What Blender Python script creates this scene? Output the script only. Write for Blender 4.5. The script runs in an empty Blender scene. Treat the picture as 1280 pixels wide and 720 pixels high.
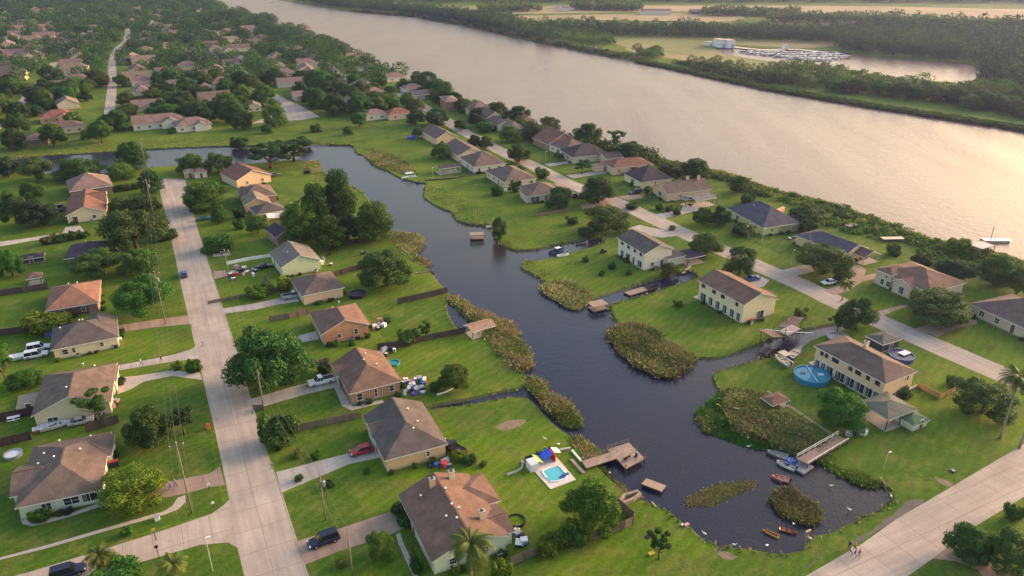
import bpy, bmesh, math, random
import numpy as np
from mathutils import Vector, Matrix, geometry
R = math.radians
random.seed(7)
scene = bpy.context.scene
COL = scene.collection
# ------------------------------------------------------------------ camera
H, FOC, PITCH = 85.0, 930.0, R(24.8)
CP, SP = math.cos(PITCH), math.sin(PITCH)
cam = bpy.data.objects.new('camera', bpy.data.cameras.new('camera'))
COL.objects.link(cam); scene.camera = cam
cam.location = (0, 0, H)
cam.rotation_euler = (R(90) - PITCH, 0, 0)
cam.data.sensor_width = 36; cam.data.lens = 36 * FOC / 1280
cam.data.clip_start = 1; cam.data.clip_end = 20000
# survey: a spot in the picture plan -> the point of the level ground (or level z) it stands on
def G(px, py, z=0.0):
    a = (px - 640) / FOC; b = -(py - 360) / FOC
    dx, dy, dz = a, CP + b * SP, -SP + b * CP
    t = (z - H) / dz
    return Vector((dx * t, dy * t, z))
def scale_at(p):                       # picture units per metre at a world point
    zc = p[1] * CP + (H - p[2]) * SP
    return FOC / zc
TH = math.atan2(504, CP * FOC + 430 * SP)     # the street grid runs this far to the left of straight ahead
U = Vector((-math.sin(TH), math.cos(TH), 0)); W = Vector((math.cos(TH), math.sin(TH), 0))

# ------------------------------------------------------------------ tags
def tag(o, label=None, cat=None, group=None, kind=None):
    if label: o['label'] = label
    if cat: o['category'] = cat
    if group: o['group'] = group
    if kind: o['kind'] = kind
    return o
def empty(name, loc, rz=0.0, label=None, cat=None, group=None):
    o = bpy.data.objects.new(name, None); COL.objects.link(o)
    o.location = loc; o.rotation_euler = (0, 0, rz); o.empty_display_size = .5
    return tag(o, label, cat, group)
def children(o): return [c for c in COL.objects if c.parent == o]
KIDS = {}
def link_mesh(name, me, parent=None):
    o = bpy.data.objects.new(name, me); COL.objects.link(o)
    if parent is not None:
        o.parent = parent; KIDS.setdefault(parent.name, []).append(o)
    return o
def copy_tree(o, parent=None):
    c = o.copy(); COL.objects.link(c)
    if parent is not None:
        c.parent = parent; KIDS.setdefault(parent.name, []).append(c)
    for ch in list(KIDS.get(o.name, [])): copy_tree(ch, c)
    return c

# ------------------------------------------------------------------ mesh builder
class MB:
    def __init__(self): self.v = []; self.f = []; self.m = []; self.mats = []
    def mi(self, mat):
        if mat not in self.mats: self.mats.append(mat)
        return self.mats.index(mat)
    def face(self, pts, mat):
        i = len(self.v); self.v += [tuple(p) for p in pts]
        self.f.append(tuple(range(i, i + len(pts)))); self.m.append(self.mi(mat))
    def box(self, c, s, mat, rz=0.0, M=None):
        x, y, z = s[0] / 2, s[1] / 2, s[2] / 2
        P = [Vector((a, b, d)) for d in (-z, z) for a, b in ((-x, -y), (x, -y), (x, y), (-x, y))]
        if M is None: M = Matrix.Rotation(rz, 3, 'Z')
        P = [M @ p + Vector(c) for p in P]
        for q in ((3, 2, 1, 0), (4, 5, 6, 7), (0, 1, 5, 4), (1, 2, 6, 5), (2, 3, 7, 6), (3, 0, 4, 7)):
            self.face([P[k] for k in q], mat)
    def prism(self, poly, z0, z1, mat, top=None):
        n = len(poly)
        a = sum(poly[i][0] * poly[(i + 1) % n][1] - poly[(i + 1) % n][0] * poly[i][1] for i in range(n))
        if a < 0: poly = poly[::-1]
        for i in range(n):
            p, q = poly[i], poly[(i + 1) % n]
            self.face([(p[0], p[1], z0), (q[0], q[1], z0), (q[0], q[1], z1), (p[0], p[1], z1)], mat)
        self.face([(p[0], p[1], z1) for p in poly], top or mat)
        self.face([(p[0], p[1], z0) for p in poly[::-1]], mat)
    def tube(self, path, radii, mat, n=8, cap=True):
        path = [Vector(p) for p in path]
        if not hasattr(radii, '__len__'): radii = [radii] * len(path)
        rings = []
        for i, p in enumerate(path):
            d = (path[min(i + 1, len(path) - 1)] - path[max(i - 1, 0)]).normalized()
            a = d.orthogonal().normalized() if abs(d.z) < .9 else Vector((1, 0, 0))
            a = (a - d * a.dot(d)).normalized(); b = d.cross(a)
            rings.append([p + (a * math.cos(2 * math.pi * k / n) + b * math.sin(2 * math.pi * k / n)) * radii[i] for k in range(n)])
        for i in range(len(path) - 1):
            for k in range(n):
                self.face([rings[i][k], rings[i][(k + 1) % n], rings[i + 1][(k + 1) % n], rings[i + 1][k]], mat)
        if cap:
            self.face(rings[0][::-1], mat); self.face(rings[-1], mat)
    def lathe(self, prof, c, mat, n=24, sx=1, sy=1, cap=True):
        c = Vector(c)
        rings = [[c + Vector((r * math.cos(2 * math.pi * k / n) * sx, r * math.sin(2 * math.pi * k / n) * sy, z)) for k in range(n)] for r, z in prof]
        for i in range(len(prof) - 1):
            for k in range(n):
                self.face([rings[i][k], rings[i][(k + 1) % n], rings[i + 1][(k + 1) % n], rings[i + 1][k]], mat)
        if cap: self.face(rings[0][::-1], mat); self.face(rings[-1], mat)
    def build(self, name, parent=None, smooth=False, weld=False, bevel=0):
        me = bpy.data.meshes.new(name)
        me.from_pydata(self.v, [], self.f)
        for m in self.mats: me.materials.append(m)
        me.polygons.foreach_set('material_index', self.m)
        if weld or bevel:
            bm = bmesh.new(); bm.from_mesh(me)
            bmesh.ops.remove_doubles(bm, verts=bm.verts, dist=1e-4)
            if bevel:
                bmesh.ops.bevel(bm, geom=[e for e in bm.edges if len(e.link_faces) == 2 and e.calc_face_angle(0) > .5], offset=bevel, segments=2, affect='EDGES', clamp_overlap=True)
            bm.to_mesh(me); bm.free()
        if smooth: me.polygons.foreach_set('use_smooth', [True] * len(me.polygons))
        me.update()
        return link_mesh(name, me, parent)

# ------------------------------------------------------------------ materials
def nodes_of(m):
    m.use_nodes = True
    nt = m.node_tree; b = nt.nodes['Principled BSDF']
    return nt, nt.nodes, nt.links, b
def sset(b, k, v):
    if k in b.inputs: b.inputs[k].default_value = v
def mat(name, col, rough=.8, var=.12, scale=1.5, fine=12.0, metallic=0.0, spec=.3, bump=0.0, col2=None, c2scale=.2, rnd=0.0):
    """plain procedural surface: two scales of noise round a base colour, optional second colour in large patches"""
    m = bpy.data.materials.new(name); nt, N, L, b = nodes_of(m)
    tc = N.new('ShaderNodeTexCoord')
    n1 = N.new('ShaderNodeTexNoise'); n1.inputs['Scale'].default_value = scale; n1.inputs['Detail'].default_value = 5
    n2 = N.new('ShaderNodeTexNoise'); n2.inputs['Scale'].default_value = fine; n2.inputs['Detail'].default_value = 3
    L.new(tc.outputs['Object'], n1.inputs['Vector']); L.new(tc.outputs['Object'], n2.inputs['Vector'])
    ad = N.new('ShaderNodeMath'); ad.operation = 'ADD'; L.new(n1.outputs['Fac'], ad.inputs[0]); L.new(n2.outputs['Fac'], ad.inputs[1])
    mr = N.new('ShaderNodeMapRange'); mr.inputs['From Min'].default_value = .6; mr.inputs['From Max'].default_value = 1.4
    mr.inputs['To Min'].default_value = 1 - var * 1.6; mr.inputs['To Max'].default_value = 1 + var * 1.6
    L.new(ad.outputs[0], mr.inputs['Value'])
    mx = N.new('ShaderNodeMix'); mx.data_type = 'RGBA'; mx.inputs[6].default_value = (*col, 1); mx.inputs[7].default_value = (*(col2 or col), 1)
    if col2:
        n3 = N.new('ShaderNodeTexNoise'); n3.inputs['Scale'].default_value = c2scale; n3.inputs['Detail'].default_value = 6
        n3.inputs['Roughness'].default_value = .6
        L.new(tc.outputs['Object'], n3.inputs['Vector'])
        r3 = N.new('ShaderNodeMapRange'); r3.inputs['From Min'].default_value = .4; r3.inputs['From Max'].default_value = .6
        L.new(n3.outputs['Fac'], r3.inputs['Value']); L.new(r3.outputs[0], mx.inputs[0])
    else: mx.inputs[0].default_value = 0
    hv = N.new('ShaderNodeHueSaturation'); L.new(mx.outputs[2], hv.inputs['Color'])
    if rnd:
        oi = N.new('ShaderNodeObjectInfo'); m2 = N.new('ShaderNodeMapRange')
        m2.inputs['To Min'].default_value = 1 - rnd; m2.inputs['To Max'].default_value = 1 + rnd
        L.new(oi.outputs['Random'], m2.inputs['Value'])
        mm = N.new('ShaderNodeMath'); mm.operation = 'MULTIPLY'; L.new(m2.outputs[0], mm.inputs[0]); L.new(mr.outputs[0], mm.inputs[1])
        L.new(mm.outputs[0], hv.inputs['Value'])
    else: L.new(mr.outputs[0], hv.inputs['Value'])
    L.new(hv.outputs[0], b.inputs['Base Color'])
    b.inputs['Roughness'].default_value = rough; b.inputs['Metallic'].default_value = metallic
    sset(b, 'Specular IOR Level', spec)
    if bump:
        bp = N.new('ShaderNodeBump'); bp.inputs['Strength'].default_value = bump; bp.inputs['Distance'].default_value = .05
        L.new(n2.outputs['Fac'], bp.inputs['Height']); L.new(bp.outputs[0], b.inputs['Normal'])
    return m
def hexc(h):
    h = h.lstrip('#'); out = []
    for i in (0, 2, 4):
        c = int(h[i:i + 2], 16) / 255; out.append(c / 12.92 if c <= .04045 else ((c + .055) / 1.055) ** 2.4)
    return tuple(out)
MATS = {}
def M_(name, *a, **k):
    if name not in MATS: MATS[name] = mat(name, *a, **k)
    return MATS[name]
def roof_mat(name, col):
    """asphalt shingle: courses that follow the height, patchy weathering, fine grain"""
    if name in MATS: return MATS[name]
    m = mat(name, col, rough=.92, var=.16, scale=.35, fine=5.0, spec=.15, col2=tuple(c * .78 for c in col), c2scale=.5)
    nt, N, L, b = nodes_of(m)
    tc = N['Texture Coordinate']
    sp = N.new('ShaderNodeSeparateXYZ'); L.new(tc.outputs['Object'], sp.inputs[0])
    mu = N.new('ShaderNodeMath'); mu.operation = 'MULTIPLY'; mu.inputs[1].default_value = 7.0; L.new(sp.outputs['Z'], mu.inputs[0])
    fr = N.new('ShaderNodeMath'); fr.operation = 'FRACT'; L.new(mu.outputs[0], fr.inputs[0])
    r = N.new('ShaderNodeMapRange'); r.inputs['To Min'].default_value = .86; r.inputs['To Max'].default_value = 1.06
    L.new(fr.outputs[0], r.inputs['Value'])
    src = b.inputs['Base Color'].links[0].from_socket
    mm = N.new('ShaderNodeVectorMath'); mm.operation = 'SCALE'; L.new(src, mm.inputs[0]); L.new(r.outputs[0], mm.inputs['Scale'])
    L.new(mm.outputs[0], b.inputs['Base Color'])
    MATS[name] = m; return m
def brick_mat(name, col, mortar, sx=.24, sy=.075):
    if name in MATS: return MATS[name]
    m = bpy.data.materials.new(name); nt, N, L, b = nodes_of(m)
    tc = N.new('ShaderNodeTexCoord'); sp = N.new('ShaderNodeSeparateXYZ'); L.new(tc.outputs['Object'], sp.inputs[0])
    ad = N.new('ShaderNodeMath'); L.new(sp.outputs['X'], ad.inputs[0]); L.new(sp.outputs['Y'], ad.inputs[1])
    cb = N.new('ShaderNodeCombineXYZ'); L.new(ad.outputs[0], cb.inputs['X']); L.new(sp.outputs['Z'], cb.inputs['Y'])
    bt = N.new('ShaderNodeTexBrick'); bt.inputs['Scale'].default_value = 1
    bt.inputs['Brick Width'].default_value = sx; bt.inputs['Row Height'].default_value = sy; bt.inputs['Mortar Size'].default_value = .009
    bt.inputs['Color1'].default_value = (*col, 1); bt.inputs['Color2'].default_value = (*[c * .72 for c in col], 1); bt.inputs['Mortar'].default_value = (*mortar, 1)
    L.new(cb.outputs[0], bt.inputs['Vector'])
    n = N.new('ShaderNodeTexNoise'); n.inputs['Scale'].default_value = .8; L.new(tc.outputs['Object'], n.inputs['Vector'])
    r = N.new('ShaderNodeMapRange'); r.inputs['To Min'].default_value = .75; r.inputs['To Max'].default_value = 1.25; L.new(n.outputs['Fac'], r.inputs['Value'])
    mm = N.new('ShaderNodeVectorMath'); mm.operation = 'SCALE'; L.new(bt.outputs['Color'], mm.inputs[0]); L.new(r.outputs[0], mm.inputs['Scale'])
    L.new(mm.outputs[0], b.inputs['Base Color']); b.inputs['Roughness'].default_value = .85
    MATS[name] = m; return m
def leaf_mat(name, col, col2, rnd=.25, trans=.25):
    if name in MATS: return MATS[name]
    m = bpy.data.materials.new(name); nt, N, L, b = nodes_of(m)
    tc = N.new('ShaderNodeTexCoord'); oi = N.new('ShaderNodeObjectInfo')
    n = N.new('ShaderNodeTexNoise'); n.inputs['Scale'].default_value = 7; n.inputs['Detail'].default_value = 3; L.new(tc.outputs['Generated'], n.inputs['Vector'])
    g = N.new('ShaderNodeNewGeometry')
    ad = N.new('ShaderNodeMath'); ad.operation = 'MULTIPLY_ADD'; ad.inputs[1].default_value = .35; L.new(g.outputs['Random Per Island'], ad.inputs[0]); L.new(n.outputs['Fac'], ad.inputs[2])
    r = N.new('ShaderNodeMapRange'); r.inputs['From Min'].default_value = .4; r.inputs['From Max'].default_value = .95; L.new(ad.outputs[0], r.inputs['Value'])
    mx = N.new('ShaderNodeMix'); mx.data_type = 'RGBA'; mx.inputs[6].default_value = (*col, 1); mx.inputs[7].default_value = (*col2, 1); L.new(r.outputs[0], mx.inputs[0])
    hv = N.new('ShaderNodeHueSaturation'); L.new(mx.outputs[2], hv.inputs['Color'])
    r1 = N.new('ShaderNodeMapRange'); r1.inputs['To Min'].default_value = 1 - rnd; r1.inputs['To Max'].default_value = 1 + rnd; L.new(oi.outputs['Random'], r1.inputs['Value'])
    L.new(r1.outputs[0], hv.inputs['Value'])
    r2 = N.new('ShaderNodeMapRange'); r2.inputs['To Min'].default_value = .48; r2.inputs['To Max'].default_value = .525
    mm = N.new('ShaderNodeMath'); mm.operation = 'MULTIPLY'; mm.inputs[1].default_value = 7.31; L.new(oi.outputs['Random'], mm.inputs[0])
    fr = N.new('ShaderNodeMath'); fr.operation = 'FRACT'; L.new(mm.outputs[0], fr.inputs[0]); L.new(fr.outputs[0], r2.inputs['Value']); L.new(r2.outputs[0], hv.inputs['Hue'])
    L.new(hv.outputs[0], b.inputs['Base Color']); b.inputs['Roughness'].default_value = .65; sset(b, 'Specular IOR Level', .2)
    tr = N.new('ShaderNodeBsdfTranslucent'); L.new(hv.outputs[0], tr.inputs['Color'])
    ms = N.new('ShaderNodeMixShader'); ms.inputs[0].default_value = trans
    L.new(b.outputs[0], ms.inputs[1]); L.new(tr.outputs[0], ms.inputs[2])
    L.new(ms.outputs[0], N['Material Output'].inputs['Surface'])
    MATS[name] = m; return m
TRIM = M_('white_trim', (.72, .70, .66), rough=.5, var=.06)
DARKTRIM = M_('dark_trim', (.05, .045, .045), rough=.5)
GLASS = M_('window_glass', (.025, .03, .04), rough=.08, spec=.5, var=.3)
CONC = M_('concrete', (.46, .39, .345), rough=.9, var=.1, scale=.4, fine=4, col2=(.40, .335, .295), c2scale=.35)
WOOD = M_('weathered_wood', (.20, .145, .115), rough=.9, var=.22, scale=1.2, fine=9)
DWOOD = M_('dark_wood', (.085, .06, .055), rough=.9, var=.25, scale=1.2, fine=9)
MAROON = M_('maroon_wood', (.07, .035, .035), rough=.85, var=.2)
DECK = M_('deck_wood', (.34, .25, .19), rough=.9, var=.18, scale=1, fine=8, col2=(.26, .19, .15), c2scale=1.2)
BLACK = M_('black_stuff', (.012, .012, .015), rough=.5, var=.3)
WHITE = M_('white_paint', (.78, .77, .75), rough=.4, var=.05)
METAL = M_('grey_metal', (.35, .35, .36), rough=.4, metallic=.6)
BARK = M_('bark', (.12, .085, .06), rough=.95, var=.3, scale=3, fine=15)
# ------------------------------------------------------------------ land, water, roads
def catmull(pts, step=3.0, closed=True, jit=0.0):
    out = []; n = len(pts)
    for i in range(n if closed else n - 1):
        p0, p1, p2, p3 = [pts[(i + k) % n] if closed else pts[min(max(i + k, 0), n - 1)] for k in (-1, 0, 1, 2)]
        L = (p2 - p1).length; k = max(1, min(40, int(L / step)))
        for j in range(k):
            t = j / k
            # centripetal-ish damped tangents keep sharp turns tidy
            m1 = (p2 - p0) * .5; m2 = (p3 - p1) * .5
            lim = L * 1.0
            if m1.length > lim: m1 = m1 * (lim / m1.length)
            if m2.length > lim: m2 = m2 * (lim / m2.length)
            t2, t3 = t * t, t * t * t
            p = p1 * (2 * t3 - 3 * t2 + 1) + m1 * (t3 - 2 * t2 + t) + p2 * (-2 * t3 + 3 * t2) + m2 * (t3 - t2)
            if jit and j: p = p + Vector((random.uniform(-jit, jit), random.uniform(-jit, jit), 0))
            out.append(p)
    if not closed: out.append(pts[-1])
    return out
def pip(x, y, poly):
    c = False; n = len(poly); j = n - 1
    for i in range(n):
        xi, yi = poly[i][0], poly[i][1]; xj, yj = poly[j][0], poly[j][1]
        if (yi > y) != (yj > y) and x < (xj - xi) * (y - yi) / (yj - yi) + xi: c = not c
        j = i
    return c
CANAL_PX = [(-160, 214), (-60, 203), (10, 198), (70, 193), (160, 187), (240, 183), (330, 181), (385, 178), (418, 180), (440, 181), (446, 190), (458, 196),
  (470, 207), (483, 212), (500, 221), (520, 227), (532, 228), (531, 246), (545, 256), (567, 266), (570, 274), (592, 280), (614, 281), (618, 293), (631, 307),
  (645, 312), (665, 311), (690, 306), (725, 299), (753, 296), (756, 303), (732, 311), (707, 318), (685, 323), (655, 330), (653, 335), (677, 347), (690, 358),
  (706, 368), (722, 378), (740, 372), (768, 363), (790, 357), (835, 344), (866, 338), (874, 346), (845, 356), (800, 371), (774, 377), (763, 382), (766, 392), (775, 405),
  (790, 420), (815, 434), (845, 444), (868, 446), (892, 446), (918, 440), (950, 428), (985, 416), (1020, 408), (1060, 402), (1066, 408), (1040, 416), (1018, 424), (1004, 436), (985, 446), (955, 448), (920, 458), (893, 468),
  (895, 480), (908, 495), (910, 515), (912, 532), (940, 548), (966, 556), (992, 566), (1022, 572), (1055, 588), (1085, 604), (1102, 602), (1115, 612), (1119, 626),
  (1100, 640), (1067, 653), (1042, 666), (1017, 671), (1003, 688), (982, 694), (960, 691), (930, 686), (902, 685), (880, 677), (864, 662), (847, 650), (834, 640), (818, 632), (800, 624),
  (780, 617), (760, 598), (750, 588), (738, 576), (724, 562), (714, 547), (697, 535), (672, 510), (658, 497), (640, 496), (595, 504), (537, 512), (534, 507), (595, 495), (640, 486), (656, 482),
  (655, 470), (640, 448), (620, 434), (606, 420), (590, 412), (570, 410), (556, 384), (559, 374), (572, 384), (592, 402), (612, 410), (604, 394), (580, 380), (562, 368), (548, 354), (538, 341), (528, 330), (520, 318), (522, 306),
  (518, 297), (500, 292), (484, 285), (474, 272), (466, 258), (452, 240), (436, 232), (415, 226), (403, 214), (394, 204), (372, 200), (350, 201), (320, 204), (285, 206), (250, 206), (217, 207), (195, 209), (160, 213), (125, 217), (67, 218), (25, 216), (-60, 222), (-160, 236)]
RIVER_NEAR = [(1520, 452), (1400, 385), (1280, 331), (1225, 312), (1175, 303), (1110, 279), (1060, 261), (1000, 245), (960, 235), (925, 221), (891, 212), (830, 199), (760, 184), (700, 170), (650, 154), (590, 131), (520, 104), (465, 79), (400, 50), (330, 25), (268, 6), (225, -6), (170, -22), (120, -34)]
RIVER_FAR = [(270, -34), (310, -20), (335, -8), (352, 0), (395, 6), (437, 14), (520, 21), (545, 26), (600, 36), (640, 45), (740, 66), (795, 76), (840, 85), (960, 111), (1085, 132), (1280, 162), (1400, 182), (1560, 215)]
POND_PX = [(905, 56), (950, 60), (1000, 61), (1060, 66), (1100, 72), (1150, 75), (1212, 80), (1230, 90), (1203, 104), (1160, 100), (1100, 94), (1040, 84), (970, 78), (900, 66)]
canal = catmull([G(*p) for p in CANAL_PX], 2.5, True, .18)
river = catmull([G(*p) for p in RIVER_NEAR], 8, False, .5) + catmull([G(*p) for p in RIVER_FAR], 8, False, .5)
pond = catmull([G(*p) for p in POND_PX], 8, True, .6)
WATERS = [canal, river, pond]
def bbox(w): return (min(p[0] for p in w), max(p[0] for p in w), min(p[1] for p in w), max(p[1] for p in w))
WBOX = [bbox(w) for w in WATERS]
def in_water(x, y): return any(b[0] < x < b[1] and b[2] < y < b[3] and pip(x, y, w) for w, b in zip(WATERS, WBOX))

def grass_material():
    m = bpy.data.materials.new('lawn_grass'); nt, N, L, b = nodes_of(m)
    tc = N.new('ShaderNodeTexCoord')
    def noise(s, d=4, r=.55):
        n = N.new('ShaderNodeTexNoise'); n.inputs['Scale'].default_value = s; n.inputs['Detail'].default_value = d; n.inputs['Roughness'].default_value = r
        L.new(tc.outputs['Object'], n.inputs['Vector']); return n
    def ramp(n, lo, hi, a, c):
        r = N.new('ShaderNodeMapRange'); r.inputs['From Min'].default_value = lo; r.inputs['From Max'].default_value = hi
        r.inputs['To Min'].default_value = a; r.inputs['To Max'].default_value = c; L.new(n.outputs['Fac'], r.inputs['Value']); return r
    def mix(f, a, c):
        x = N.new('ShaderNodeMix'); x.data_type = 'RGBA'
        L.new(f.outputs[0], x.inputs[0])
        for s, q in ((6, a), (7, c)):
            if isinstance(q, tuple): x.inputs[s].default_value = (*q, 1)
            else: L.new(q, x.inputs[s])
        return x.outputs[2]
    c1 = mix(ramp(noise(.035, 3), .40, .62, 0, 1), (.072, .138, .009), (.130, .185, .013))     # lots mown at different times
    bt = N.new('ShaderNodeTexBrick'); bt.inputs['Scale'].default_value = 1; bt.inputs['Brick Width'].default_value = 41; bt.inputs['Row Height'].default_value = 21.5; bt.inputs['Mortar Size'].default_value = .35
    bt.inputs['Color1'].default_value = (0, 0, 0, 1); bt.inputs['Color2'].default_value = (1, 1, 1, 1); bt.inputs['Mortar'].default_value = (.15, .15, .15, 1); bt.inputs['Mortar Smooth'].default_value = 1
    mb_ = N.new('ShaderNodeMapping'); mb_.inputs['Rotation'].default_value = (0, 0, -TH); L.new(tc.outputs['Object'], mb_.inputs['Vector']); L.new(mb_.outputs[0], bt.inputs['Vector'])
    rb_ = N.new('ShaderNodeMapRange'); rb_.inputs['To Max'].default_value = .85; L.new(bt.outputs['Color'], rb_.inputs['Value'])
    c1 = mix(rb_, c1, (.052, .105, .012))                                                       # each lot a little different
    c2 = mix(ramp(noise(.22, 5, .65), .48, .68, 0, .9), c1, (.185, .180, .04))                 # dry patches
    c3 = mix(ramp(noise(.11, 6, .7), .52, .70, 0, .85), c2, (.040, .080, .012))                # lush dark patches
    wv = N.new('ShaderNodeTexWave'); wv.inputs['Scale'].default_value = .16; wv.inputs['Distortion'].default_value = 6; wv.inputs['Detail'].default_value = 2
    mp = N.new('ShaderNodeMapping'); mp.inputs['Rotation'].default_value = (0, 0, TH + .2); L.new(tc.outputs['Object'], mp.inputs['Vector']); L.new(mp.outputs[0], wv.inputs['Vector'])
    r1 = N.new('ShaderNodeMapRange'); r1.inputs['To Min'].default_value = .90; r1.inputs['To Max'].default_value = 1.06; L.new(wv.outputs['Fac'], r1.inputs['Value'])
    r2 = ramp(noise(1.9, 6, .75), .3, .7, .64, 1.36)
    mu = N.new('ShaderNodeMath'); mu.operation = 'MULTIPLY'; L.new(r1.outputs[0], mu.inputs[0]); L.new(r2.outputs[0], mu.inputs[1])
    vs = N.new('ShaderNodeVectorMath'); vs.operation = 'SCALE'; L.new(c3, vs.inputs[0]); L.new(mu.outputs[0], vs.inputs['Scale'])
    L.new(vs.outputs[0], b.inputs['Base Color']); b.inputs['Roughness'].default_value = .95; sset(b, 'Specular IOR Level', .1)
    bp = N.new('ShaderNodeBump'); bp.inputs['Strength'].default_value = .5; bp.inputs['Distance'].default_value = .12
    nb = noise(3.5, 4, .7); L.new(nb.outputs['Fac'], bp.inputs['Height']); L.new(bp.outputs[0], b.inputs['Normal'])
    return m
GRASS = grass_material()
BANK = M_('muddy_bank', (.075, .07, .035), rough=.9, var=.3, scale=.8, fine=4, col2=(.06, .09, .02), c2scale=.25)
def build_ground():
    verts = []; edges = []
    def ring(pts, closed=True):
        s = len(verts); verts.extend([Vector((p[0], p[1])) for p in pts])
        n = len(pts)
        for i in range(n if closed else n - 1): edges.append((s + i, s + (i + 1) % n))
    ring([Vector((-5000, 5)), Vector((5000, 5)), Vector((5000, 9000)), Vector((-5000, 9000))])
    for w in WATERS: ring(w)
    for x in range(-420, 481, 60):
        for y in range(60, 900, 60): verts.append(Vector((x + .3, y + .7)))
    r = geometry.delaunay_2d_cdt(verts, edges, [], 0, 1e-4)
    V, F = r[0], r[2]
    keep = []
    for f in F:
        c = sum((V[i] for i in f), Vector((0, 0))) / len(f)
        if not in_water(c.x, c.y): keep.append(tuple(f))
    me = bpy.data.meshes.new('ground'); me.from_pydata([(v.x, v.y, 0) for v in V], [], keep)
    me.materials.append(GRASS)
    o = link_mesh('ground', me); tag(o, 'green grass land of the waterside suburb', 'ground', kind='structure')
    # sloping banks down under the water
    mb = MB()
    for w, wid, dep in ((canal, 1.3, -1.1), (river, 3.0, -1.4), (pond, 3.0, -1.4)):
        n = len(w); area = sum(w[i][0] * w[(i + 1) % n][1] - w[(i + 1) % n][0] * w[i][1] for i in range(n)); sg = 1 if area > 0 else -1
        inner = []
        for i in range(n):
            d = (Vector(w[(i + 1) % n]) - Vector(w[i - 1])); d.z = 0; d.normalize()
            inner.append(Vector((w[i][0] - d.y * sg * wid, w[i][1] + d.x * sg * wid, dep)))
        for i in range(n):
            j = (i + 1) % n
            mb.face([(w[i][0], w[i][1], 0), (w[j][0], w[j][1], 0), tuple(inner[j]), tuple(inner[i])], BANK)
    o = mb.build('bank'); tag(o, 'muddy sloping banks along the water', 'bank', kind='structure')
build_ground()
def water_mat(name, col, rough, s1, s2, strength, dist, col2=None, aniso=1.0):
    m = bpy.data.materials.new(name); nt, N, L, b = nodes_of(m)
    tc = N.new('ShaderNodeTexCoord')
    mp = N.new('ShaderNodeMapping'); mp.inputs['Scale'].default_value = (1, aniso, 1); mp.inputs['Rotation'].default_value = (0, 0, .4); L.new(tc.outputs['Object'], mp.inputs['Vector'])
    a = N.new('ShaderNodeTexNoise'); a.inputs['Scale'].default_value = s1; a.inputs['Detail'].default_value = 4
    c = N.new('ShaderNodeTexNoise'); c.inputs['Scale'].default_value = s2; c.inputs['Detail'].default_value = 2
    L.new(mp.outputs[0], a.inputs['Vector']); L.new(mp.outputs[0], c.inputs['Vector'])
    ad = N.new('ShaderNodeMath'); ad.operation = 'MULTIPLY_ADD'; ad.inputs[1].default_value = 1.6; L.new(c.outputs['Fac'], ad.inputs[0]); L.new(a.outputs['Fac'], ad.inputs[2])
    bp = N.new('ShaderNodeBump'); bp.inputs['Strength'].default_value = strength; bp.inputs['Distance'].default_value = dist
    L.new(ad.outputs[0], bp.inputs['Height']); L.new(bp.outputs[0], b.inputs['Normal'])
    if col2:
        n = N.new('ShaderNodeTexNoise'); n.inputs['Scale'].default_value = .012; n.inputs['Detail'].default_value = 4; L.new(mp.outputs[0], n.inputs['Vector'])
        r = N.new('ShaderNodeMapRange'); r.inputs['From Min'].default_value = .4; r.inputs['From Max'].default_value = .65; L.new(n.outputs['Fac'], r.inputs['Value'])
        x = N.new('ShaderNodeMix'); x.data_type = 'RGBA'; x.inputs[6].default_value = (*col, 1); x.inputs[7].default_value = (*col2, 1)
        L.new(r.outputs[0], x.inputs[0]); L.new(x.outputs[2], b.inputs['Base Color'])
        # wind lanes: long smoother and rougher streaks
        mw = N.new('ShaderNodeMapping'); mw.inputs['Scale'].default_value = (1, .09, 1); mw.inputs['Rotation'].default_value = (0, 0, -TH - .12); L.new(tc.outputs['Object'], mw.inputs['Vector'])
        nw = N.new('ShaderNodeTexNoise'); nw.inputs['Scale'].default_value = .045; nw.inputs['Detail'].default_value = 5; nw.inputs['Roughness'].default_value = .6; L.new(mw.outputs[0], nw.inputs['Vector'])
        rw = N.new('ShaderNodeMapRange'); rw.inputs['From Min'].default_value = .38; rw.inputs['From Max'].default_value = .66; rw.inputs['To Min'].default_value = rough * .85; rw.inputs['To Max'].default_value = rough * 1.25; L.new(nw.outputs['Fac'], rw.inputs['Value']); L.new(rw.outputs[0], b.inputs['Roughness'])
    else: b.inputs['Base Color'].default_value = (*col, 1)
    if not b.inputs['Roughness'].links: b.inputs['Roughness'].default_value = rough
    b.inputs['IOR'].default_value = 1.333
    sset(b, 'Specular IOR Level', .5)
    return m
CANALW = water_mat('canal_water', (.013, .017, .040), .10, .7, 3.0, .30, .10, (.034, .027, .024))
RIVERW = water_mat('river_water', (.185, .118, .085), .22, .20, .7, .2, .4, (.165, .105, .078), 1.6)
def sheet(name, poly, z, m, label, cat, kind='structure'):
    tr = geometry.tessellate_polygon([[Vector((p[0], p[1], 0)) for p in poly]])
    me = bpy.data.meshes.new(name); V = [(p[0], p[1], z) for p in poly]
    F = []
    for t in tr:
        a, b_, c = (Vector(V[i]) for i in t)
        F.append(t if (b_ - a).cross(c - a).z > 0 else t[::-1])
    me.from_pydata(V, [], [tuple(f) for f in F]); me.materials.append(m)
    o = link_mesh(name, me); return tag(o, label, cat, kind=kind)
def grow(poly, d):
    n = len(poly); area = sum(poly[i][0] * poly[(i + 1) % n][1] - poly[(i + 1) % n][0] * poly[i][1] for i in range(n)); sg = 1 if area > 0 else -1
    out = []
    for i in range(n):
        t = Vector(poly[(i + 1) % n]) - Vector(poly[i - 1]); t.z = 0; t.normalize()
        out.append(Vector((poly[i][0] + t.y * sg * d, poly[i][1] - t.x * sg * d, 0)))
    return out
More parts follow.
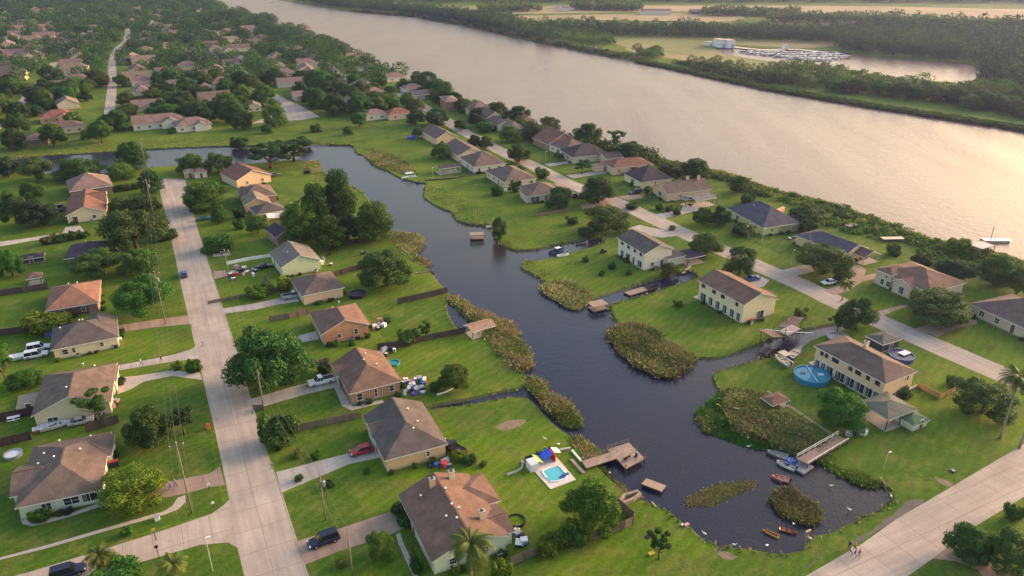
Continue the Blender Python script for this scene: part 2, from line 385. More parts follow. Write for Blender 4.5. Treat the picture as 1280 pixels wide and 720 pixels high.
sheet('water', grow(canal, .5), -.45, CANALW, 'dark still canal and pond water', 'water')
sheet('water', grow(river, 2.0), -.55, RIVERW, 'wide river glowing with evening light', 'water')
sheet('water', grow(pond, 2.0), -.56, RIVERW, 'marina basin beyond the river', 'water')

# roads -------------------------------------------------------------
def road_mat(name, c1, joint, bw, rh, ms=.05):
    m = mat(name, c1, rough=.9, var=.09, scale=.15, fine=2.5, spec=.2, col2=tuple(c * .86 for c in c1), c2scale=.12)
    nt, N, L, b = nodes_of(m); tc = N['Texture Coordinate']
    bt = N.new('ShaderNodeTexBrick'); bt.offset = 0; bt.inputs['Scale'].default_value = 1; bt.inputs['Brick Width'].default_value = bw; bt.inputs['Row Height'].default_value = rh
    bt.inputs['Mortar Size'].default_value = ms; bt.inputs['Color1'].default_value = (1, 1, 1, 1); bt.inputs['Color2'].default_value = (.90, .89, .88, 1); bt.inputs['Mortar'].default_value = (*joint, 1)
    L.new(tc.outputs['Object'], bt.inputs['Vector'])
    mp = N.new('ShaderNodeMapping'); mp.inputs['Scale'].default_value = (.9, .05, 1); L.new(tc.outputs['Object'], mp.inputs['Vector'])
    st = N.new('ShaderNodeTexNoise'); st.inputs['Scale'].default_value = 1.0; st.inputs['Detail'].default_value = 5; L.new(mp.outputs[0], st.inputs['Vector'])
    s2 = N.new('ShaderNodeTexNoise'); s2.inputs['Scale'].default_value = .28; s2.inputs['Detail'].default_value = 8; s2.inputs['Roughness'].default_value = .7; L.new(tc.outputs['Object'], s2.inputs['Vector'])
    ra = N.new('ShaderNodeMapRange'); ra.inputs['From Min'].default_value = .35; ra.inputs['From Max'].default_value = .62; ra.inputs['To Min'].default_value = .87; ra.inputs['To Max'].default_value = 1.04; L.new(st.outputs['Fac'], ra.inputs['Value'])
    rb = N.new('ShaderNodeMapRange'); rb.inputs['From Min'].default_value = .56; rb.inputs['From Max'].default_value = .75; rb.inputs['To Min'].default_value = 1; rb.inputs['To Max'].default_value = .8; L.new(s2.outputs['Fac'], rb.inputs['Value'])
    wm_ = N.new('ShaderNodeMath'); wm_.operation = 'MULTIPLY'; L.new(ra.outputs[0], wm_.inputs[0]); L.new(rb.outputs[0], wm_.inputs[1])
    src0 = b.inputs['Base Color'].links[0].from_socket
    ws = N.new('ShaderNodeVectorMath'); ws.operation = 'SCALE'; L.new(src0, ws.inputs[0]); L.new(wm_.outputs[0], ws.inputs['Scale']); L.new(ws.outputs[0], b.inputs['Base Color'])
    src = b.inputs['Base Color'].links[0].from_socket
    v = N.new('ShaderNodeVectorMath'); v.operation = 'MULTIPLY'; L.new(src, v.inputs[0]); L.new(bt.outputs['Color'], v.inputs[1]); L.new(v.outputs[0], b.inputs['Base Color'])
    return m
ROAD = road_mat('street_concrete', (.45, .365, .305), (.62, .6, .58), 4.25, 5.2)
DRIVE = road_mat('driveway_concrete', (.47, .40, .355), (.7, .68, .66), 2.6, 2.6, .03)
BROWNDRIVE = road_mat('brown_driveway', (.36, .255, .20), (.75, .7, .68), 2.4, 2.4, .03)
PATH = M_('path_concrete', (.42, .35, .30), rough=.9, var=.15, scale=.8, fine=5)
MUD = M_('dark_mud', (.07, .06, .06), rough=.6, var=.3, scale=.6, fine=4)
def road_sheet(name, poly, z, m, label, origin, ang, cat='road'):
    """sheet whose own axes run along the road, so its joints do too"""
    o = sheet(name, poly, 0, m, label, cat)
    M = Matrix.Translation(Vector((origin[0], origin[1], z))) @ Matrix.Rotation(ang, 4, 'Z')
    Mi = M.inverted()
    for v in o.data.vertices:
        q = Mi @ Vector((v.co.x, v.co.y, z)); v.co = (q.x, q.y, 0)
    o.matrix_world = M
    return o
def ribbon(line, w):
    L_, R_ = [], []
    for i, p in enumerate(line):
        d = (line[min(i + 1, len(line) - 1)] - line[max(i - 1, 0)]); d.z = 0; d.normalize(); n = Vector((-d.y, d.x, 0)); ww = w[i] if hasattr(w, '__len__') else w
        L_.append(p + n * ww / 2); R_.append(p - n * ww / 2)
    return L_ + R_[::-1]
# left street
left = [(196, 223), (212, 290), (227, 360), (248, 450), (269, 540), (278, 582), (288, 632), (298, 690), (322, 790)]
right = [(414, 800), (381, 705), (352, 614), (329, 550), (300, 450), (271, 360), (249, 292), (231, 224)]
road_sheet('street', [G(*p) for p in left + right], .008, ROAD, 'long pale concrete street running away on the left', G(227, 360), TH)
ROADS = [[G(*p) for p in left + right]]
p_ = [G(x, y) for x, y in [(-90, 748), (0, 725), (40, 714), (192, 667), (265, 642), (281, 630), (289, 622), (300, 690), (297, 685), (285, 678), (250, 681), (172, 704), (110, 722), (-60, 775)]]
road_sheet('street', p_, .004, ROAD, 'concrete side street joining from the lower left', G(192, 690), TH)
ROADS.append(p_)
cl = catmull([G(*p) for p in [(500, 116), (530, 134), (560, 152), (578, 164), (600, 175), (622, 187), (645, 198), (662, 205), (714, 231), (765, 250), (815, 273), (863, 295), (920, 320), (960, 338), (1000, 355), (1060, 384), (1135, 417), (1232, 459), (1330, 500), (1420, 538)]], 8, False)
rp = ribbon(cl, 7.6)
road_sheet('street', rp, .004, ROAD, 'pale street curving between the canal lots and the river lots', G(815, 273), TH)
ROADS.append(rp)
p_ = [G(x, y) for x, y in [(840, 822), (1007, 720), (1077, 680), (1122, 648), (1192, 607), (1280, 555), (1420, 480), (1500, 515), (1280, 621), (1222, 656), (1165, 699), (1132, 722), (985, 822)]]
road_sheet('street', p_, .006, ROAD, 'wide concrete street crossing the lower right corner', G(1122, 648), TH + R(90))
ROADS.append(p_)
for pts, lab, wd in (([(138, 158), (137, 140), (139, 120), (141, 100), (140, 80), (146, 62), (158, 50), (160, 36)], 'straight far street between dense trees', 5.5),
                 ([(-8, 163), (14, 145), (30, 125), (45, 107), (58, 95), (68, 78)], 'pale far street winding at the upper left', 5),
                 ([(296, 84), (312, 98), (332, 113), (350, 124), (366, 132)], 'far side street among tan roofs', 6),
                 ([(412, 82), (424, 92), (438, 100), (452, 106)], 'dusty far lane under the river houses', 6),
                 ([(96, 40), (103, 31)], 'sliver of far road at the top', 6)):
    c_ = catmull([G(*p) for p in pts], 10, False); rb = ribbon(c_, wd)
    road_sheet('street', rb, .01, ROAD, lab, G(*pts[0]), TH); ROADS.append(rb)
p_ = [G(x, y) for x, y in [(356, 128), (372, 130), (400, 146), (376, 150), (330, 153), (312, 155), (330, 148)]]
road_sheet('street', p_, .014, ROAD, 'turning circle behind the grass bank', G(356, 140), TH); ROADS.append(p_)

# driveways, paths and other paving, each its own sheet
PAVE = [
 ('driveway', DRIVE, [(345, 590), (362, 586), (395, 577), (442, 565), (480, 556), (486, 570), (470, 573), (437, 580), (392, 599), (352, 616)], 'light concrete driveway with the red car'),
 ('driveway', DRIVE, [(306, 500), (320, 497), (360, 485), (415, 471), (428, 470), (430, 482), (420, 484), (382, 493), (320, 511), (313, 514)], 'concrete driveway with the white pickup'),
 ('path', PATH, [(417, 482), (424, 481), (432, 494), (440, 508), (460, 503), (478, 500), (480, 503), (440, 513), (428, 508)], 'kerbed path round the brick corner house'),
 ('driveway', BROWNDRIVE, [(367, 678), (385, 672), (427, 660), (492, 638), (500, 648), (505, 660), (485, 670), (427, 688), (381, 706)], 'brown driveway with the dark car at its foot'),
 ('path', PATH, [(495, 668), (500, 666), (505, 680), (524, 722), (518, 724), (498, 680)], 'narrow front path of the big brown house'),
 ('driveway', DRIVE, [(277, 386), (320, 379), (357, 371), (372, 369), (374, 377), (350, 380), (320, 387), (280, 392)], 'pale driveway of the peach walled house'),
 ('driveway', DRIVE, [(372, 420), (395, 414), (399, 424), (378, 428)], 'short concrete pad by the orange house'),
 ('driveway', BROWNDRIVE, [(266, 339), (282, 338), (284, 345), (268, 349)], 'stub drive beside the cluttered garden'),
 ('concrete_pad', DRIVE, [(264, 312), (275, 311), (277, 320), (267, 321)], 'square concrete pad by the street hedge'),
 ('concrete_pad', DRIVE, [(277, 311), (286, 311), (288, 319), (278, 320)], 'middle concrete pad by the street hedge'),
 ('driveway', BROWNDRIVE, [(146, 407), (190, 400), (235, 394), (238, 405), (195, 409), (152, 415)], 'brown driveway of the dark grey roofed house'),
 ('driveway', DRIVE, [(147, 457), (215, 444), (238, 437), (247, 431), (249, 448), (215, 452), (150, 463)], 'concrete driveway with two people on it'),
 ('path', PATH, [(170, 470), (215, 463), (250, 466), (253, 475), (215, 470), (180, 477), (165, 486), (147, 493), (147, 472)], 'garden path and patio of the cream house'),
 ('driveway', BROWNDRIVE, [(160, 627), (190, 607), (230, 598), (262, 592), (275, 583), (281, 606), (262, 609), (240, 615), (165, 631)], 'reddish driveway with two people in blue'),
 ('path', PATH, [(-30, 707), (0, 697), (60, 681), (125, 662), (170, 649), (205, 639), (216, 632), (222, 622), (232, 619), (232, 628), (222, 637), (207, 643), (125, 666), (60, 685), (0, 700), (-30, 710)], 'narrow sidewalk across the corner lawn'),
 ('path', PATH, [(24, 641), (30, 638), (34, 650), (40, 655), (60, 648), (90, 641), (128, 627), (130, 632), (90, 645), (62, 653), (40, 658), (28, 655)], 'kerbed path along the green walled house'),
 ('driveway', DRIVE, [(-60, 309), (0, 302), (40, 297), (78, 291), (82, 284), (100, 282), (104, 287), (112, 292), (80, 295), (40, 301), (0, 308), (-60, 316)], 'pale lane ending at the cream gabled house'),
 ('driveway', DRIVE, [(976, 338), (1008, 330), (1020, 333), (1022, 338), (995, 345)], 'river side driveway past the large oak'),
 ('driveway', BROWNDRIVE, [(1030, 363), (1058, 354), (1066, 343), (1064, 333), (1074, 331), (1083, 337), (1080, 345), (1100, 340), (1110, 345), (1078, 352), (1060, 364), (1042, 369)], 'looping brown driveway in front of the arched house'),
 ('driveway', DRIVE, [(819, 268), (847, 263), (851, 264), (854, 256), (872, 258), (873, 263), (851, 268), (830, 273)], 'white driveway to the grey carport'),
 ('driveway', BROWNDRIVE, [(772, 246), (788, 243), (802, 244), (804, 248), (784, 250)], 'driveway with the dark parked car'),
 ('driveway', DRIVE, [(680, 205), (697, 203), (712, 201), (713, 204), (688, 208)], 'pale drive across the upper right lawn'),
 ('driveway', DRIVE, [(707, 219), (727, 217), (748, 213), (760, 212), (762, 216), (735, 220), (716, 223)], 'drive to the beige garage wing'),
 ('driveway', BROWNDRIVE, [(725, 256), (752, 249), (760, 252), (756, 258), (728, 261)], 'brown drive under the spreading street tree'),
 ('driveway', BROWNDRIVE, [(692, 230), (697, 228), (716, 236), (710, 240)], 'drive beside the porch house'),
 ('driveway', DRIVE, [(783, 286), (800, 281), (812, 284), (842, 290), (846, 295), (826, 297), (800, 292)], 'paved forecourt behind the white two storey house'),
 ('driveway', DRIVE, [(935, 350), (952, 346), (962, 350), (955, 358), (940, 362)], 'forecourt behind the yellow two storey house'),
 ('driveway', BROWNDRIVE, [(1091, 391), (1116, 384), (1136, 380), (1137, 383), (1118, 388), (1104, 395)], 'narrow brown drive under the oak by the arched house'),
 ('driveway', BROWNDRIVE, [(1142, 411), (1177, 402), (1200, 399), (1220, 400), (1222, 405), (1200, 409), (1172, 421)], 'brown drive to the far right house'),
 ('driveway', BROWNDRIVE, [(1166, 698), (1178, 690), (1200, 676), (1222, 690), (1250, 706), (1290, 735), (1240, 738), (1222, 712), (1195, 702)], 'brown driveway opening off the lower right street'),
 ('patio', PATH, [(1010, 453), (1017, 451), (1040, 463), (1075, 482), (1104, 496), (1100, 502), (1068, 487), (1035, 469)], 'tiled terrace along the long two storey house'),
 ('patio', PATH, [(866, 371), (872, 369), (925, 396), (922, 400)], 'terrace strip along the yellow two storey house'),
 ('path', M_('worn_path', (.25, .20, .13), rough=1, var=.3), [(958, 489), (961, 488), (984, 504), (1040, 541), (1037, 543), (982, 506)], 'thin path slanting to the footbridge'),
 ('path', PATH, [(862, 324), (864, 324), (864, 334), (855, 342), (852, 341), (861, 333)], 'curved path beside the white two storey house'),
]
for nm, m, px, lab in PAVE:
    P = [G(*q) for q in px]
    road_sheet(nm, P, .022 if nm == 'path' else .018, m, lab, P[0], TH, {'driveway': 'driveway', 'path': 'path', 'patio': 'terrace', 'concrete_pad': 'paving'}[nm])
MUDS = [([(1155, 625), (1136, 626), (1124, 636), (1100, 656), (1068, 676), (1066, 681), (1110, 657), (1132, 642), (1153, 629)], 'strip of dark mud beside the lower right street'),
        ([(1028, 690), (1032, 688), (1018, 702), (1008, 710), (1020, 702)], 'muddy hollow by the pond end'),
        ([(620, 532), (640, 525), (658, 525), (650, 533), (628, 538)], 'bare brown patch on the bright lawn'),
        ([(890, 684), (905, 688), (922, 696), (915, 700), (898, 694)], 'bare sandy patch at the pond edge'),
        ([(1168, 596), (1192, 604), (1188, 609), (1172, 602)], 'worn dirt track across the lower right lawn')]
for px, lab in MUDS:
    sheet('dirt', catmull([G(*q) for q in px], 1.0, True, .25), .003, MUD if 'mud' in lab else M_('bare_dirt', (.2, .15, .1), rough=.95, var=.3), lab, 'bare ground')
FIELD = M_('dry_field', (.33, .245, .125), rough=1, var=.15, scale=.02, fine=.15, col2=(.23, .20, .09), c2scale=.008)
GFIELD = M_('green_field', (.17, .185, .05), rough=1, var=.15, scale=.02, fine=.15, col2=(.22, .18, .075), c2scale=.01)
LANE = M_('pale_lane', (.5, .42, .33), rough=1)
FIELDS = [([(600, 23), (640, 20), (760, 18), (900, 16), (930, 22), (900, 27), (760, 25), (680, 25), (610, 28)], FIELD, 'tan field beyond the river woods', .05),
          ([(560, 15), (640, 9), (740, 7), (960, 7), (1100, 8), (1240, 11), (1330, 13), (1330, 27), (1180, 24), (1040, 17), (900, 14), (640, 17)], FIELD, 'wide pale field on the far horizon', .03),
          ([(530, 10), (570, 8), (640, 9), (640, 14), (560, 13)], GFIELD, 'small bright field near the far river bend', .06),
          ([(755, 46), (820, 45), (900, 48), (1045, 52), (1046, 57), (1000, 60), (905, 56), (900, 66), (960, 78), (1030, 83), (1000, 92), (900, 78), (830, 70), (770, 55)], GFIELD, 'meadow round the marina', .02),
          ([(780, 60), (830, 66), (960, 82), (1000, 92), (960, 94), (860, 76), (800, 68)], FIELD, 'strip of dry grass above the far bank', .04),
          ([(960, 24), (1000, 24), (1070, 26), (1080, 29), (1020, 30), (960, 30)], FIELD, 'narrow pale field between tree lines', .07)]
for px, m, lab, z in FIELDS: sheet('field', catmull([G(*q) for q in px], 15, True, 1.0), z, m, lab, 'field')
sheet('path', ribbon(catmull([G(*q) for q in [(905, 57), (950, 62), (1000, 62), (1060, 70)]], 10, False), 9), .09, LANE, 'pale quay along the marina', 'quay')
# ------------------------------------------------------------------ houses
RF = {'brown': roof_mat('roof_brown', (.195, .118, .090)), 'taupe': roof_mat('roof_taupe', (.165, .118, .100)), 'grey': roof_mat('roof_grey', (.125, .102, .095)),
      'dark': roof_mat('roof_dark', (.082, .066, .066)), 'salmon': roof_mat('roof_salmon', (.27, .14, .10)), 'blue': roof_mat('roof_bluegrey', (.105, .098, .115)),
      'rust': roof_mat('roof_rust', (.215, .108, .078)), 'tan': roof_mat('roof_tan', (.245, .18, .135)), 'purple': roof_mat('roof_purple', (.075, .055, .07)), 'red': roof_mat('roof_red', (.26, .105, .075)),
      'pink': roof_mat('roof_pink', (.23, .155, .135)), 'sage': roof_mat('roof_sage', (.20, .175, .15))}
WL = {'cream': M_('wall_cream', (.66, .54, .36), var=.06), 'white': M_('wall_white', (.70, .62, .51), var=.05), 'peach': M_('wall_peach', (.68, .47, .30), var=.06), 'green': M_('wall_green', (.56, .62, .38), var=.05),
      'palegreen': M_('wall_palegreen', (.58, .62, .46), var=.05), 'tan': M_('wall_tan', (.60, .41, .23), var=.06), 'yellow': M_('wall_yellow', (.71, .59, .38), var=.05), 'beige': M_('wall_beige', (.56, .45, .35), var=.07),
      'brown': M_('wall_brown', (.27, .17, .12), var=.1), 'stucco': M_('wall_orange_stucco', (.62, .31, .16), var=.06), 'lime': M_('wall_lime', (.60, .58, .24), var=.05),
      'brick': brick_mat('wall_brick', (.44, .19, .10), (.45, .36, .28)), 'redbrick': brick_mat('wall_red_brick', (.36, .13, .085), (.35, .27, .22)), 'obrick': brick_mat('wall_orange_brick', (.55, .22, .10), (.5, .36, .26)), 'stone': brick_mat('wall_stone', (.4, .33, .27), (.3, .26, .22), .5, .3)}
def roof_block(mb, b, roofm, slab=.2, trim=None):
    """one roof: ridge along axis, ends 'g' gable or 'h' hip; the wall under it runs he high"""
    cx, cy, sx, sy, he, axis, ends, pitch, oh = b
    trim = trim or TRIM
    if axis == 'u': a, c = sx, sy
    else: a, c = sy, sx
    hw = a / 2 + oh; hl = c / 2 + oh
    ze = he - oh * pitch + slab; zr = ze + hw * pitch
    r0 = -hl if ends[0] == 'g' else min(-hl + hw, -.05); r1 = hl if ends[1] == 'g' else max(hl - hw, .05)
    def P(s, t, z):
        return (cx + s, cy + t, z) if axis == 'u' else (cx + t, cy - s, z)
    A, B, C, D = P(-hw, -hl, ze), P(hw, -hl, ze), P(hw, hl, ze), P(-hw, hl, ze)
    E, F = P(0, r0, zr), P(0, r1, zr)
    dn = lambda p: (p[0], p[1], p[2] - slab)
    top = [(A, E, F, D), (C, F, E, B)]
    top = [(D, A, E, F), (B, C, F, E)]
    if ends[0] == 'h': top.append((A, B, E))
    if ends[1] == 'h': top.append((C, D, F))
    for f in top:
        mb.face(f, roofm); mb.face([dn(p) for p in f[::-1]], trim)
    def fascia(p, q): mb.face([dn(p), dn(q), q, p], trim)
    fascia(B, C); fascia(D, A)
    if ends[0] == 'h': fascia(A, B)
    else: fascia(A, E); fascia(E, B)
    if ends[1] == 'h': fascia(C, D)
    else: fascia(C, F); fascia(F, D)
    # ridge cap
    if r1 - r0 > .6:
        mb.box(P(0, (r0 + r1) / 2, zr + .02), (.28, r1 - r0 - .1, .07) if axis == 'u' else (r1 - r0 - .1, .28, .07), roofm)
    return zr
def wall_block(mb, b, wm, gm=None):
    cx, cy, sx, sy, he, axis, ends, pitch, oh = b
    x0, x1, y0, y1 = cx - sx / 2, cx + sx / 2, cy - sy / 2, cy + sy / 2
    P = [(x0, y0), (x1, y0), (x1, y1), (x0, y1)]
    for i in range(4):
        p, q = P[i], P[(i + 1) % 4]
        mb.face([(*p, -.1), (*q, -.1), (*q, he), (*p, he)], wm)
    g = gm or wm
    rise = (sx if axis == 'u' else sy) / 2 * pitch
    if axis == 'u':
        if ends[0] == 'g': mb.face([(x0, y0, he), (x1, y0, he), (cx, y0, he + rise)], g)
        if ends[1] == 'g': mb.face([(x1, y1, he), (x0, y1, he), (cx, y1, he + rise)], g)
    else:
        if ends[0] == 'g': mb.face([(x0, y1, he), (x0, y0, he), (x0, cy, he + rise)], g)
        if ends[1] == 'g': mb.face([(x1, y0, he), (x1, y1, he), (x1, cy, he + rise)], g)
    # plinth
    mb.box((cx, cy, .1), (sx + .06, sy + .06, .24), M_('plinth', (.36, .32, .28)))
WINM = {}
def window_mesh(w, h, kind, fm):
    k = (round(w, 2), round(h, 2), kind, fm.name)
    if k not in WINM:
        t = .09
        f = MB(); f.box((0, -.03, h / 2 - t / 2), (w, .1, t), fm); f.box((0, -.04, -h / 2 + t / 2), (w + .1, .14, t), fm)
        f.box((-w / 2 + t / 2, -.03, 0), (t, .1, h - 2 * t), fm); f.box((w / 2 - t / 2, -.03, 0), (t, .1, h - 2 * t), fm)
        if kind == 'w':
            if w > 1.3: f.box((0, -.025, 0), (.06, .07, h - 2 * t), fm)
            f.box((0, -.022, 0), (w - 2 * t, .05, .05), fm)
        if kind == 's': f.box((0, -.025, 0), (.07, .07, h - 2 * t), fm)
        o = f.build('window'); COL.objects.unlink(o); fme = o.data; bpy.data.objects.remove(o)
        p = MB(); p.box((0, -.005, 0), (w - 2 * t, .04, h - 2 * t), GLASS)
        if kind == 's': p.box((-w * .3, -.028, 0), (w * .25, .012, h - 2.2 * t), M_('curtain', (.16, .15, .14), var=.3))
        o = p.build('pane'); COL.objects.unlink(o); pme = o.data; bpy.data.objects.remove(o)
        WINM[k] = (fme, pme)
    return WINM[k]
GARAGE = M_('garage_door', (.55, .5, .44), rough=.6, var=.05)
DOORM = M_('front_door', (.13, .07, .05), rough=.5)
def opening(root, side, t, zc, w, h, kind, box, fm=None):
    """window 'w', sliding door 's', door 'd' or garage 'g' on side S/E/N/W of a block, t metres along from its middle"""
    cx, cy, sx, sy = box
    ang = {'S': 0, 'E': 90, 'N': 180, 'W': 270}[side]
    n = {'S': (0, -1), 'E': (1, 0), 'N': (0, 1), 'W': (-1, 0)}[side]; a = {'S': (1, 0), 'E': (0, 1), 'N': (-1, 0), 'W': (0, -1)}[side]
    hx = (sx if n[0] else sy) / 2
    loc = (cx + n[0] * (hx + .005) + a[0] * t, cy + n[1] * (hx + .005) + a[1] * t, zc)
    if kind in 'ws':
        fme, pme = window_mesh(w, h, kind, fm or TRIM)
        f = link_mesh('window' if kind == 'w' else 'sliding_door', fme, root); f.location = loc; f.rotation_euler = (0, 0, R(ang))
        link_mesh('pane', pme, f)
    else:
        k = (round(w, 2), round(h, 2), kind)
        if k not in WINM:
            m = MB(); mm = GARAGE if kind == 'g' else DOORM
            m.box((0, -.01, 0), (w, .06, h), mm)
            rows = 4 if kind == 'g' else 2
            for i in range(rows): m.box((0, -.045, -h / 2 + (i + .5) * h / rows), (w * .94, .03, h / rows * .84), mm)
            for s in (-1, 1): m.box((s * (w / 2 + .05), -.03, 0), (.1, .1, h + .1), TRIM)
            m.box((0, -.03, h / 2 + .1), (w + .2, .1, .1), TRIM)
            o = m.build('door'); COL.objects.unlink(o); WINM[k] = o.data; bpy.data.objects.remove(o)
        f = link_mesh('garage_door' if kind == 'g' else 'door', WINM[k], root); f.location = loc; f.rotation_euler = (0, 0, R(ang))
HOMES = []
FOOT = []           # footprints, to keep scattered trees off the roofs
VENT = None
def vent_mesh():
    global VENT
    if VENT is None:
        m = MB(); m.tube([(0, 0, -.3), (0, 0, .45)], .09, METAL, 8); m.lathe([(.2, .42), (.2, .5), (.05, .62)], (0, 0, 0), WHITE, 8)
        o = m.build('vent'); COL.objects.unlink(o); VENT = o.data; bpy.data.objects.remove(o)
    return VENT
def house(name, label, c4, he, axis, ends, pitch, roof, wall, wings=(), wins=(), vents=(), chims=(), gable=None, oh=.45, storeys=1, group='houses of the waterside suburb', auto=True, cat='house', rot=None):
    """c4: eave corners SW, SE, NE, NW of the main roof"""
    P = [G(x, y, he) for x, y in c4]
    c = sum(P, Vector()) / 4
    du = (P[3] - P[0]) + (P[2] - P[1]); dw = (P[1] - P[0]) + (P[2] - P[3])
    lu, lw = du.length / 2, dw.length / 2
    ang = math.atan2(du.y, du.x) - math.pi / 2
    a2 = math.atan2(dw.y, dw.x)
    dd = (a2 - ang + math.pi) % (2 * math.pi) - math.pi
    ang = ang + dd * lw / (lu + lw) if rot is None else rot
    ang = max(min(ang, TH + .28), TH - .28) if rot is None else ang
    sx, sy = max(lw - 2 * oh, 3), max(lu - 2 * oh, 3)
    root = empty(name, (c.x, c.y, 0), ang, label, cat, group)
    FOOT.append((c.x, c.y, ang, sx / 2 + 1.2, sy / 2 + 1.2))
    main = (0, 0, sx, sy, he, axis, ends, pitch, oh); HOMES.append((c.x, c.y, ang, sx, sy, label))
    wm = WL[wall]; gm = WL[gable] if gable else None; rm = RF[roof]
    wb = MB(); rb = MB(); wall_block(wb, main, wm, gm); zr = roof_block(rb, main, rm)
    blocks = [main]
    for i, w in enumerate(wings):       # (x0,x1,y0,y1 as fractions of the main block, eave, axis, ends[, pitch])
        fx0, fx1, fy0, fy1, h2, ax, en = w[:7]; p2 = w[7] if len(w) > 7 else pitch
        b = ((fx0 + fx1) / 2 * sx, (fy0 + fy1) / 2 * sy, (fx1 - fx0) * sx, (fy1 - fy0) * sy, h2 - .013 * (i + 1), ax, en, p2, oh - .02 * (i + 1))
        wall_block(wb, b, wm, gm); roof_block(rb, b, rm); blocks.append(b)
    wo = wb.build('wall', root); ro = rb.build('roof', root)
    for x, y in vents:
        v = link_mesh('vent', vent_mesh(), ro); X, Y = x * sx, y * sy
        d = abs(X) if axis == 'u' else abs(Y)
        v.location = (X, Y, zr - d * pitch + .05)
    for x, y, m in chims:
        X, Y = x * sx, y * sy; d = abs(X) if axis == 'u' else abs(Y); z = zr - d * pitch
        k = MB(); k.box((X, Y, z + .35), (.9, .7, 2.2), WL[m]); k.box((X, Y, z + 1.5), (1.05, .85, .14), CONC); k.box((X, Y, z + 1.66), (.4, .4, .2), DARKTRIM)
        k.build('chimney', ro)
    if auto:
        for side, ln in (('S', sx), ('W', sy), ('E', sy)):
            if side == 'E' and c.x > 30: continue
            if side == 'W' and c.x < -20: continue
            n = max(1, int(ln / 4.2))
            for s in range(storeys):
                for i in range(n):
                    t = (i + .5) / n * ln - ln / 2 + random.uniform(-.5, .5)
                    if s == 0 and side != 'S' and i == n // 2: opening(root, side, t, 1.1, 1.0, 2.1, 'd', (0, 0, sx, sy)); continue
                    opening(root, side, t, 1.5 + s * 2.75, random.choice((1.0, 1.5, 1.1)), 1.25, 'w', (0, 0, sx, sy))
    for w in wins:
        side, t, zc, ww, hh, kd = w[:6]; bi = w[6] if len(w) > 6 else 0
        b = blocks[bi]; opening(root, side, t * (b[2] if side in 'SN' else b[3]), zc, ww, hh, kd, b[:4])
    return root, sx, sy
# west of the street
house('house', 'pale green walled house with big brown hip roof at the side street corner', [(24, 637), (131, 609), (135, 546), (38, 553)], 2.7, 'u', 'hh', .40, 'taupe', 'palegreen',
      wings=[(-.62, .0, -.28, .20, 2.5, 'w', 'gh'), (.0, .56, .08, .46, 2.6, 'w', 'hh')], vents=[(-.3, .2), (-.1, .3), (-.35, .05), (.2, .1), (-.12, .02), (.3, .36)], auto=False,
      wins=[('S', -.18, 1.45, 1.5, 1.5, 'w'), ('S', .13, 1.55, 2.4, 1.5, 'w'), ('S', .36, 1.5, 2.4, 1.7, 's'), ('E', .3, 1.5, 1.4, 1.4, 'w'), ('E', -.1, 1.15, 1.1, 2.1, 'd')])
house('house', 'cream gabled house with mauve grey roof beside the patio garden', [(45, 519), (139, 503), (146, 455), (50, 468)], 2.9, 'u', 'gh', .42, 'taupe', 'cream', wings=[(.1, .53, .05, .45, 2.7, 'w', 'hh')],
      vents=[(.1, .3), (.25, .3), (-.05, -.3)], auto=False, wins=[('S', -.28, .95, 1.9, 1.5, 'w'), ('E', -.1, 1.1, 1.1, 2.1, 'd'), ('E', .25, 1.5, 1.6, 1.3, 'w'), ('S', .3, 1.2, .9, .9, 'w')])
house('house', 'cream house with dark grey hip roof and white vehicles behind it', [(61, 438), (150, 421), (145, 394), (67, 410)], 2.8, 'w', 'hh', .48, 'grey', 'cream', vents=[(-.35, -.1), (-.05, .1), (0, .14)], wings=[(-.02, .5, -.2, .5, 2.9, 'u', 'hg')], auto=False,
      wins=[('S', -.33, 1.5, 1.3, 1.3, 'w'), ('S', -.2, 1.5, .8, 1.3, 'w'), ('S', .24, 1.6, .9, 1.1, 'w'), ('E', -.2, 1.1, 1, 2.1, 'd'), ('E', .2, 1.5, 1.4, 1.2, 'w')])
house('house', 'low house with salmon hip roof west of the street', [(57, 388), (126, 379), (124, 350), (63, 359)], 2.7, 'w', 'hh', .34, 'salmon', 'redbrick', wings=[(-.3, .3, -.5, .1, 2.75, 'u', 'hh')], vents=[(.1, .1), (-.1, .2)])
house('house', 'dark purple roofed house half hidden by trees', [(81, 322), (145, 318), (143, 300), (88, 306)], 2.7, 'w', 'hh', .40, 'purple', 'brown', vents=[(-.1, .1)])
house('house', 'brown walled house with pinkish hip roof and round window near the channel', [(84, 240), (141, 232), (135, 218), (84, 226)], 3.1, 'w', 'hh', .5, 'pink', 'brown', vents=[(.05, -.1)])
house('house', 'cream gable end house with brown roof above the pale lane', [(83, 269), (135, 265), (131, 241), (84, 247)], 2.9, 'u', 'gg', .42, 'rust', 'cream', wings=[(.0, .53, -.05, .45, 3.0, 'w', 'gg')], auto=False, wins=[('S', -.3, 1.2, 1.5, 2.1, 'd'), ('S', .2, 1.5, 1.2, 1.2, 'w')])
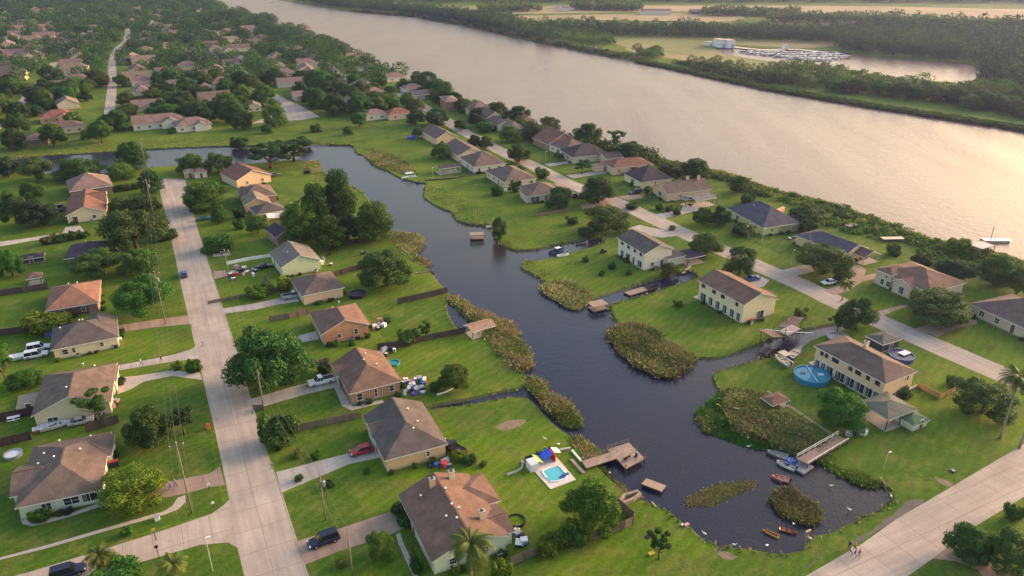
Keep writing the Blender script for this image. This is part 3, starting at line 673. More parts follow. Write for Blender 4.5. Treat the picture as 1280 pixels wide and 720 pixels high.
# between the street and the canal
house('house', 'large brown roofed house with mint green walls and two chimneys, nearest the camera', [(542, 702), (636, 671), (587, 592), (495, 619)], 3.0, 'u', 'gg', .40, 'brown', 'palegreen',
      wings=[(-.05, .70, .02, .47, 2.8, 'w', 'hh', .34), (.1, .62, -.45, -.05, 2.7, 'w', 'gg', .3)], vents=[(-.02, -.05), (.05, -.12), (-.15, -.15), (-.05, -.25), (-.3, .3), (.02, .2)], chims=[(.22, .42, 'cream'), (.3, -.26, 'cream'), (-.1, .35, 'tan')],
      auto=False, wins=[('S', -.25, 1.5, 1.2, 1.3, 'w'), ('S', .2, 1.5, 1.4, 1.3, 'w'), ('W', -.1, 1.1, 1.1, 2.1, 'd'), ('W', .3, 1.2, 4.4, 2.2, 'g'), ('W', -.35, 1.5, 1.5, 1.3, 'w'), ('E', .2, 1.2, 2.2, 2.0, 's', 1), ('S', -.1, 1.5, 1.2, 1.1, 'w', 1)])
house('house', 'tan walled house with charcoal grey roof and red car on its driveway', [(480, 575), (561, 556), (527, 501), (454, 521)], 2.9, 'u', 'hg', .46, 'grey', 'tan', wings=[(-.52, .15, .02, .35, 2.8, 'w', 'gh')], vents=[(.2, -.1), (.15, .2), (.05, -.3)], auto=False,
      wins=[('S', .2, 1.6, .7, 1.2, 'w'), ('W', .2, 1.2, 4.2, 2.2, 'g', 1), ('W', -.25, 1.5, 1.2, 1.2, 'w'), ('W', -.05, 1.1, 1, 2.1, 'd')])
house('house', 'brick house with brown roof and white pickup on its driveway', [(436, 492), (502, 477), (477, 438), (415, 455)], 2.9, 'u', 'hg', .46, 'brown', 'brick', vents=[(.1, .25), (-.02, .02), (.2, -.1)], wings=[(-.55, .1, .12, .45, 2.8, 'w', 'gh')], auto=False,
      wins=[('S', -.33, 1.4, 1.3, 1.7, 'w'), ('S', 0, 1.4, .7, 2.0, 'w'), ('S', .33, 1.5, 1.1, 1.5, 'w'), ('W', -.3, 1.1, 1, 2.1, 'd'), ('W', .1, 1.2, 4.2, 2.2, 'g', 1)])
house('house', 'orange stucco and brick gabled house with light brown roof', [(399, 419), (462, 406), (445, 377), (389, 391)], 3.0, 'u', 'gh', .45, 'brown', 'obrick', gable='stucco', vents=[(-.1, .1), (.1, .3)], auto=False,
      wins=[('S', -.15, 1.5, .9, 1.2, 'w'), ('S', .22, 1.8, 1, 1.5, 'w'), ('W', 0, 1.1, 1, 2.1, 'd'), ('W', .3, 1.2, 3.6, 2.2, 'g'), ('E', 0, 1.1, 2, 2.1, 's')])
house('house', 'peach walled house with taupe hip roof and round trampoline behind', [(375, 370), (431, 360), (412, 337), (365, 350)], 2.9, 'u', 'hh', .42, 'taupe', 'peach', vents=[(.1, .2)], wins=[('W', .2, 1.2, 4, 2.2, 'g')], auto=False)
house('house', 'lime green gabled house with two tone grey roof', [(350, 335), (402, 325), (385, 306), (337, 316)], 3.2, 'u', 'gg', .46, 'sage', 'green', vents=[(-.2, -.1), (.05, .3)], auto=False, wins=[('S', .02, 4.0, .6, .6, 'w'), ('W', -.2, 1.1, 1, 2.1, 'd'), ('W', .2, 1.2, 3.5, 2.1, 'g')])
house('house', 'small brick house with dark purple roof by the tall trees', [(341, 298), (371, 291), (356, 280), (336, 287)], 2.9, 'u', 'gg', .5, 'purple', 'redbrick', auto=False, wins=[('S', .1, 1.7, .9, 2.0, 'w'), ('W', 0, 1.1, 1, 2.1, 'd')])
house('house', 'grey brown hip roofed house with white awning at its side', [(320, 269), (359, 262), (348, 253), (312, 259)], 2.8, 'w', 'hh', .45, 'grey', 'beige', vents=[(.1, -.1)])
house('house', 'tan gabled house squeezed between two hip roofed houses', [(305, 257), (339, 253), (333, 243), (300, 247)], 2.9, 'u', 'gg', .45, 'tan', 'tan')
house('house', 'brown roofed house behind the tan gable with a side porch', [(303, 248), (350, 244), (334, 231), (296, 237)], 3.0, 'w', 'hh', .45, 'taupe', 'brown')
house('house', 'peach gable end house with reddish roof by the big shore tree', [(291, 228), (334, 218), (319, 206), (283, 217)], 3.1, 'u', 'gg', .42, 'rust', 'peach', auto=False, wins=[('S', -.2, 1.6, 1.1, 1.2, 'w'), ('S', .25, 1.6, 1.1, 1.2, 'w'), ('W', 0, 1.2, 3.4, 2.1, 'g')])
# peninsula lots
def two_storey(root_sx_sy, ground, upper, side='W'):
    root, sx, sy = root_sx_sy; ln = sy if side in 'WE' else sx
    for t, w, h, k in ground: opening(root, side, t * ln, h / 2 + .15, w, h, k, (0, 0, sx, sy))
    for t, w in upper: opening(root, side, t * ln, 4.35, w, 1.0, 'w', (0, 0, sx, sy), DARKTRIM)
    return root
two_storey(house('house', 'white two storey house with grey roof and yellow gable end', [(806, 317), (845, 311), (806, 291), (769, 297)], 5.3, 'u', 'gg', .38, 'grey', 'white', gable='yellow', auto=False,
      wings=[(.30, 1.0, -.55, .0, 2.6, 'w', 'gh', .3)], wins=[('S', -.2, 1.5, 1.2, 1.2, 'w'), ('S', .15, 1.2, 1, 2.1, 'd')]),
      [(-.32, 1.6, 2.2, 's'), (-.1, 2.2, 2.2, 's'), (.12, 1.0, 2.1, 'd'), (.34, 2.2, 2.2, 's')], [(-.34, 1.1), (-.1, 1.1), (.14, 1.1), (.36, 1.1)])
two_storey(house('house', 'yellow two storey house with rusty brown roof on the big lawn', [(930, 380), (974, 371), (911, 341), (869, 350)], 5.3, 'u', 'gg', .36, 'brown', 'yellow', auto=False, wings=[(.2, .62, -.48, -.15, 4.2, 'w', 'gg', .35)], wins=[('S', .1, 1.2, 2.4, 2.1, 's')]),
      [(.42, 1.4, 2.3, 's'), (.28, 1.6, 2.3, 's'), (.12, 1.6, 2.3, 's'), (-.04, 1.6, 2.3, 's'), (-.2, 1.6, 2.3, 's'), (-.38, 2.2, 2.3, 's')], [(.36, 1.0), (.05, 1.3), (-.15, 1.3), (-.4, 1.3)])
two_storey(house('house', 'long beige two storey house with brown hip roof beside the blue pool', [(1106, 478), (1152, 465), (1056, 420), (1014, 432)], 5.3, 'u', 'hh', .40, 'taupe', 'peach', auto=False, chims=[(.25, .1, 'cream')],
      wins=[('S', .3, 4.2, .8, 1.3, 'w'), ('S', -.1, 1.2, 1.6, 1.2, 'w')]),
      [(-.44, 1.3, 2.3, 's'), (-.35, 1.3, 2.3, 's'), (-.25, 2.0, 2.3, 's'), (-.08, 2.8, 2.3, 's'), (.06, 2.8, 2.3, 's'), (.2, 2.8, 2.3, 's'), (.32, 2.0, 2.3, 's'), (.43, 1.6, 2.3, 's')], [(-.4, .8), (-.33, .8), (-.22, .8), (-.17, .8), (.03, .9), (.12, .7), (.16, .7), (.28, .9), (.41, 1.1)])
house('house', 'low beige house with brown roof at the right edge of the view', [(1318, 428), (1362, 412), (1264, 363), (1220, 382)], 2.9, 'u', 'hh', .46, 'taupe', 'beige', auto=False,
      wins=[('W', .38, 1.5, 1.6, 1.4, 'w'), ('W', .22, 1.2, 1.2, 2.1, 's'), ('W', .05, 1.2, 1.0, 2.1, 'd'), ('W', -.15, 1.5, 1.4, 1.4, 'w'), ('W', -.35, 1.5, 1.4, 1.4, 'w')])
house('house', 'stucco house with arched front and reddish brown roof', [(1163, 367), (1208, 353), (1139, 326), (1097, 338)], 3.6, 'u', 'hh', .36, 'brown', 'beige', auto=False, wings=[(-.6, .0, -.22, .12, 3.3, 'w', 'gh', .5), (-.56, .0, .2, .5, 4.2, 'w', 'hh', .4)],
      wins=[('W', .4, 1.4, 1.2, 1.6, 'w', 2), ('W', .0, 1.4, 1.2, 1.6, 'w', 2), ('W', 0, 1.5, 1.6, 2.2, 's', 1), ('W', .14, 1.2, 1.4, 2.4, 'd'), ('W', -.35, 1.5, 1.5, 1.4, 'w'), ('W', .2, 3.2, .9, .9, 'w', 2)])
house('house', 'white house with long slate blue roof and peach end gable near the river', [(1059, 318), (1084, 311), (1024, 286), (994, 295)], 2.9, 'u', 'gh', .42, 'blue', 'peach', wings=[(-.55, .5, .22, .5, 3.1, 'w', 'hh', .42)], auto=False, wins=[('W', .38, 1.5, 1.2, 1.2, 'w'), ('W', .2, 1.1, 1, 2.1, 'd'), ('W', -.2, 1.5, 1.5, 1.2, 'w')])
LIME = house('house', 'lime walled house with tall slate roof and orange dormer wedge', [(953, 286), (999, 278), (955, 253), (912, 260)], 2.9, 'u', 'hh', .55, 'blue', 'lime', wings=[(-.1, .5, -.5, -.1, 3.0, 'w', 'hh', .5)], auto=False, vents=[(-.2, .1)], wins=[('S', -.25, 1.5, .9, 1.1, 'w'), ('S', .3, 1.5, .8, 1.1, 'w'), ('W', .2, 1.3, 3.4, 2.2, 'g'), ('W', -.2, 1.4, 1.6, 1.4, 'w')])
dm = MB(); dm.prism([(.3, -5.2), (6.3, -2.4), (6.3, -1.2), (.3, -4.0)], 4.2, 5.7, WL['stucco']); dm.build('dormer', LIME[0])
house('house', 'peach walled house with long brown roof beside the grey carport', [(832, 244), (886, 236), (870, 225), (820, 233)], 3.0, 'w', 'gg', .5, 'taupe', 'peach', chims=[(.15, .1, 'cream'), (.36, -.05, 'peach')], auto=False, wins=[('S', -.2, 1.5, 1.1, 1.1, 'w'), ('W', 0, 1.6, 2.2, 1.6, 'w')])
house('house', 'yellow walled house with steep dark hip roof near the river hedge', [(799, 229), (837, 222), (819, 210), (786, 217)], 3.0, 'u', 'hh', .62, 'dark', 'yellow', auto=False, wins=[('S', -.05, 1.6, .7, 1.3, 'w'), ('W', 0, 1.4, 2.4, 1.8, 'w')])
house('house', 'peach house with low rusty hip roof right of the beige garage wing', [(764, 211), (813, 205), (803, 196), (757, 203)], 3.1, 'w', 'hh', .42, 'rust', 'peach', auto=False, wins=[('S', -.35, 1.5, 1, 1.3, 'w'), ('S', -.1, 1.5, .8, 1.2, 'w'), ('W', 0, 1.2, 3.2, 2.2, 'g')])
house('house', 'beige house with dark grey hip roof and white garage wing', [(714, 197), (762, 192), (744, 182), (702, 187)], 3.0, 'w', 'hh', .5, 'dark', 'beige', wings=[(.25, .72, -.95, -.3, 2.6, 'w', 'gg', .3)], auto=False, wins=[('S', -.2, 1.2, 3.4, 2.2, 'g'), ('W', .1, 1.5, 1.2, 1.4, 'w')])
house('house', 'white pillared house with brown roof next to the dark hip roof', [(709, 190), (735, 184), (719, 173), (691, 181)], 3.0, 'u', 'hh', .45, 'taupe', 'white', wins=[('W', 0, 1.2, 2.4, 2.2, 's')])
house('house', 'brick house with brown gabled roof above the bright street lawn', [(683, 182), (716, 175), (706, 165), (674, 173)], 3.0, 'u', 'gg', .5, 'rust', 'redbrick')
house('house', 'taupe roofed house with pillared porch facing the inlet', [(661, 246), (699, 240), (690, 228), (652, 233)], 2.9, 'w', 'hh', .45, 'taupe', 'beige', auto=False, wings=[(-.62, -.2, -.5, .2, 2.7, 'u', 'hh', .3)], wins=[('S', -.3, 1.3, 1.8, 2.1, 's'), ('S', .0, 1.3, 1.2, 2.1, 's'), ('S', .3, 1.3, 1.4, 2.1, 's'), ('S', 0, 1.3, 2, 2.0, 's', 1)])
house('house', 'wide domed brown hip roof house with cluttered canal porch', [(628, 231), (664, 221), (647, 207), (615, 213)], 2.9, 'u', 'hh', .44, 'taupe', 'cream')
house('house', 'dark brown domed hip roof house beside the dock wall', [(590, 209), (632, 204), (613, 191), (578, 197)], 3.0, 'w', 'hh', .48, 'taupe', 'white')
house('house', 'taupe roofed house with pale front gable by the round lawn tree', [(570, 196), (604, 190), (586, 178), (557, 182)], 3.0, 'u', 'gg', .42, 'taupe', 'cream')
house('house', 'peach gable house with blue tarp in its yard', [(543, 175), (567, 170), (555, 159), (531, 164)], 3.2, 'u', 'gg', .48, 'taupe', 'peach')
house('house', 'pinkish brown roofed house under the river trees', [(586, 142), (617, 138), (612, 129), (582, 133)], 3.0, 'w', 'hh', .42, 'pink', 'beige')
house('house', 'pale yellow gabled house among dark trees by the river', [(604, 150), (625, 146), (616, 138), (597, 142)], 3.2, 'u', 'gg', .55, 'taupe', 'yellow', auto=False)
house('house', 'white gabled house with brown roof in the river row', [(620, 158), (635, 155), (628, 147), (613, 150)], 3.0, 'u', 'gg', .45, 'taupe', 'white')
house('house', 'brown roofed house between white gable and orange roof', [(634, 163), (649, 159), (641, 149), (628, 153)], 3.0, 'u', 'hh', .45, 'pink', 'beige')
house('house', 'small house with orange roof in the river row', [(648, 153), (662, 149), (655, 141), (641, 144)], 3.0, 'u', 'gg', .45, 'salmon', 'tan')
house('house', 'two storey red brick house with flat pale roof', [(556, 128), (570, 126), (568, 119), (552, 121)], 5.2, 'w', 'hh', .15, 'pink', 'redbrick', storeys=2)
# suburb beyond the channel
random.seed(21)
FAR = [(168, 203, 122, 142, 'pink', 'peach', 'peach house with mauve roof right of the far street'), (170, 232, 148, 161, 'pink', 'white', 'long low pale house behind the grass bank'), (55, 93, 138, 155, 'red', 'stucco', 'red roofed house with orange walls left of the far street'),
  (69, 104, 154, 168, 'taupe', 'peach', 'taupe roofed house at the bank end of the lawn'), (67, 98, 112, 124, 'pink', 'white', 'pinkish roofed house with white end wall'), (83, 103, 88, 96, 'pink', 'beige', 'mauve roof peeking over trees'), (172, 191, 100, 116, 'pink', 'peach', 'mauve roofed house east of the far street'),
  (191, 213, 113, 127, 'tan', 'beige', 'tan roofed house beside the mauve roof'), (36, 60, 172, 182, 'pink', 'brown', 'long flat shed on the grass bank'), (220, 262, 147, 166, 'pink', 'white', 'white house half behind the round bank tree'), (296, 334, 113, 128, 'pink', 'beige', 'big mauve roofed house at the turning circle'),
  (309, 326, 130, 141, 'tan', 'yellow', 'small yellow house at the turning circle'), (344, 367, 86, 98, 'pink', 'peach', 'peach house with pink roof on the far side street'), (327, 345, 72, 83, 'red', 'peach', 'orange roofed house on the far side street'), (367, 386, 112, 128, 'pink', 'beige', 'mauve house row, western house'),
  (385, 402, 116, 129, 'rust', 'tan', 'rusty house in the mauve house row'), (401, 420, 121, 131, 'pink', 'beige', 'mauve house row, eastern house'), (279, 300, 73, 86, 'taupe', 'cream', 'cream house with taupe roof far along the side street'), (454, 482, 134, 153, 'pink', 'white', 'pink roofed long house facing the lawn'),
  (482, 513, 136, 151, 'rust', 'peach', 'brown roofed end house facing the lawn'), (434, 456, 67, 77, 'tan', 'yellow', 'yellow house by the river far up the lane'), (431, 446, 61, 69, 'taupe', 'peach', 'brown house by the river far up the lane'), (450, 475, 78, 93, 'pink', 'white', 'white house by the dusty lane'),
  (481, 506, 94, 103, 'pink', 'white', 'pale roofed white house by the river trees'), (503, 528, 106, 118, 'tan', 'white', 'white walled house with tan roof by the river'), (415, 434, 98, 111, 'taupe', 'beige', 'taupe roofed house beside the dusty lane'), (522, 534, 138, 149, 'pink', 'beige', 'little pale house by the dark garage'),
  (515, 535, 115, 126, 'blue', 'beige', 'blue grey roofed house near the river'), (262, 276, 57, 66, 'pink', 'beige', 'mauve roof among the far canopy'), (0, 18, 69, 78, 'salmon', 'peach', 'salmon roofed house at the left edge'), (374, 388, 32, 39, 'pink', 'peach', 'pink house near the river bend'),
  (186, 206, 30, 37, 'pink', 'peach', 'peach house high in the far canopy'), (206, 224, 31, 39, 'tan', 'peach', 'beige house high in the far canopy'), (213, 226, 38, 46, 'pink', 'peach', 'pinkish house above the far street'), (197, 212, 41, 50, 'pink', 'peach', 'mauve house above the far street'),
  (204, 221, 54, 62, 'pink', 'peach', 'rosy roofed house near the far street end'), (175, 190, 60, 67, 'tan', 'peach', 'tan house behind the street end trees'), (44, 62, 14, 18, 'tan', 'white', 'tiny pale house at the far left skyline'), (55, 72, 12, 17, 'pink', 'peach', 'tiny peach house near the far skyline'),
  (262, 278, 31, 36, 'tan', 'white', 'white house shining in the dark far canopy'), (112, 124, 40, 46, 'tan', 'beige', 'tan house left of the far street end')]
for i, (x0, x1, y0, y1, rf, wl, lab) in enumerate(FAR):
    y = y1 - (y1 - y0) * .25; p = G((x0 + x1) / 2, y); s = scale_at(p); w = (x1 - x0) / s * .98; d = max(8.0, min(w * .7, 13))
    he = 3.0; ang = TH + random.uniform(-.1, .1)
    root = empty('house', (p.x, p.y, 0), ang, lab, 'house', 'houses of the suburb beyond the channel')
    FOOT.append((p.x, p.y, ang, w / 2 + 1, d / 2 + 1))
    ax = 'w' if w > d * 1.1 else 'u'
    b = (0, 0, w, d, he, ax, random.choice(('hh', 'gh', 'gg')), .5, .5); wb = MB(); rb = MB(); wall_block(wb, b, WL[wl]); roof_block(rb, b, RF[rf])
    if w > 14:
        b2 = (w * .2, -d * .3, w * .35, d * .7, he + .02, 'u', 'gh', .5, .46); wall_block(wb, b2, WL[wl]); roof_block(rb, b2, RF[rf])
    wb.build('wall', root); rb.build('roof', root)
    n = max(2, int(w / 4.5))
    for k in range(n):
        fme, pme = window_mesh(1.4, 1.2, 'w', TRIM); t = (k + .5) / n * w - w / 2
        if w > 14 and abs(t - w * .2) < w * .2: continue
        f = link_mesh('window', fme, root); f.location = (t, -d / 2 - .005, 1.5); link_mesh('pane', pme, f)

# more roofs glimpsed through the far canopy
random.seed(77); nfar = 0
FARLABELS = {'pink': 'pinkish roof glimpsed through the far tree canopy', 'tan': 'tan roof glimpsed through the far tree canopy', 'salmon': 'orange roof glimpsed through the far tree canopy', 'taupe': 'taupe roof glimpsed through the far tree canopy'}
tries = 0
while nfar < 105 and tries < 4000:
    tries += 1; px, py = random.uniform(-20, 500), random.uniform(14, 140)
    if py < 14 + max(0, (px - 250)) * .42 or (px - 138) ** 2 < 150: continue
    p = G(px, py)
    if any((p.x - f[0]) ** 2 + (p.y - f[1]) ** 2 < 20 ** 2 for f in FOOT) or any(pip(p.x + a, p.y + b, r) for r in ROADS for a in (-8, 0, 8) for b in (-7, 0, 7)) or in_water(p.x, p.y): continue
    w = random.uniform(13, 19); d = random.uniform(9, 12); rf = random.choice(('pink', 'taupe', 'tan', 'pink', 'taupe', 'tan')); wl = random.choice(('white', 'peach', 'cream', 'beige'))
    ang = TH + random.choice((0, R(90))) + random.uniform(-.15, .15); root = empty('house', (p.x, p.y, 0), ang, FARLABELS[rf], 'house', 'roofs in the far canopy ' + rf); FOOT.append((p.x, p.y, ang, w / 2 + .5, d / 2 + .5)); nfar += 1
    b = (0, 0, w, d, 3.1, 'w', random.choice(('hh', 'gh', 'gg')), .55, .5); wb = MB(); rb = MB(); wall_block(wb, b, WL[wl]); roof_block(rb, b, RF[rf]); wb.build('wall', root); rb.build('roof', root)
# ------------------------------------------------------------------ trees
rng = np.random.default_rng(5)
LEAF = {'oak': leaf_mat('leaf_oak', (.028, .078, .014), (.078, .150, .030)), 'bright': leaf_mat('leaf_bright', (.042, .118, .014), (.105, .205, .030)), 'olive': leaf_mat('leaf_olive', (.045, .088, .018), (.110, .165, .036)),
        'gold': leaf_mat('leaf_gold', (.072, .135, .010), (.180, .230, .020)), 'blue': leaf_mat('leaf_bluegreen', (.022, .060, .022), (.058, .105, .040)), 'vivid': leaf_mat('leaf_vivid', (.050, .155, .012), (.115, .255, .028)), 'far': leaf_mat('leaf_far', (.024, .058, .022), (.056, .10, .036)), 'scrub': leaf_mat('leaf_scrub', (.10, .18, .022), (.22, .29, .045))}
def quads_mesh(name, C, Nn, size, mats, midx=None, squash=1.0):
    """one leaf-clump face per row of C, facing roughly Nn"""
    n = len(C)
    a = rng.normal(size=(n, 3)); t = np.cross(Nn, a); t /= np.linalg.norm(t, axis=1)[:, None] + 1e-9
    b = np.cross(Nn, t)
    s = (size * rng.uniform(.6, 1.35, n))[:, None] if np.isscalar(size) else (size * rng.uniform(.6, 1.35, n))[:, None]
    k1 = rng.uniform(.55, 1.0, n)[:, None]
    bend = Nn * s * .22
    V = np.stack([C - t * s - bend, C - b * s * k1 * .8 + bend, C + t * s - bend, C + b * s * k1 + bend * .5], 1).reshape(-1, 3)
    me = bpy.data.meshes.new(name)
    me.vertices.add(4 * n); me.vertices.foreach_set('co', V.astype(np.float32).ravel())
    me.loops.add(4 * n); me.loops.foreach_set('vertex_index', np.arange(4 * n, dtype=np.int32))
    me.polygons.add(n); me.polygons.foreach_set('loop_start', np.arange(0, 4 * n, 4, dtype=np.int32)); me.polygons.foreach_set('loop_total', np.full(n, 4, np.int32))
    for m in mats: me.materials.append(m)
    if midx is not None: me.polygons.foreach_set('material_index', midx.astype(np.int32))
    me.update(calc_edges=True); return me
def crown_points(lobes, n, shell=.35):
    L = np.array(lobes, float); vol = L[:, 3] * L[:, 4] + .02; pr = vol / vol.sum()
    idx = rng.choice(len(L), n, p=pr); d = rng.normal(size=(n, 3)); d /= np.linalg.norm(d, axis=1)[:, None]
    r = 1 - shell * rng.random(n) ** 1.6
    r *= 1 + .13 * np.sin(d[:, 0] * 9 + idx * 1.7) * np.sin(d[:, 1] * 8 + idx) + .10 * np.sin(d[:, 2] * 11 + idx * 2.3)
    R3 = np.stack([L[idx, 3], L[idx, 3], L[idx, 4]], 1)
    C = L[idx, :3] + d * R3 * r[:, None]; C[:, 2] = np.maximum(C[:, 2], .03)
    nn = d / R3; nn /= np.linalg.norm(nn, axis=1)[:, None]
    nn = nn + rng.normal(size=(n, 3)) * .55; nn /= np.linalg.norm(nn, axis=1)[:, None]
    # drop what sits deep inside another lobe
    keep = np.ones(n, bool)
    for j, l in enumerate(L):
        q = (C - l[:3]) / np.array([l[3], l[3], l[4]]); keep &= ~((np.linalg.norm(q, axis=1) < .62) & (idx != j))
    return C[keep], nn[keep]
def make_lobes(kind, seed):
    r = random.Random(seed); out = []
    if kind == 'oak':
        out.append((0, 0, .56, .34, .30))
        for i in range(20):
            a = i * 2.4 + r.uniform(-.4, .4); q = r.uniform(.20, .40); out.append((math.cos(a) * q, math.sin(a) * q, r.uniform(.28, .78) - q * .2, r.uniform(.11, .19), r.uniform(.10, .17)))
        for i in range(6): out.append((r.uniform(-.2, .2), r.uniform(-.2, .2), r.uniform(.74, .88), r.uniform(.10, .17), r.uniform(.08, .12)))
    elif kind == 'round':
        out.append((0, 0, .52, .40, .38))
        for i in range(22):
            a = i * 2.4; q = r.uniform(.24, .40); out.append((math.cos(a) * q, math.sin(a) * q, r.uniform(.18, .74), r.uniform(.10, .17), r.uniform(.10, .16)))
        for i in range(5): out.append((r.uniform(-.16, .16), r.uniform(-.16, .16), r.uniform(.80, .88), .13, .11))
    elif kind == 'tall':
        for i in range(34):
            z = .14 + .76 * i / 33; w = .36 * math.sin(math.pi * min(1, (z + .05) / 1.02) ** .9) + .07; a = i * 2.4 + r.uniform(-.5, .5); q = w * r.uniform(.5, 1.0)
            out.append((math.cos(a) * q, math.sin(a) * q, z, r.uniform(.12, .20), r.uniform(.07, .12)))
        out.append((0, 0, .5, .3, .38))
    elif kind == 'loose':
        for i in range(15):
            a = i * 2.4 + r.uniform(-.6, .6); q = r.uniform(.08, .38); out.append((math.cos(a) * q, math.sin(a) * q, r.uniform(.40, .88), r.uniform(.08, .14), r.uniform(.06, .10)))
    elif kind == 'bush':
        out.append((0, 0, .30, .36, .42))
        for i in range(12):
            a = i * 2.4; q = r.uniform(.15, .34); out.append((math.cos(a) * q, math.sin(a) * q, r.uniform(.18, .7), r.uniform(.12, .2), r.uniform(.16, .28)))
    k1, k2 = r.uniform(0, 6.28), r.uniform(.0, .13)
    return [(x + k2 * math.cos(k1) * z, y + k2 * math.sin(k1) * z, z, a * r.uniform(.8, 1.15), b * r.uniform(.85, 1.15)) for x, y, z, a, b in out]
PROTO = {}
def trunk_mesh(kind, seed):
    r = random.Random(seed); m = MB()
    if kind == 'bush':
        for i in range(4):
            a = i * 1.6; m.tube([(0, 0, -.05), (math.cos(a) * .15, math.sin(a) * .15, .35)], [.03, .015], BARK, 5)
    else:
        hh = .42 if kind != 'tall' else .6
        m.tube([(0, 0, -.03), (.004, .003, .12), (.0, .01, .25), (.01, 0, hh)], [.042, .030, .026, .016], BARK, 8)
        for i in range(7):
            a = i * 2.4 + r.uniform(-.3, .3); q = r.uniform(.2, .34); z0 = r.uniform(.2, hh - .04)
            m.tube([(0, 0, z0), (math.cos(a) * q * .5, math.sin(a) * q * .5, z0 + .13), (math.cos(a) * q, math.sin(a) * q, z0 + .30)], [.018, .012, .005], BARK, 5)
    o = m.build('trunk', smooth=True, weld=True); COL.objects.unlink(o); me = o.data; bpy.data.objects.remove(o); return me
def proto(kind, leaf, v):
    k = (kind, leaf, v)
    if k not in PROTO:
        n = {'oak': 20000, 'round': 18500, 'tall': 17000, 'loose': 5500, 'bush': 4500}[kind]
        C, nn = crown_points(make_lobes(kind, hash(kind) % 97 if 0 else sum(map(ord, kind)) + v * 13), n)
        me = quads_mesh('crown', C, nn, {'oak': .0155, 'round': .016, 'tall': .017, 'loose': .02, 'bush': .035}[kind], [LEAF[leaf]])
        PROTO[k] = (trunk_mesh(kind, v), me)
    return PROTO[k]
TREES = []
def tree(p, w, h, kind, leaf, label, group, name='tree', cat='tree', v=None):
    if kind == 'palm': return palm(p, w, h, label, group)
    tm, cm = proto(kind, leaf, random.randrange(4) if v is None else v)
    root = empty(name, (p[0], p[1], 0), random.uniform(0, 6.28), label, cat, group)
    root.scale = (w, w * random.uniform(.92, 1.08), h)
    link_mesh('trunk' if kind != 'bush' else 'stem', tm, root); link_mesh('crown' if kind != 'bush' else 'foliage', cm, root)
    TREES.append((p[0], p[1], w)); return root
PALM = {}
def palm(p, w, h, label, group):
    key = 0
    if key not in PALM:
        m = MB(); r = random.Random(3); mt = leaf_mat('leaf_palm', (.055, .10, .016), (.13, .17, .03))
        for i in range(34):
            a = i * 2.4 + r.uniform(-.2, .2); el = r.uniform(-.35, 1.25); L_ = r.uniform(.62, .80)
            d = Vector((math.cos(a), math.sin(a), 0)); pts = []; pz = 0; px = 0; ang = el
            for k in range(9):
                pts.append(d * px + Vector((0, 0, pz))); px += math.cos(ang) * L_ / 8; pz += math.sin(ang) * L_ / 8; ang -= .22
            sd = Vector((-d.y, d.x, 0))
            for k in range(8):
                for j in range(3):
                    f0 = (j + .1) / 3; q = pts[k].lerp(pts[k + 1], f0); q2 = pts[k].lerp(pts[k + 1], f0 + .3); ln = .19 * math.sin(math.pi * min(1, (k + f0 + .8) / 9.2)) + .015
                    for s in (-1, 1):
                        tip = q.lerp(q2, .5) + sd * s * ln + d * .05 + Vector((0, 0, -ln * .55))
                        m.face([q, q2, tip], mt)
            m.tube(pts, [.006] * 8 + [.002], mt, 4)
        o = m.build('crown'); COL.objects.unlink(o); PALM[key] = o.data; bpy.data.objects.remove(o)
    root = empty('palm_tree', (p[0], p[1], 0), random.uniform(0, 6), label, 'palm tree', group)
    m = MB(); b = random.uniform(-.5, .5)
    pts = [Vector((b * (t ** 2), .3 * b * t, h * t - .1 * (1 - t))) for t in (0, .15, .4, .7, 1)]
    m.tube(pts, [.26, .19, .16, .15, .17], M_('palm_bark', (.27, .22, .18), var=.25, scale=2, fine=6), 9)
    m.build('trunk', root, smooth=True, weld=True)
    c = link_mesh('crown', PALM[key], root); c.location = pts[-1]; c.scale = (w, w, w)
    TREES.append((p[0], p[1], w)); return root
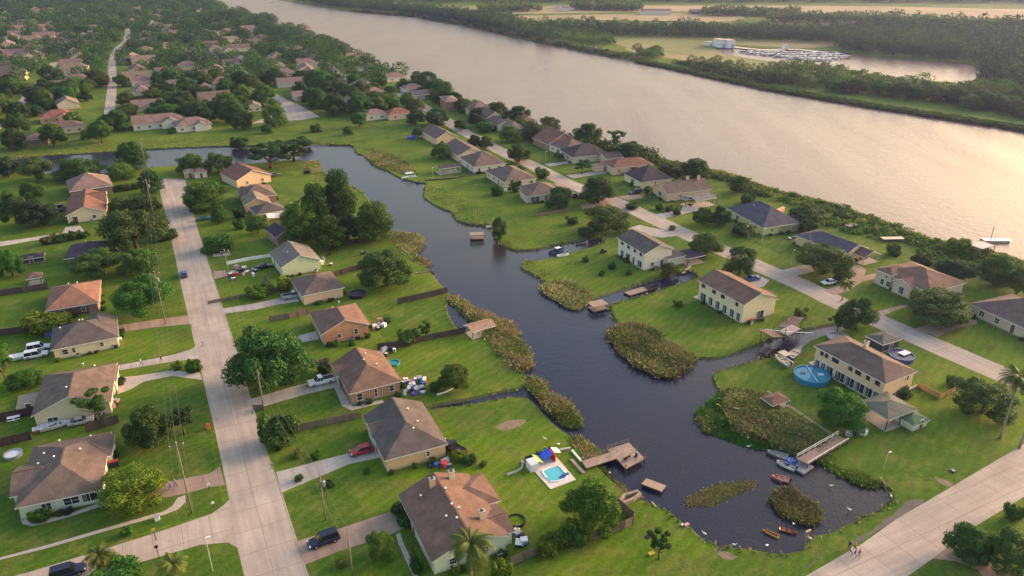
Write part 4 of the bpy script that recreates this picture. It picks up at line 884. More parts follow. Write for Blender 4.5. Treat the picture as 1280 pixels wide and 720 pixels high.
# (x0, x1, y0, y1 in the survey plan, kind, leaf, label)
NEAR = [
 (122, 203, 575, 634, 'round', 'gold', 'yellow green tree at the head of the reddish driveway'), (153, 216, 502, 563, 'oak', 'oak', 'dark tree right of the cream gabled house with black fence'), (92, 142, 480, 532, 'loose', 'bright', 'thin bright tree in front of the cream gable end'),
 (207, 247, 503, 548, 'loose', 'blue', 'sparse dark tree beside the tall power pole'), (146, 208, 338, 400, 'oak', 'bright', 'leafy green tree right of the salmon roofed house'), (128, 203, 256, 320, 'oak', 'olive', 'large olive tree above the dark purple roof'),
 (88, 150, 306, 346, 'oak', 'olive', 'olive tree in front of the dark purple roof'), (146, 196, 304, 348, 'round', 'bright', 'green tree right of the dark purple roof'), (0, 30, 236, 286, 'oak', 'oak', 'dark tree at the left edge above the lane'), (24, 54, 224, 262, 'round', 'bright', 'green tree left of the pinkish roofed brown house'),
 (22, 68, 246, 288, 'oak', 'blue', 'grey green tree beside the cream gabled house'), (-6, 28, 306, 350, 'round', 'bright', 'bright round tree at the left edge below the lane'), (26, 62, 194, 230, 'oak', 'olive', 'tree on the near channel bank at the far left'), (66, 128, 194, 228, 'oak', 'oak', 'wide dark tree on the near channel bank above the roofs'),
 (-10, 25, 194, 224, 'oak', 'blue', 'dark tree on the channel bank at the left edge'), (135, 168, 201, 226, 'round', 'bright', 'bright tree on the near bank left of the tall channel tree'), (158, 200, 170, 212, 'tall', 'oak', 'tall tree rising across the channel water'), (172, 202, 210, 246, 'tall', 'oak', 'dark narrow tree beside the street end'),
 (162, 202, 240, 268, 'oak', 'olive', 'tree by the upper street bend'), (134, 166, 243, 268, 'round', 'olive', 'round olive tree right of the cream gabled house roof'), (220, 256, 190, 218, 'round', 'bright', 'bright tree by the two little sheds'), (254, 288, 189, 220, 'oak', 'oak', 'dark tree right of the two little sheds'),
 (226, 286, 223, 266, 'oak', 'bright', 'big green tree at the right of the street end'), (304, 369, 172, 215, 'loose', 'oak', 'spreading shore tree behind the peach gable house'), (344, 410, 172, 200, 'loose', 'oak', 'leaning shore tree over the channel mouth'), (192, 222, 282, 300, 'bush', 'oak', 'dark low tree at the street edge by the lane'),
 (10, 54, 456, 484, 'round', 'bright', 'green tree in the left edge garden'), (28, 88, 382, 416, 'bush', 'gold', 'yellowish bush above the dark grey roof'), (-18, 20, 424, 486, 'loose', 'bright', 'leafy tree at the left edge by the white vans'),
 (278, 386, 398, 494, 'oak', 'oak', 'huge dark oak overhanging the street'), (318, 376, 508, 558, 'bush', 'olive', 'olive tree beside the wooden fence and the street'), (448, 517, 303, 364, 'oak', 'olive', 'large olive tree on the canal lawn'), (400, 446, 210, 300, 'tall', 'oak', 'tallest tree of the dark grove by the canal'),
 (370, 414, 226, 305, 'tall', 'oak', 'tall dark tree second in the canal grove'), (352, 398, 246, 310, 'tall', 'bright', 'leafy tree at the house side of the canal grove'), (386, 432, 268, 316, 'tall', 'bright', 'bright lower tree at the front of the canal grove'), (418, 452, 262, 306, 'oak', 'blue', 'shadowy tree inside the canal grove'),
 (440, 493, 248, 308, 'tall', 'bright', 'leaning green tree over the canal edge of the grove'), (230, 262, 236, 268, 'round', 'olive', 'street corner tree before the tan gable'), (262, 282, 254, 282, 'tall', 'bright', 'slim tree in the garden before the hip roofs'), (289, 307, 256, 274, 'bush', 'oak', 'dark bush before the tan gabled house'),
 (307, 336, 266, 294, 'round', 'bright', 'green tree below the white awning'), (290, 307, 270, 288, 'bush', 'bright', 'green bush left of the white awning'), (250, 293, 288, 315, 'bush', 'bright', 'leafy hedge tree above the concrete pads'), (306, 342, 350, 372, 'bush', 'gold', 'yellow green bush by the fence of the lime house'),
 (344, 367, 341, 364, 'bush', 'gold', 'golden bush at the corner of the lime house'), (394, 416, 446, 468, 'bush', 'blue', 'grey bush left of the brick house'), (546, 586, 450, 490, 'round', 'bright', 'round tree on the brick house lawn'), (535, 552, 472, 490, 'bush', 'olive', 'small olive bush beside the cluttered patio'), (496, 526, 406, 430, 'bush', 'bright', 'bright bush by the wooden canal fence'),
 (521, 542, 400, 424, 'loose', 'olive', 'thin tan tree by the wooden canal fence'), (697, 772, 594, 670, 'round', 'vivid', 'big bright round tree below the swimming pool'), (808, 842, 660, 704, 'loose', 'oak', 'small weeping tree on the lower lawn'), (460, 492, 660, 702, 'round', 'bright', 'young tree in the front lawn below the brown driveway'),
 (418, 434, 694, 709, 'bush', 'gold', 'yellow flowering bush by the dark car'), (108, 176, 694, 726, 'bush', 'bright', 'green shrubs at the lower side street'), (511, 530, 668, 722, 'bush', 'oak', 'dark shrubs along the mint green house'), (608, 642, 694, 735, 'bush', 'gold', 'yellow green tree under the big palm'),
 (714, 738, 655, 684, 'bush', 'bright', 'bright bush against the dark plank fence'), (530, 561, 133, 160, 'round', 'oak', 'round dark tree by the far road curve'), (583, 609, 133, 162, 'oak', 'blue', 'dark spreading tree by the pale yellow gable'), (594, 620, 150, 166, 'round', 'bright', 'green tree before the white gabled house'), (614, 634, 126, 144, 'round', 'oak', 'dark round tree on the river bank row'),
 (632, 654, 123, 145, 'tall', 'olive', 'tall tree on the river bank row'), (650, 686, 130, 156, 'oak', 'oak', 'broad dark tree on the river bank'), (697, 721, 140, 162, 'round', 'oak', 'round tree alone on the river bank'), (624, 652, 154, 180, 'oak', 'bright', 'wide tree behind the street bend'), (650, 684, 152, 178, 'oak', 'oak', 'wide dark tree left of the brick river house'),
 (584, 602, 167, 188, 'round', 'oak', 'left twin street tree by the pale gable house'), (598, 617, 168, 189, 'round', 'olive', 'right twin street tree by the pale gable house'), (632, 665, 178, 206, 'oak', 'oak', 'dark street tree above the domed roof'), (538, 563, 176, 201, 'round', 'bright', 'bright round tree on the canal lawn with the tarp'), (567, 588, 122, 142, 'round', 'oak', 'dark tree hiding the brick two storey house'),
 (684, 714, 232, 265, 'round', 'oak', 'dark round tree right of the pillared porch'), (724, 773, 216, 258, 'oak', 'oak', 'spreading street tree over the brown drive'), (716, 740, 197, 220, 'loose', 'oak', 'street tree before the white garage wing'), (638, 652, 222, 242, 'bush', 'bright', 'shrub between the domed roof and the porch'), (612, 629, 231, 245, 'bush', 'oak', 'round bush at the canal side of the domed roof'),
 (734, 788, 253, 291, 'round', 'olive', 'wide olive tree on the lawn by the street'), (772, 809, 173, 201, 'oak', 'oak', 'dark river bank tree behind the rusty hip roof'), (715, 754, 151, 185, 'oak', 'oak', 'large dark tree on the river bank behind the brick river house'), (756, 784, 161, 190, 'loose', 'olive', 'thin olive tree between two big river bank trees'), (780, 800, 252, 262, 'bush', 'oak', 'low bush at the drive of the black SUV'), (508, 531, 135, 158, 'round', 'oak', 'dark tree at the lane corner by the little pale house'), (514, 530, 158, 174, 'round', 'bright', 'small tree beside the peach gable house with the tarp'), (566, 584, 148, 166, 'round', 'oak', 'dark tree at the bend of the upper canal street'), (604, 620, 192, 208, 'bush', 'oak', 'low dark tree between the two domed roofs'), (690, 708, 188, 204, 'loose', 'oak', 'thin street tree on the bright upper lawn'), (668, 688, 206, 224, 'bush', 'bright', 'leafy bush beside the wide domed roof'), (748, 766, 232, 250, 'loose', 'bright', 'thin tree right of the spreading street tree'), (642, 658, 206, 222, 'bush', 'olive', 'olive bush behind the wide domed roof'), (822, 852, 202, 228, 'oak', 'blue', 'blue green tree left of the tallest river tree'), (849, 891, 195, 231, 'oak', 'oak', 'big river bank tree behind the long brown roof'), (912, 935, 218, 244, 'round', 'oak', 'dark round tree in the river hedge'),
 (924, 948, 238, 256, 'bush', 'oak', 'low dark tree by the slate roof'), (800, 818, 230, 254, 'loose', 'oak', 'small street tree by the dark parked car'), (786, 799, 205, 218, 'bush', 'gold', 'small yellow green tree at the rusty hip roof'), (862, 905, 286, 325, 'round', 'bright', 'rounded tree behind the white two storey house'), (866, 892, 255, 284, 'oak', 'bright', 'left tree on the white carport lawn'), (888, 914, 254, 286, 'oak', 'oak', 'right tree on the white carport lawn'),
 (908, 945, 306, 348, 'round', 'oak', 'street tree behind the yellow two storey house'), (984, 1030, 254, 284, 'oak', 'oak', 'broad dark tree behind the lime house'), (998, 1025, 271, 292, 'round', 'oak', 'round tree between the lime house and the slate blue roof'), (1000, 1068, 300, 347, 'oak', 'oak', 'large dark oak in front of the slate blue roof'), (912, 940, 276, 294, 'bush', 'blue', 'dark bushes under the lime house'),
 (1138, 1168, 311, 333, 'bush', 'oak', 'dark thicket behind the arched house'), (1168, 1218, 318, 354, 'oak', 'blue', 'very dark tree right of the arched house'), (1224, 1272, 314, 362, 'oak', 'bright', 'green tree by the river at the right edge'), (1181, 1216, 294, 318, 'bush', 'gold', 'bright round bush by the white boat dock'), (1262, 1290, 330, 372, 'oak', 'olive', 'tree at the right frame edge above the beige house'),
 (1050, 1096, 366, 418, 'oak', 'oak', 'leaning street tree behind the long two storey house'), (1034, 1063, 386, 420, 'loose', 'oak', 'thin tree at the inlet head'), (1134, 1216, 355, 406, 'oak', 'oak', 'broad dark oak in front of the arched house'), (1198, 1268, 468, 522, 'round', 'oak', 'rounded dark tree beside the tall palms'), (1025, 1084, 480, 538, 'round', 'vivid', 'bright dense tree left of the green gazebo'),
 (825, 850, 324, 346, 'round', 'olive', 'small olive tree below the yellow gable end'), (1188, 1240, 648, 706, 'oak', 'oak', 'dark tree over the brown driveway at the lower right'), (1232, 1296, 652, 722, 'oak', 'olive', 'large tree in the lower right corner'), (1108, 1128, 302, 320, 'bush', 'oak', 'hedge like bush behind the swing lawn'),
 (1256, 1282, 622, 652, 'bush', 'oak', 'small bush at the right edge by the crossing street'), (616, 634, 270, 302, 'round', 'oak', 'lone small tree on a stub of bank in the canal'), (722, 745, 284, 296, 'bush', 'blue', 'grey shrub below the wide olive tree'),
]
PALMS = [(590, 738, 46, 683, 'big palm before the mint green house'), (1250, 548, 34, 460, 'tall leaning palm at the right lawn'), (1274, 560, 32, 466, 'second tall palm at the right frame edge'), (128, 716, 30, 694, 'palm sprouting from the lower shrubs'), (220, 722, 30, 702, 'short palm in the lower verge'), (172, 345, 24, 318, 'palm in the thicket below the dark roof'), (935, 300, 18, 283, 'small palm by the lime house'), (1052, 376, 16, 352, 'small palm beside the looping drive'), (132, 342, 20, 320, 'palm behind the salmon roof')]
random.seed(4)
for x0, x1, y0, y1, kind, leaf, lab in NEAR:
    by = y1 - .12 * (y1 - y0) if kind != 'bush' else y1 - .1 * (y1 - y0)
    p = G((x0 + x1) / 2, by); s = scale_at(p); w = (x1 - x0) / s
    dep = math.atan2(H, p.length); hpx = (by - y0) / s
    h = max((hpx - .30 * w * math.sin(dep)) / math.cos(dep), .44 * w); h = min(h, 2.3 * w, 24)
    p.x = ((x0 + x1) / 2 - 640) / FOC * (p.y * CP + (H - .5 * h) * SP)
    # keep the trunk on land
    q = p.copy()
    for k in range(30):
        if not in_water(q.x, q.y): break
        q = p + Vector((math.cos(k), math.sin(k), 0)) * (k * .4)
    bush = kind == 'bush'
    tree(q, w * 1.03, h, kind, leaf, lab, 'garden shrubs' if bush else 'trees of the near suburb', 'shrub' if bush else 'tree', 'shrub' if bush else 'tree')
for px, py, wpx, ty, lab in PALMS:
    p = G(px, py); s = scale_at(p); dep = math.atan2(H, p.length)
    h = max(2.5, (py - ty - wpx * .1) / s / math.cos(dep)); palm(p, wpx / s, min(h, 13), lab, 'palm trees')

# ---- the canopy beyond the channel: the nearest trees one by one, the rest as one mass
RBOX = [bbox(r) for r in ROADS]
def blocked(x, y, r):
    for X, Y, a, hx, hy in FOOT:
        dx, dy = x - X, y - Y; c, s = math.cos(a), math.sin(a)
        u, v = dx * c + dy * s, -dx * s + dy * c
        if abs(u) < hx + r * .2 and -hy - r * .55 < v < hy + r * .2: return True
    for rd, rb in zip(ROADS, RBOX):
        if not (rb[0] - 9 < x < rb[1] + 9 and rb[2] - 9 < y < rb[3] + 9): continue
        if pip(x, y, rd): return True
        for k in (0, 1, 2, 3):
            if pip(x + math.cos(k * 1.57) * r * .38, y + math.sin(k * 1.57) * r * .38, rd): return True
    return False
CLEAR = [[G(*q) for q in c] for c in (
  [(0, 186), (0, 160), (20, 175), (62, 178), (100, 172), (165, 163), (215, 158), (262, 160), (330, 150), (400, 146), (450, 150), (520, 152), (540, 158), (530, 200), (440, 182), (330, 182), (160, 190)],     # grass bank
  [(88, 138), (128, 122), (131, 150), (92, 152)], [(0, 96), (24, 94), (24, 106), (0, 108)], [(80, 110), (85, 110), (85, 112)])]
sub = [G(*q) for q in [(-220, 168), (60, 172), (250, 158), (420, 146), (540, 150), (582, 132), (548, 116), (505, 98), (455, 74), (398, 46), (330, 22), (266, 3), (225, -9), (150, -24), (-60, -30), (-420, -26), (-420, 100)]]
xs = [p.x for p in sub]; ys = [p.y for p in sub]
pts = []; grid = {}
random.seed(11)
for it in range(52000):
    x, y = random.uniform(min(xs), max(xs)), random.uniform(min(ys), max(ys))
    if not pip(x, y, sub): continue
    r = random.uniform(6, 13.5); k = (int(x // 8), int(y // 8)); ok = True
    for a in (-1, 0, 1):
        for b in (-1, 0, 1):
            for (X, Y, r2) in grid.get((k[0] + a, k[1] + b), ()):
                if (X - x) ** 2 + (Y - y) ** 2 < ((r + r2) * .285) ** 2: ok = False
    if not ok or any(pip(x, y, c) for c in CLEAR) or in_water(x, y) or blocked(x, y, r): continue
    grid.setdefault(k, []).append((x, y, r)); pts.append((x, y, r))
# a scatter of trees on the open bank and in the gaps of the near lots
for x, y, r in [(288, 174, 0)]: pass
BANKT = [(304, 152, 163, 26, 'round dark tree standing alone on the grass bank'), (128, 151, 180, 34, 'large dark tree on the grass bank at the street end'), (68, 156, 184, 34, 'dark tree clump on the grass bank at the left'), (216, 152, 168, 14, 'bushy tree on the bank by the long pale house'), (48, 158, 173, 16, 'dark bush tree on the bank left of the shed'),
         (334, 155, 168, 14, 'small dark tree left on the open bank'), (395, 152, 166, 18, 'dark bush on the open bank right of the circle'), (435, 156, 170, 13, 'ball shaped tree by the ditch on the bank'), (20, 166, 188, 30, 'olive tree at the far bank edge on the left'), (110, 155, 176, 15, 'slim dark tree beside the street end'), (344, 150, 160, 34, 'tree over the turning circle'), (450, 144, 160, 22, 'dark tree before the pink long house'), (345, 178, 188, 22, 'reedy bush at the far bank'), (300, 176, 186, 30, 'low bush along the far water edge'), (380, 174, 184, 24, 'low bush along the far water edge near the mouth')]
for px, y0, y1, wpx, lab in BANKT:
    p = G(px, y1 - 1.5); s = scale_at(p); w = wpx / s
    b = 'bush' in lab; tree(p, w, w * (.55 if b else .85), 'round' if not b else 'bush', random.choice(('oak', 'bright', 'oak')), lab, 'trees on the grass bank')
pts.sort(key=lambda p: p[1])
ind = [p for p in pts if abs(p[0]) < .75 * p[1] + 10][:175]
ids = set(ind)
FARLAB = {'oak': 'dark rounded tree crowded among the roofs beyond the channel', 'bright': 'greener rounded tree crowded among the roofs beyond the channel', 'olive': 'olive toned tree crowded among the roofs beyond the channel'}
for x, y, r in ind:
    lf = random.choice(('oak', 'oak', 'bright', 'olive'))
    tree(Vector((x, y, 0)), r * 1.15, r * random.uniform(.75, 1.05), random.choice(('oak', 'round', 'round')), lf, FARLAB[lf], 'canopy trees beyond the channel ' + lf)
def mass(name, P, nleaf, leafsize, label, cat, mats=('oak', 'olive', 'bright'), flat=.85, sd=1):
    Cs, Ns, Ms, Ss = [], [], [], []
    protos = [make_lobes('round', 100 + k) for k in range(6)]
    base = [crown_points(l, nleaf, .25) for l in protos]
    for i, (x, y, r) in enumerate(P):
        C, nn = base[i % 6]; a = rng.uniform(0, 6.28); ca, sa = math.cos(a), math.sin(a); h = r * flat * rng.uniform(.8, 1.2)
        X = C[:, 0] * ca - C[:, 1] * sa; Y = C[:, 0] * sa + C[:, 1] * ca
        Cs.append(np.stack([X * r * 1.15 + x, Y * r * 1.15 + y, C[:, 2] * h], 1)); Ns.append(np.stack([nn[:, 0] * ca - nn[:, 1] * sa, nn[:, 0] * sa + nn[:, 1] * ca, nn[:, 2]], 1))
        Ms.append(np.full(len(C), rng.choice(len(mats), p=[.5, .25, .25][:len(mats)]))); Ss.append(np.full(len(C), leafsize * r / 10))
    me = quads_mesh(name, np.concatenate(Cs), np.concatenate(Ns), np.concatenate(Ss), [LEAF[k] for k in mats], np.concatenate(Ms))
    o = link_mesh(name, me); return tag(o, label, cat, kind='stuff')
rest = [p for p in pts if p not in ids]
mass('woods', rest, 560, .44, 'dense dark canopy of the far suburb reaching to the haze', 'woods', mats=('oak', 'blue', 'far'))
# woods beyond the river
def fill(polypx, n, rmin, rmax, k=.33, scale=1):
    P = [G(*q) for q in polypx]; xs = [p.x for p in P]; ys = [p.y for p in P]; out = []; g = {}
    for _ in range(n):
        x, y = random.uniform(min(xs), max(xs)), random.uniform(min(ys), max(ys))
        if not pip(x, y, P) or in_water(x, y): continue
        r = random.uniform(rmin, rmax); c = (int(x // 10), int(y // 10))
        if any((X - x) ** 2 + (Y - y) ** 2 < ((r + q) * k) ** 2 for a in (-1, 0, 1) for b in (-1, 0, 1) for (X, Y, q) in g.get((c[0] + a, c[1] + b), ())): continue
        g.setdefault(c, []).append((x, y, r)); out.append((x, y, r))
    return out
W1 = fill([(560, 22), (620, 26), (660, 33), (760, 46), (820, 46), (940, 50), (1042, 54), (1056, 66), (1110, 71), (1210, 80), (1245, 82), (1420, 96), (1420, 52), (1240, 44), (1100, 42), (960, 42), (900, 40), (760, 38), (680, 35), (600, 30), (590, 26)], 26000, 8, 14)
W1 += fill([(500, 16), (560, 20), (640, 40), (700, 52), (680, 54), (640, 43), (560, 26)], 3000, 7, 12) + fill([(365, 2), (440, 5), (560, 17), (600, 24), (640, 28), (640, 41), (560, 25), (520, 19), (437, 12)], 9000, 7, 12)
W1 += fill([(1206, 84), (1240, 86), (1400, 100), (1400, 132), (1280, 118), (1235, 104), (1215, 92)], 5000, 10, 15)
mass('woods', W1, 440, .46, 'long dark wood behind the meadow across the river', 'woods', mats=('far', 'oak', 'blue'), flat=1.15)
W2 = fill([(960, 25), (1080, 26), (1180, 30), (1340, 35), (1340, 40), (1160, 34), (1040, 29), (960, 28)], 9000, 8, 13) + fill([(330, -6), (560, 4), (760, 3), (1000, 3), (1340, 4), (1340, -30), (330, -30)], 26000, 11, 18, .4) + fill([(715, 10), (800, 10), (800, 14), (715, 13)], 1500, 8, 12) + fill([(880, 17), (1000, 18), (1000, 21), (880, 20)], 1500, 8, 12) + fill([(600, 12), (650, 11), (680, 14), (600, 17)], 1200, 8, 12)
mass('woods', W2, 110, 1.0, 'hazy tree lines between the farthest fields', 'woods', flat=1.1)
# belt along the far river bank, trees one by one
BELT = fill([(962, 90), (985, 88), (1040, 95), (1100, 105), (1160, 112), (1205, 117), (1240, 113), (1300, 122), (1400, 140), (1400, 178), (1280, 148), (1180, 130), (1090, 120), (1020, 113), (955, 101)], 9000, 9, 14, .38)
BELT += fill([(860, 78), (900, 80), (960, 90), (955, 100), (880, 86)], 500, 6, 9, .45) + fill([(640, 28), (700, 36), (750, 46), (770, 55), (740, 58), (700, 50), (650, 40)], 1500, 7, 11, .42) + fill([(795, 65), (822, 67), (826, 75), (800, 73)], 300, 7, 10, .4)
random.shuffle(BELT)
print('belt', len(BELT), 'ind', len(ind), 'rest', len(rest), len(W1), len(W2))
BLAB = {'oak': 'dark bank side tree in the belt across the river', 'olive': 'olive bank side tree in the belt across the river', 'bright': 'green bank side tree in the belt across the river'}
near_n = 45
BELT.sort(key=lambda p: math.hypot(p[0], p[1]))
for i, (x, y, r) in enumerate(BELT[:near_n]):
    lf = random.choice(('oak', 'olive', 'bright'))
    tree(Vector((x, y, 0)), r * 1.15, r * random.uniform(.65, .85), 'oak' if i % 2 else 'round', lf, BLAB[lf], 'belt of bank trees across the river ' + lf)
mass('woods', BELT[near_n:], 700, .42, 'belt of leafy trees along the far river bank', 'woods', flat=.78)
# ---- reeds, scrub: uncountable growth
REEDM = leaf_mat('reed_tan', (.24, .215, .075), (.44, .38, .17), trans=.3); REEDG = leaf_mat('reed_green', (.085, .14, .022), (.19, .23, .05), trans=.3); REEDB = leaf_mat('reed_brown', (.17, .14, .065), (.33, .26, .13), trans=.3); REEDV = leaf_mat('reed_vivid', (.055, .16, .012), (.12, .26, .025), trans=.3)
def reeds(polypx, n, h, w, mix, label, z=-.5, jit=.6, name='reeds'):
    n = int(n * 2.3)
    P = catmull([G(*q) for q in polypx], 1.5, True, jit); xs = [p.x for p in P]; ys = [p.y for p in P]
    B = []; tries = 0
    while len(B) < n and tries < n * 30:
        tries += 1; x, y = random.uniform(min(xs), max(xs)), random.uniform(min(ys), max(ys))
        if pip(x, y, P) and math.sin(x * .9 + 1) * math.sin(y * .8) + .5 * math.sin(x * 2.3) * math.cos(y * 2.1) > random.uniform(-1.5, -.35): B.append((x + random.gauss(0, .35), y + random.gauss(0, .35)))
    B = np.array(B); n = len(B)
    if n == 0: return
    pat = np.sin(B[:, 0] * .35 + 1) * np.sin(B[:, 1] * .31 + 2) + .5 * np.sin(B[:, 0] * .9) * np.sin(B[:, 1] * 1.1) + rng.normal(0, .5, n)
    cuts = np.quantile(pat, np.cumsum([m[1] for m in mix])[:-1]); mi = np.searchsorted(cuts, pat)
    hh = .52 * h * rng.uniform(.6, 1.2, n) * (1 + .25 * np.sin(B[:, 0] * .5 + 3) * np.cos(B[:, 1] * .55)); a = rng.uniform(0, 6.28, n); lean = rng.normal(0, .5, (n, 2)) * hh[:, None]
    ww = .5 * w * rng.uniform(.6, 1.4, n); dx, dy = np.cos(a) * ww / 2, np.sin(a) * ww / 2
    b0 = np.stack([B[:, 0] - dx, B[:, 1] - dy, np.full(n, z)], 1); b1 = np.stack([B[:, 0] + dx, B[:, 1] + dy, np.full(n, z)], 1)
    t1 = np.stack([B[:, 0] + dx * .7 + lean[:, 0], B[:, 1] + dy * .7 + lean[:, 1], hh + z], 1); t0 = np.stack([B[:, 0] - dx * .7 + lean[:, 0] * 1.2, B[:, 1] - dy * .7 + lean[:, 1] * 1.2, hh * .93 + z], 1)
    V = np.stack([b0, b1, t1, t0], 1).reshape(-1, 3); me = bpy.data.meshes.new(name)
    me.vertices.add(4 * n); me.vertices.foreach_set('co', V.astype(np.float32).ravel()); me.loops.add(4 * n); me.loops.foreach_set('vertex_index', np.arange(4 * n, dtype=np.int32))
    me.polygons.add(n); me.polygons.foreach_set('loop_start', np.arange(0, 4 * n, 4, dtype=np.int32)); me.polygons.foreach_set('loop_total', np.full(n, 4, np.int32))
    for m in mix: me.materials.append(m[0])
    me.polygons.foreach_set('material_index', mi.astype(np.int32)); me.update(calc_edges=True)
    return tag(link_mesh(name, me), label, 'reeds' if name == 'reeds' else 'scrub', kind='stuff')
T, Gn, Br, Vv = REEDM, REEDG, REEDB, REEDV
reeds([(763, 418), (772, 408), (800, 406), (822, 418), (850, 436), (868, 446), (858, 458), (848, 468), (825, 470), (800, 458), (775, 440)], 9000, 2.1, .35, [(T, .5), (Gn, .35), (Br, .15)], 'large tan and green reed bed bulging from the big lawn into the canal')
reeds([(680, 357), (690, 353), (712, 353), (732, 364), (738, 374), (722, 386), (705, 380), (684, 368)], 4000, 1.9, .35, [(T, .5), (Gn, .35), (Br, .15)], 'tan reed bed below the small inlet')
reeds([(560, 372), (568, 370), (590, 384), (618, 396), (636, 402), (650, 428), (661, 440), (660, 460), (648, 462), (632, 446), (620, 432), (608, 418), (612, 410), (600, 400), (576, 384)], 8000, 1.8, .35, [(Gn, .4), (T, .4), (Br, .2)], 'straggling reed belt along the near canal shore')
reeds([(662, 470), (670, 474), (690, 492), (708, 500), (714, 514), (724, 524), (722, 533), (708, 532), (694, 518), (680, 502), (666, 486)], 4200, 1.7, .35, [(Gn, .6), (T, .25), (Br, .15)], 'green reed strip standing in the water off the bright lawn')
reeds([(858, 622), (880, 612), (900, 607), (928, 598), (945, 600), (944, 608), (920, 614), (905, 624), (890, 630), (872, 628), (862, 632)], 2600, .35, .5, [(Br, .4), (T, .35), (Gn, .25)], 'flat brown weed island floating on the pond')
reeds([(967, 624), (976, 614), (990, 613), (1008, 624), (1020, 634), (1022, 648), (1010, 653), (992, 648), (975, 638)], 4200, 1.5, .3, [(Br, .5), (Gn, .35), (T, .15)], 'rounded brown reed island near the kayaks')
reeds([(874, 520), (884, 506), (905, 490), (925, 486), (940, 498), (930, 512), (905, 524), (885, 540)], 3500, 1.6, .35, [(Vv, .5), (Gn, .3), (T, .2)], 'bright green shore weeds below the beige house lawn')
reeds([(880, 528), (910, 520), (930, 530), (960, 545), (1000, 560), (990, 570), (964, 558), (940, 558), (920, 552), (895, 542)], 4200, .6, .5, [(Vv, .9), (Gn, .1)], 'vivid floating water weed along the pond shore')
reeds([(905, 512), (925, 488), (950, 496), (970, 510), (990, 525), (1010, 540), (1024, 552), (1020, 566), (990, 562), (950, 548), (920, 532)], 9000, 2.0, .35, [(Br, .35), (Gn, .45), (T, .2)], 'brown and green rushes between the lawn path and the pond', z=-.1)
reeds([(1022, 570), (1034, 566), (1052, 578), (1064, 586), (1088, 598), (1096, 606), (1080, 604), (1058, 594), (1036, 582)], 4000, 1.1, .4, [(Vv, .6), (Gn, .4)], 'green weeds on the pond bank beside the footbridge')
reeds([(488, 292), (505, 290), (526, 296), (527, 308), (520, 316), (510, 318), (494, 304)], 3500, 1.5, .4, [(T, .55), (Gn, .3), (Br, .15)], 'tan reed tip by the canal grove')
reeds([(516, 322), (528, 322), (537, 328), (532, 334), (522, 332)], 900, 1.2, .4, [(T, .7), (Gn, .3)], 'small tan reed tuft by the olive tree')
reeds([(380, 204), (395, 200), (402, 212), (408, 224), (398, 226), (388, 216)], 2200, 1.2, .5, [(T, .5), (Gn, .5)], 'reeds at the channel corner opposite the peach house')
reeds([(460, 194), (470, 188), (490, 192), (502, 200), (512, 206), (520, 218), (505, 219), (484, 211), (466, 204)], 3500, 1.6, .5, [(T, .4), (Gn, .6)], 'tan green reeds by the upper peninsula')
reeds([(533, 232), (548, 230), (562, 240), (580, 252), (592, 262), (600, 274), (614, 278), (605, 281), (590, 278), (576, 272), (566, 262), (548, 256), (534, 246)], 5500, 1.1, .45, [(Gn, .45), (T, .35), (Vv, .2)], 'green and tan marsh edge of the upper lawn')
reeds([(625, 294), (636, 302), (650, 311), (640, 311), (630, 306), (620, 298)], 900, 1.0, .4, [(Gn, .5), (Br, .5)], 'rough growth under the lone bank tree')
reeds([(654, 328), (662, 324), (678, 334), (690, 346), (688, 354), (676, 346), (656, 336)], 2200, .9, .4, [(Gn, .7), (T, .3)], 'rough green corner of the small inlet lawn')
reeds([(715, 548), (726, 546), (745, 560), (752, 574), (744, 580), (730, 566)], 1500, 1.3, .35, [(Gn, .5), (T, .5)], 'wispy bank growth beside the big wooden dock')
reeds([(742, 578), (752, 582), (764, 596), (782, 614), (776, 618), (758, 602), (746, 588)], 1100, .7, .4, [(Gn, .7), (T, .3)], 'thin grass along the bank below the dock')
reeds([(0, 183), (60, 180), (160, 176), (260, 172), (340, 176), (420, 174), (460, 176), (440, 181), (330, 181), (240, 184), (160, 188), (70, 194), (0, 200)], 5000, .4, .8, [(Gn, .85), (T, .15)], 'rough grass along the far channel bank', z=-.1)
nb = [G(*q) for q in [(1300, 338), (1228, 313), (1175, 304), (1110, 281), (1060, 263), (1000, 247), (960, 237), (925, 223), (891, 214), (830, 201), (760, 186), (700, 172), (650, 156), (590, 134), (520, 107)]]
def strip(line, a, b_):
    n1, n2 = [], []
    for i, p in enumerate(line):
        d = line[min(i + 1, len(line) - 1)] - line[max(i - 1, 0)]; d.normalize(); n = Vector((-d.y, d.x, 0)); n1.append(p + n * a); n2.append(p + n * b_)
    return n1 + n2[::-1]
def scrub(poly, n, r, hmin, hmax, mats, label, name='scrub', z=-.3):
    xs = [p.x for p in poly]; ys = [p.y for p in poly]; P = []; t = 0
    while len(P) < n and t < n * 40:
        t += 1; x, y = random.uniform(min(xs), max(xs)), random.uniform(min(ys), max(ys))
        if pip(x, y, poly): P.append((x, y))
    Cs, Ns, Ms = [], [], []; base = [crown_points(make_lobes('bush', 300 + k), 150, .3) for k in range(5)]
    for i, (x, y) in enumerate(P):
        C, nn = base[i % 5]; rr = r * rng.uniform(.6, 1.4); h = rng.uniform(hmin, hmax)
        Cs.append(np.stack([C[:, 0] * rr * 2 + x, C[:, 1] * rr * 2 + y, C[:, 2] * h + z], 1)); Ns.append(nn); Ms.append(np.full(len(C), rng.integers(len(mats))))
    me = quads_mesh(name, np.concatenate(Cs), np.concatenate(Ns), .30 * r / 2, mats, np.concatenate(Ms))
    return tag(link_mesh(name, me), label, 'scrub', kind='stuff')
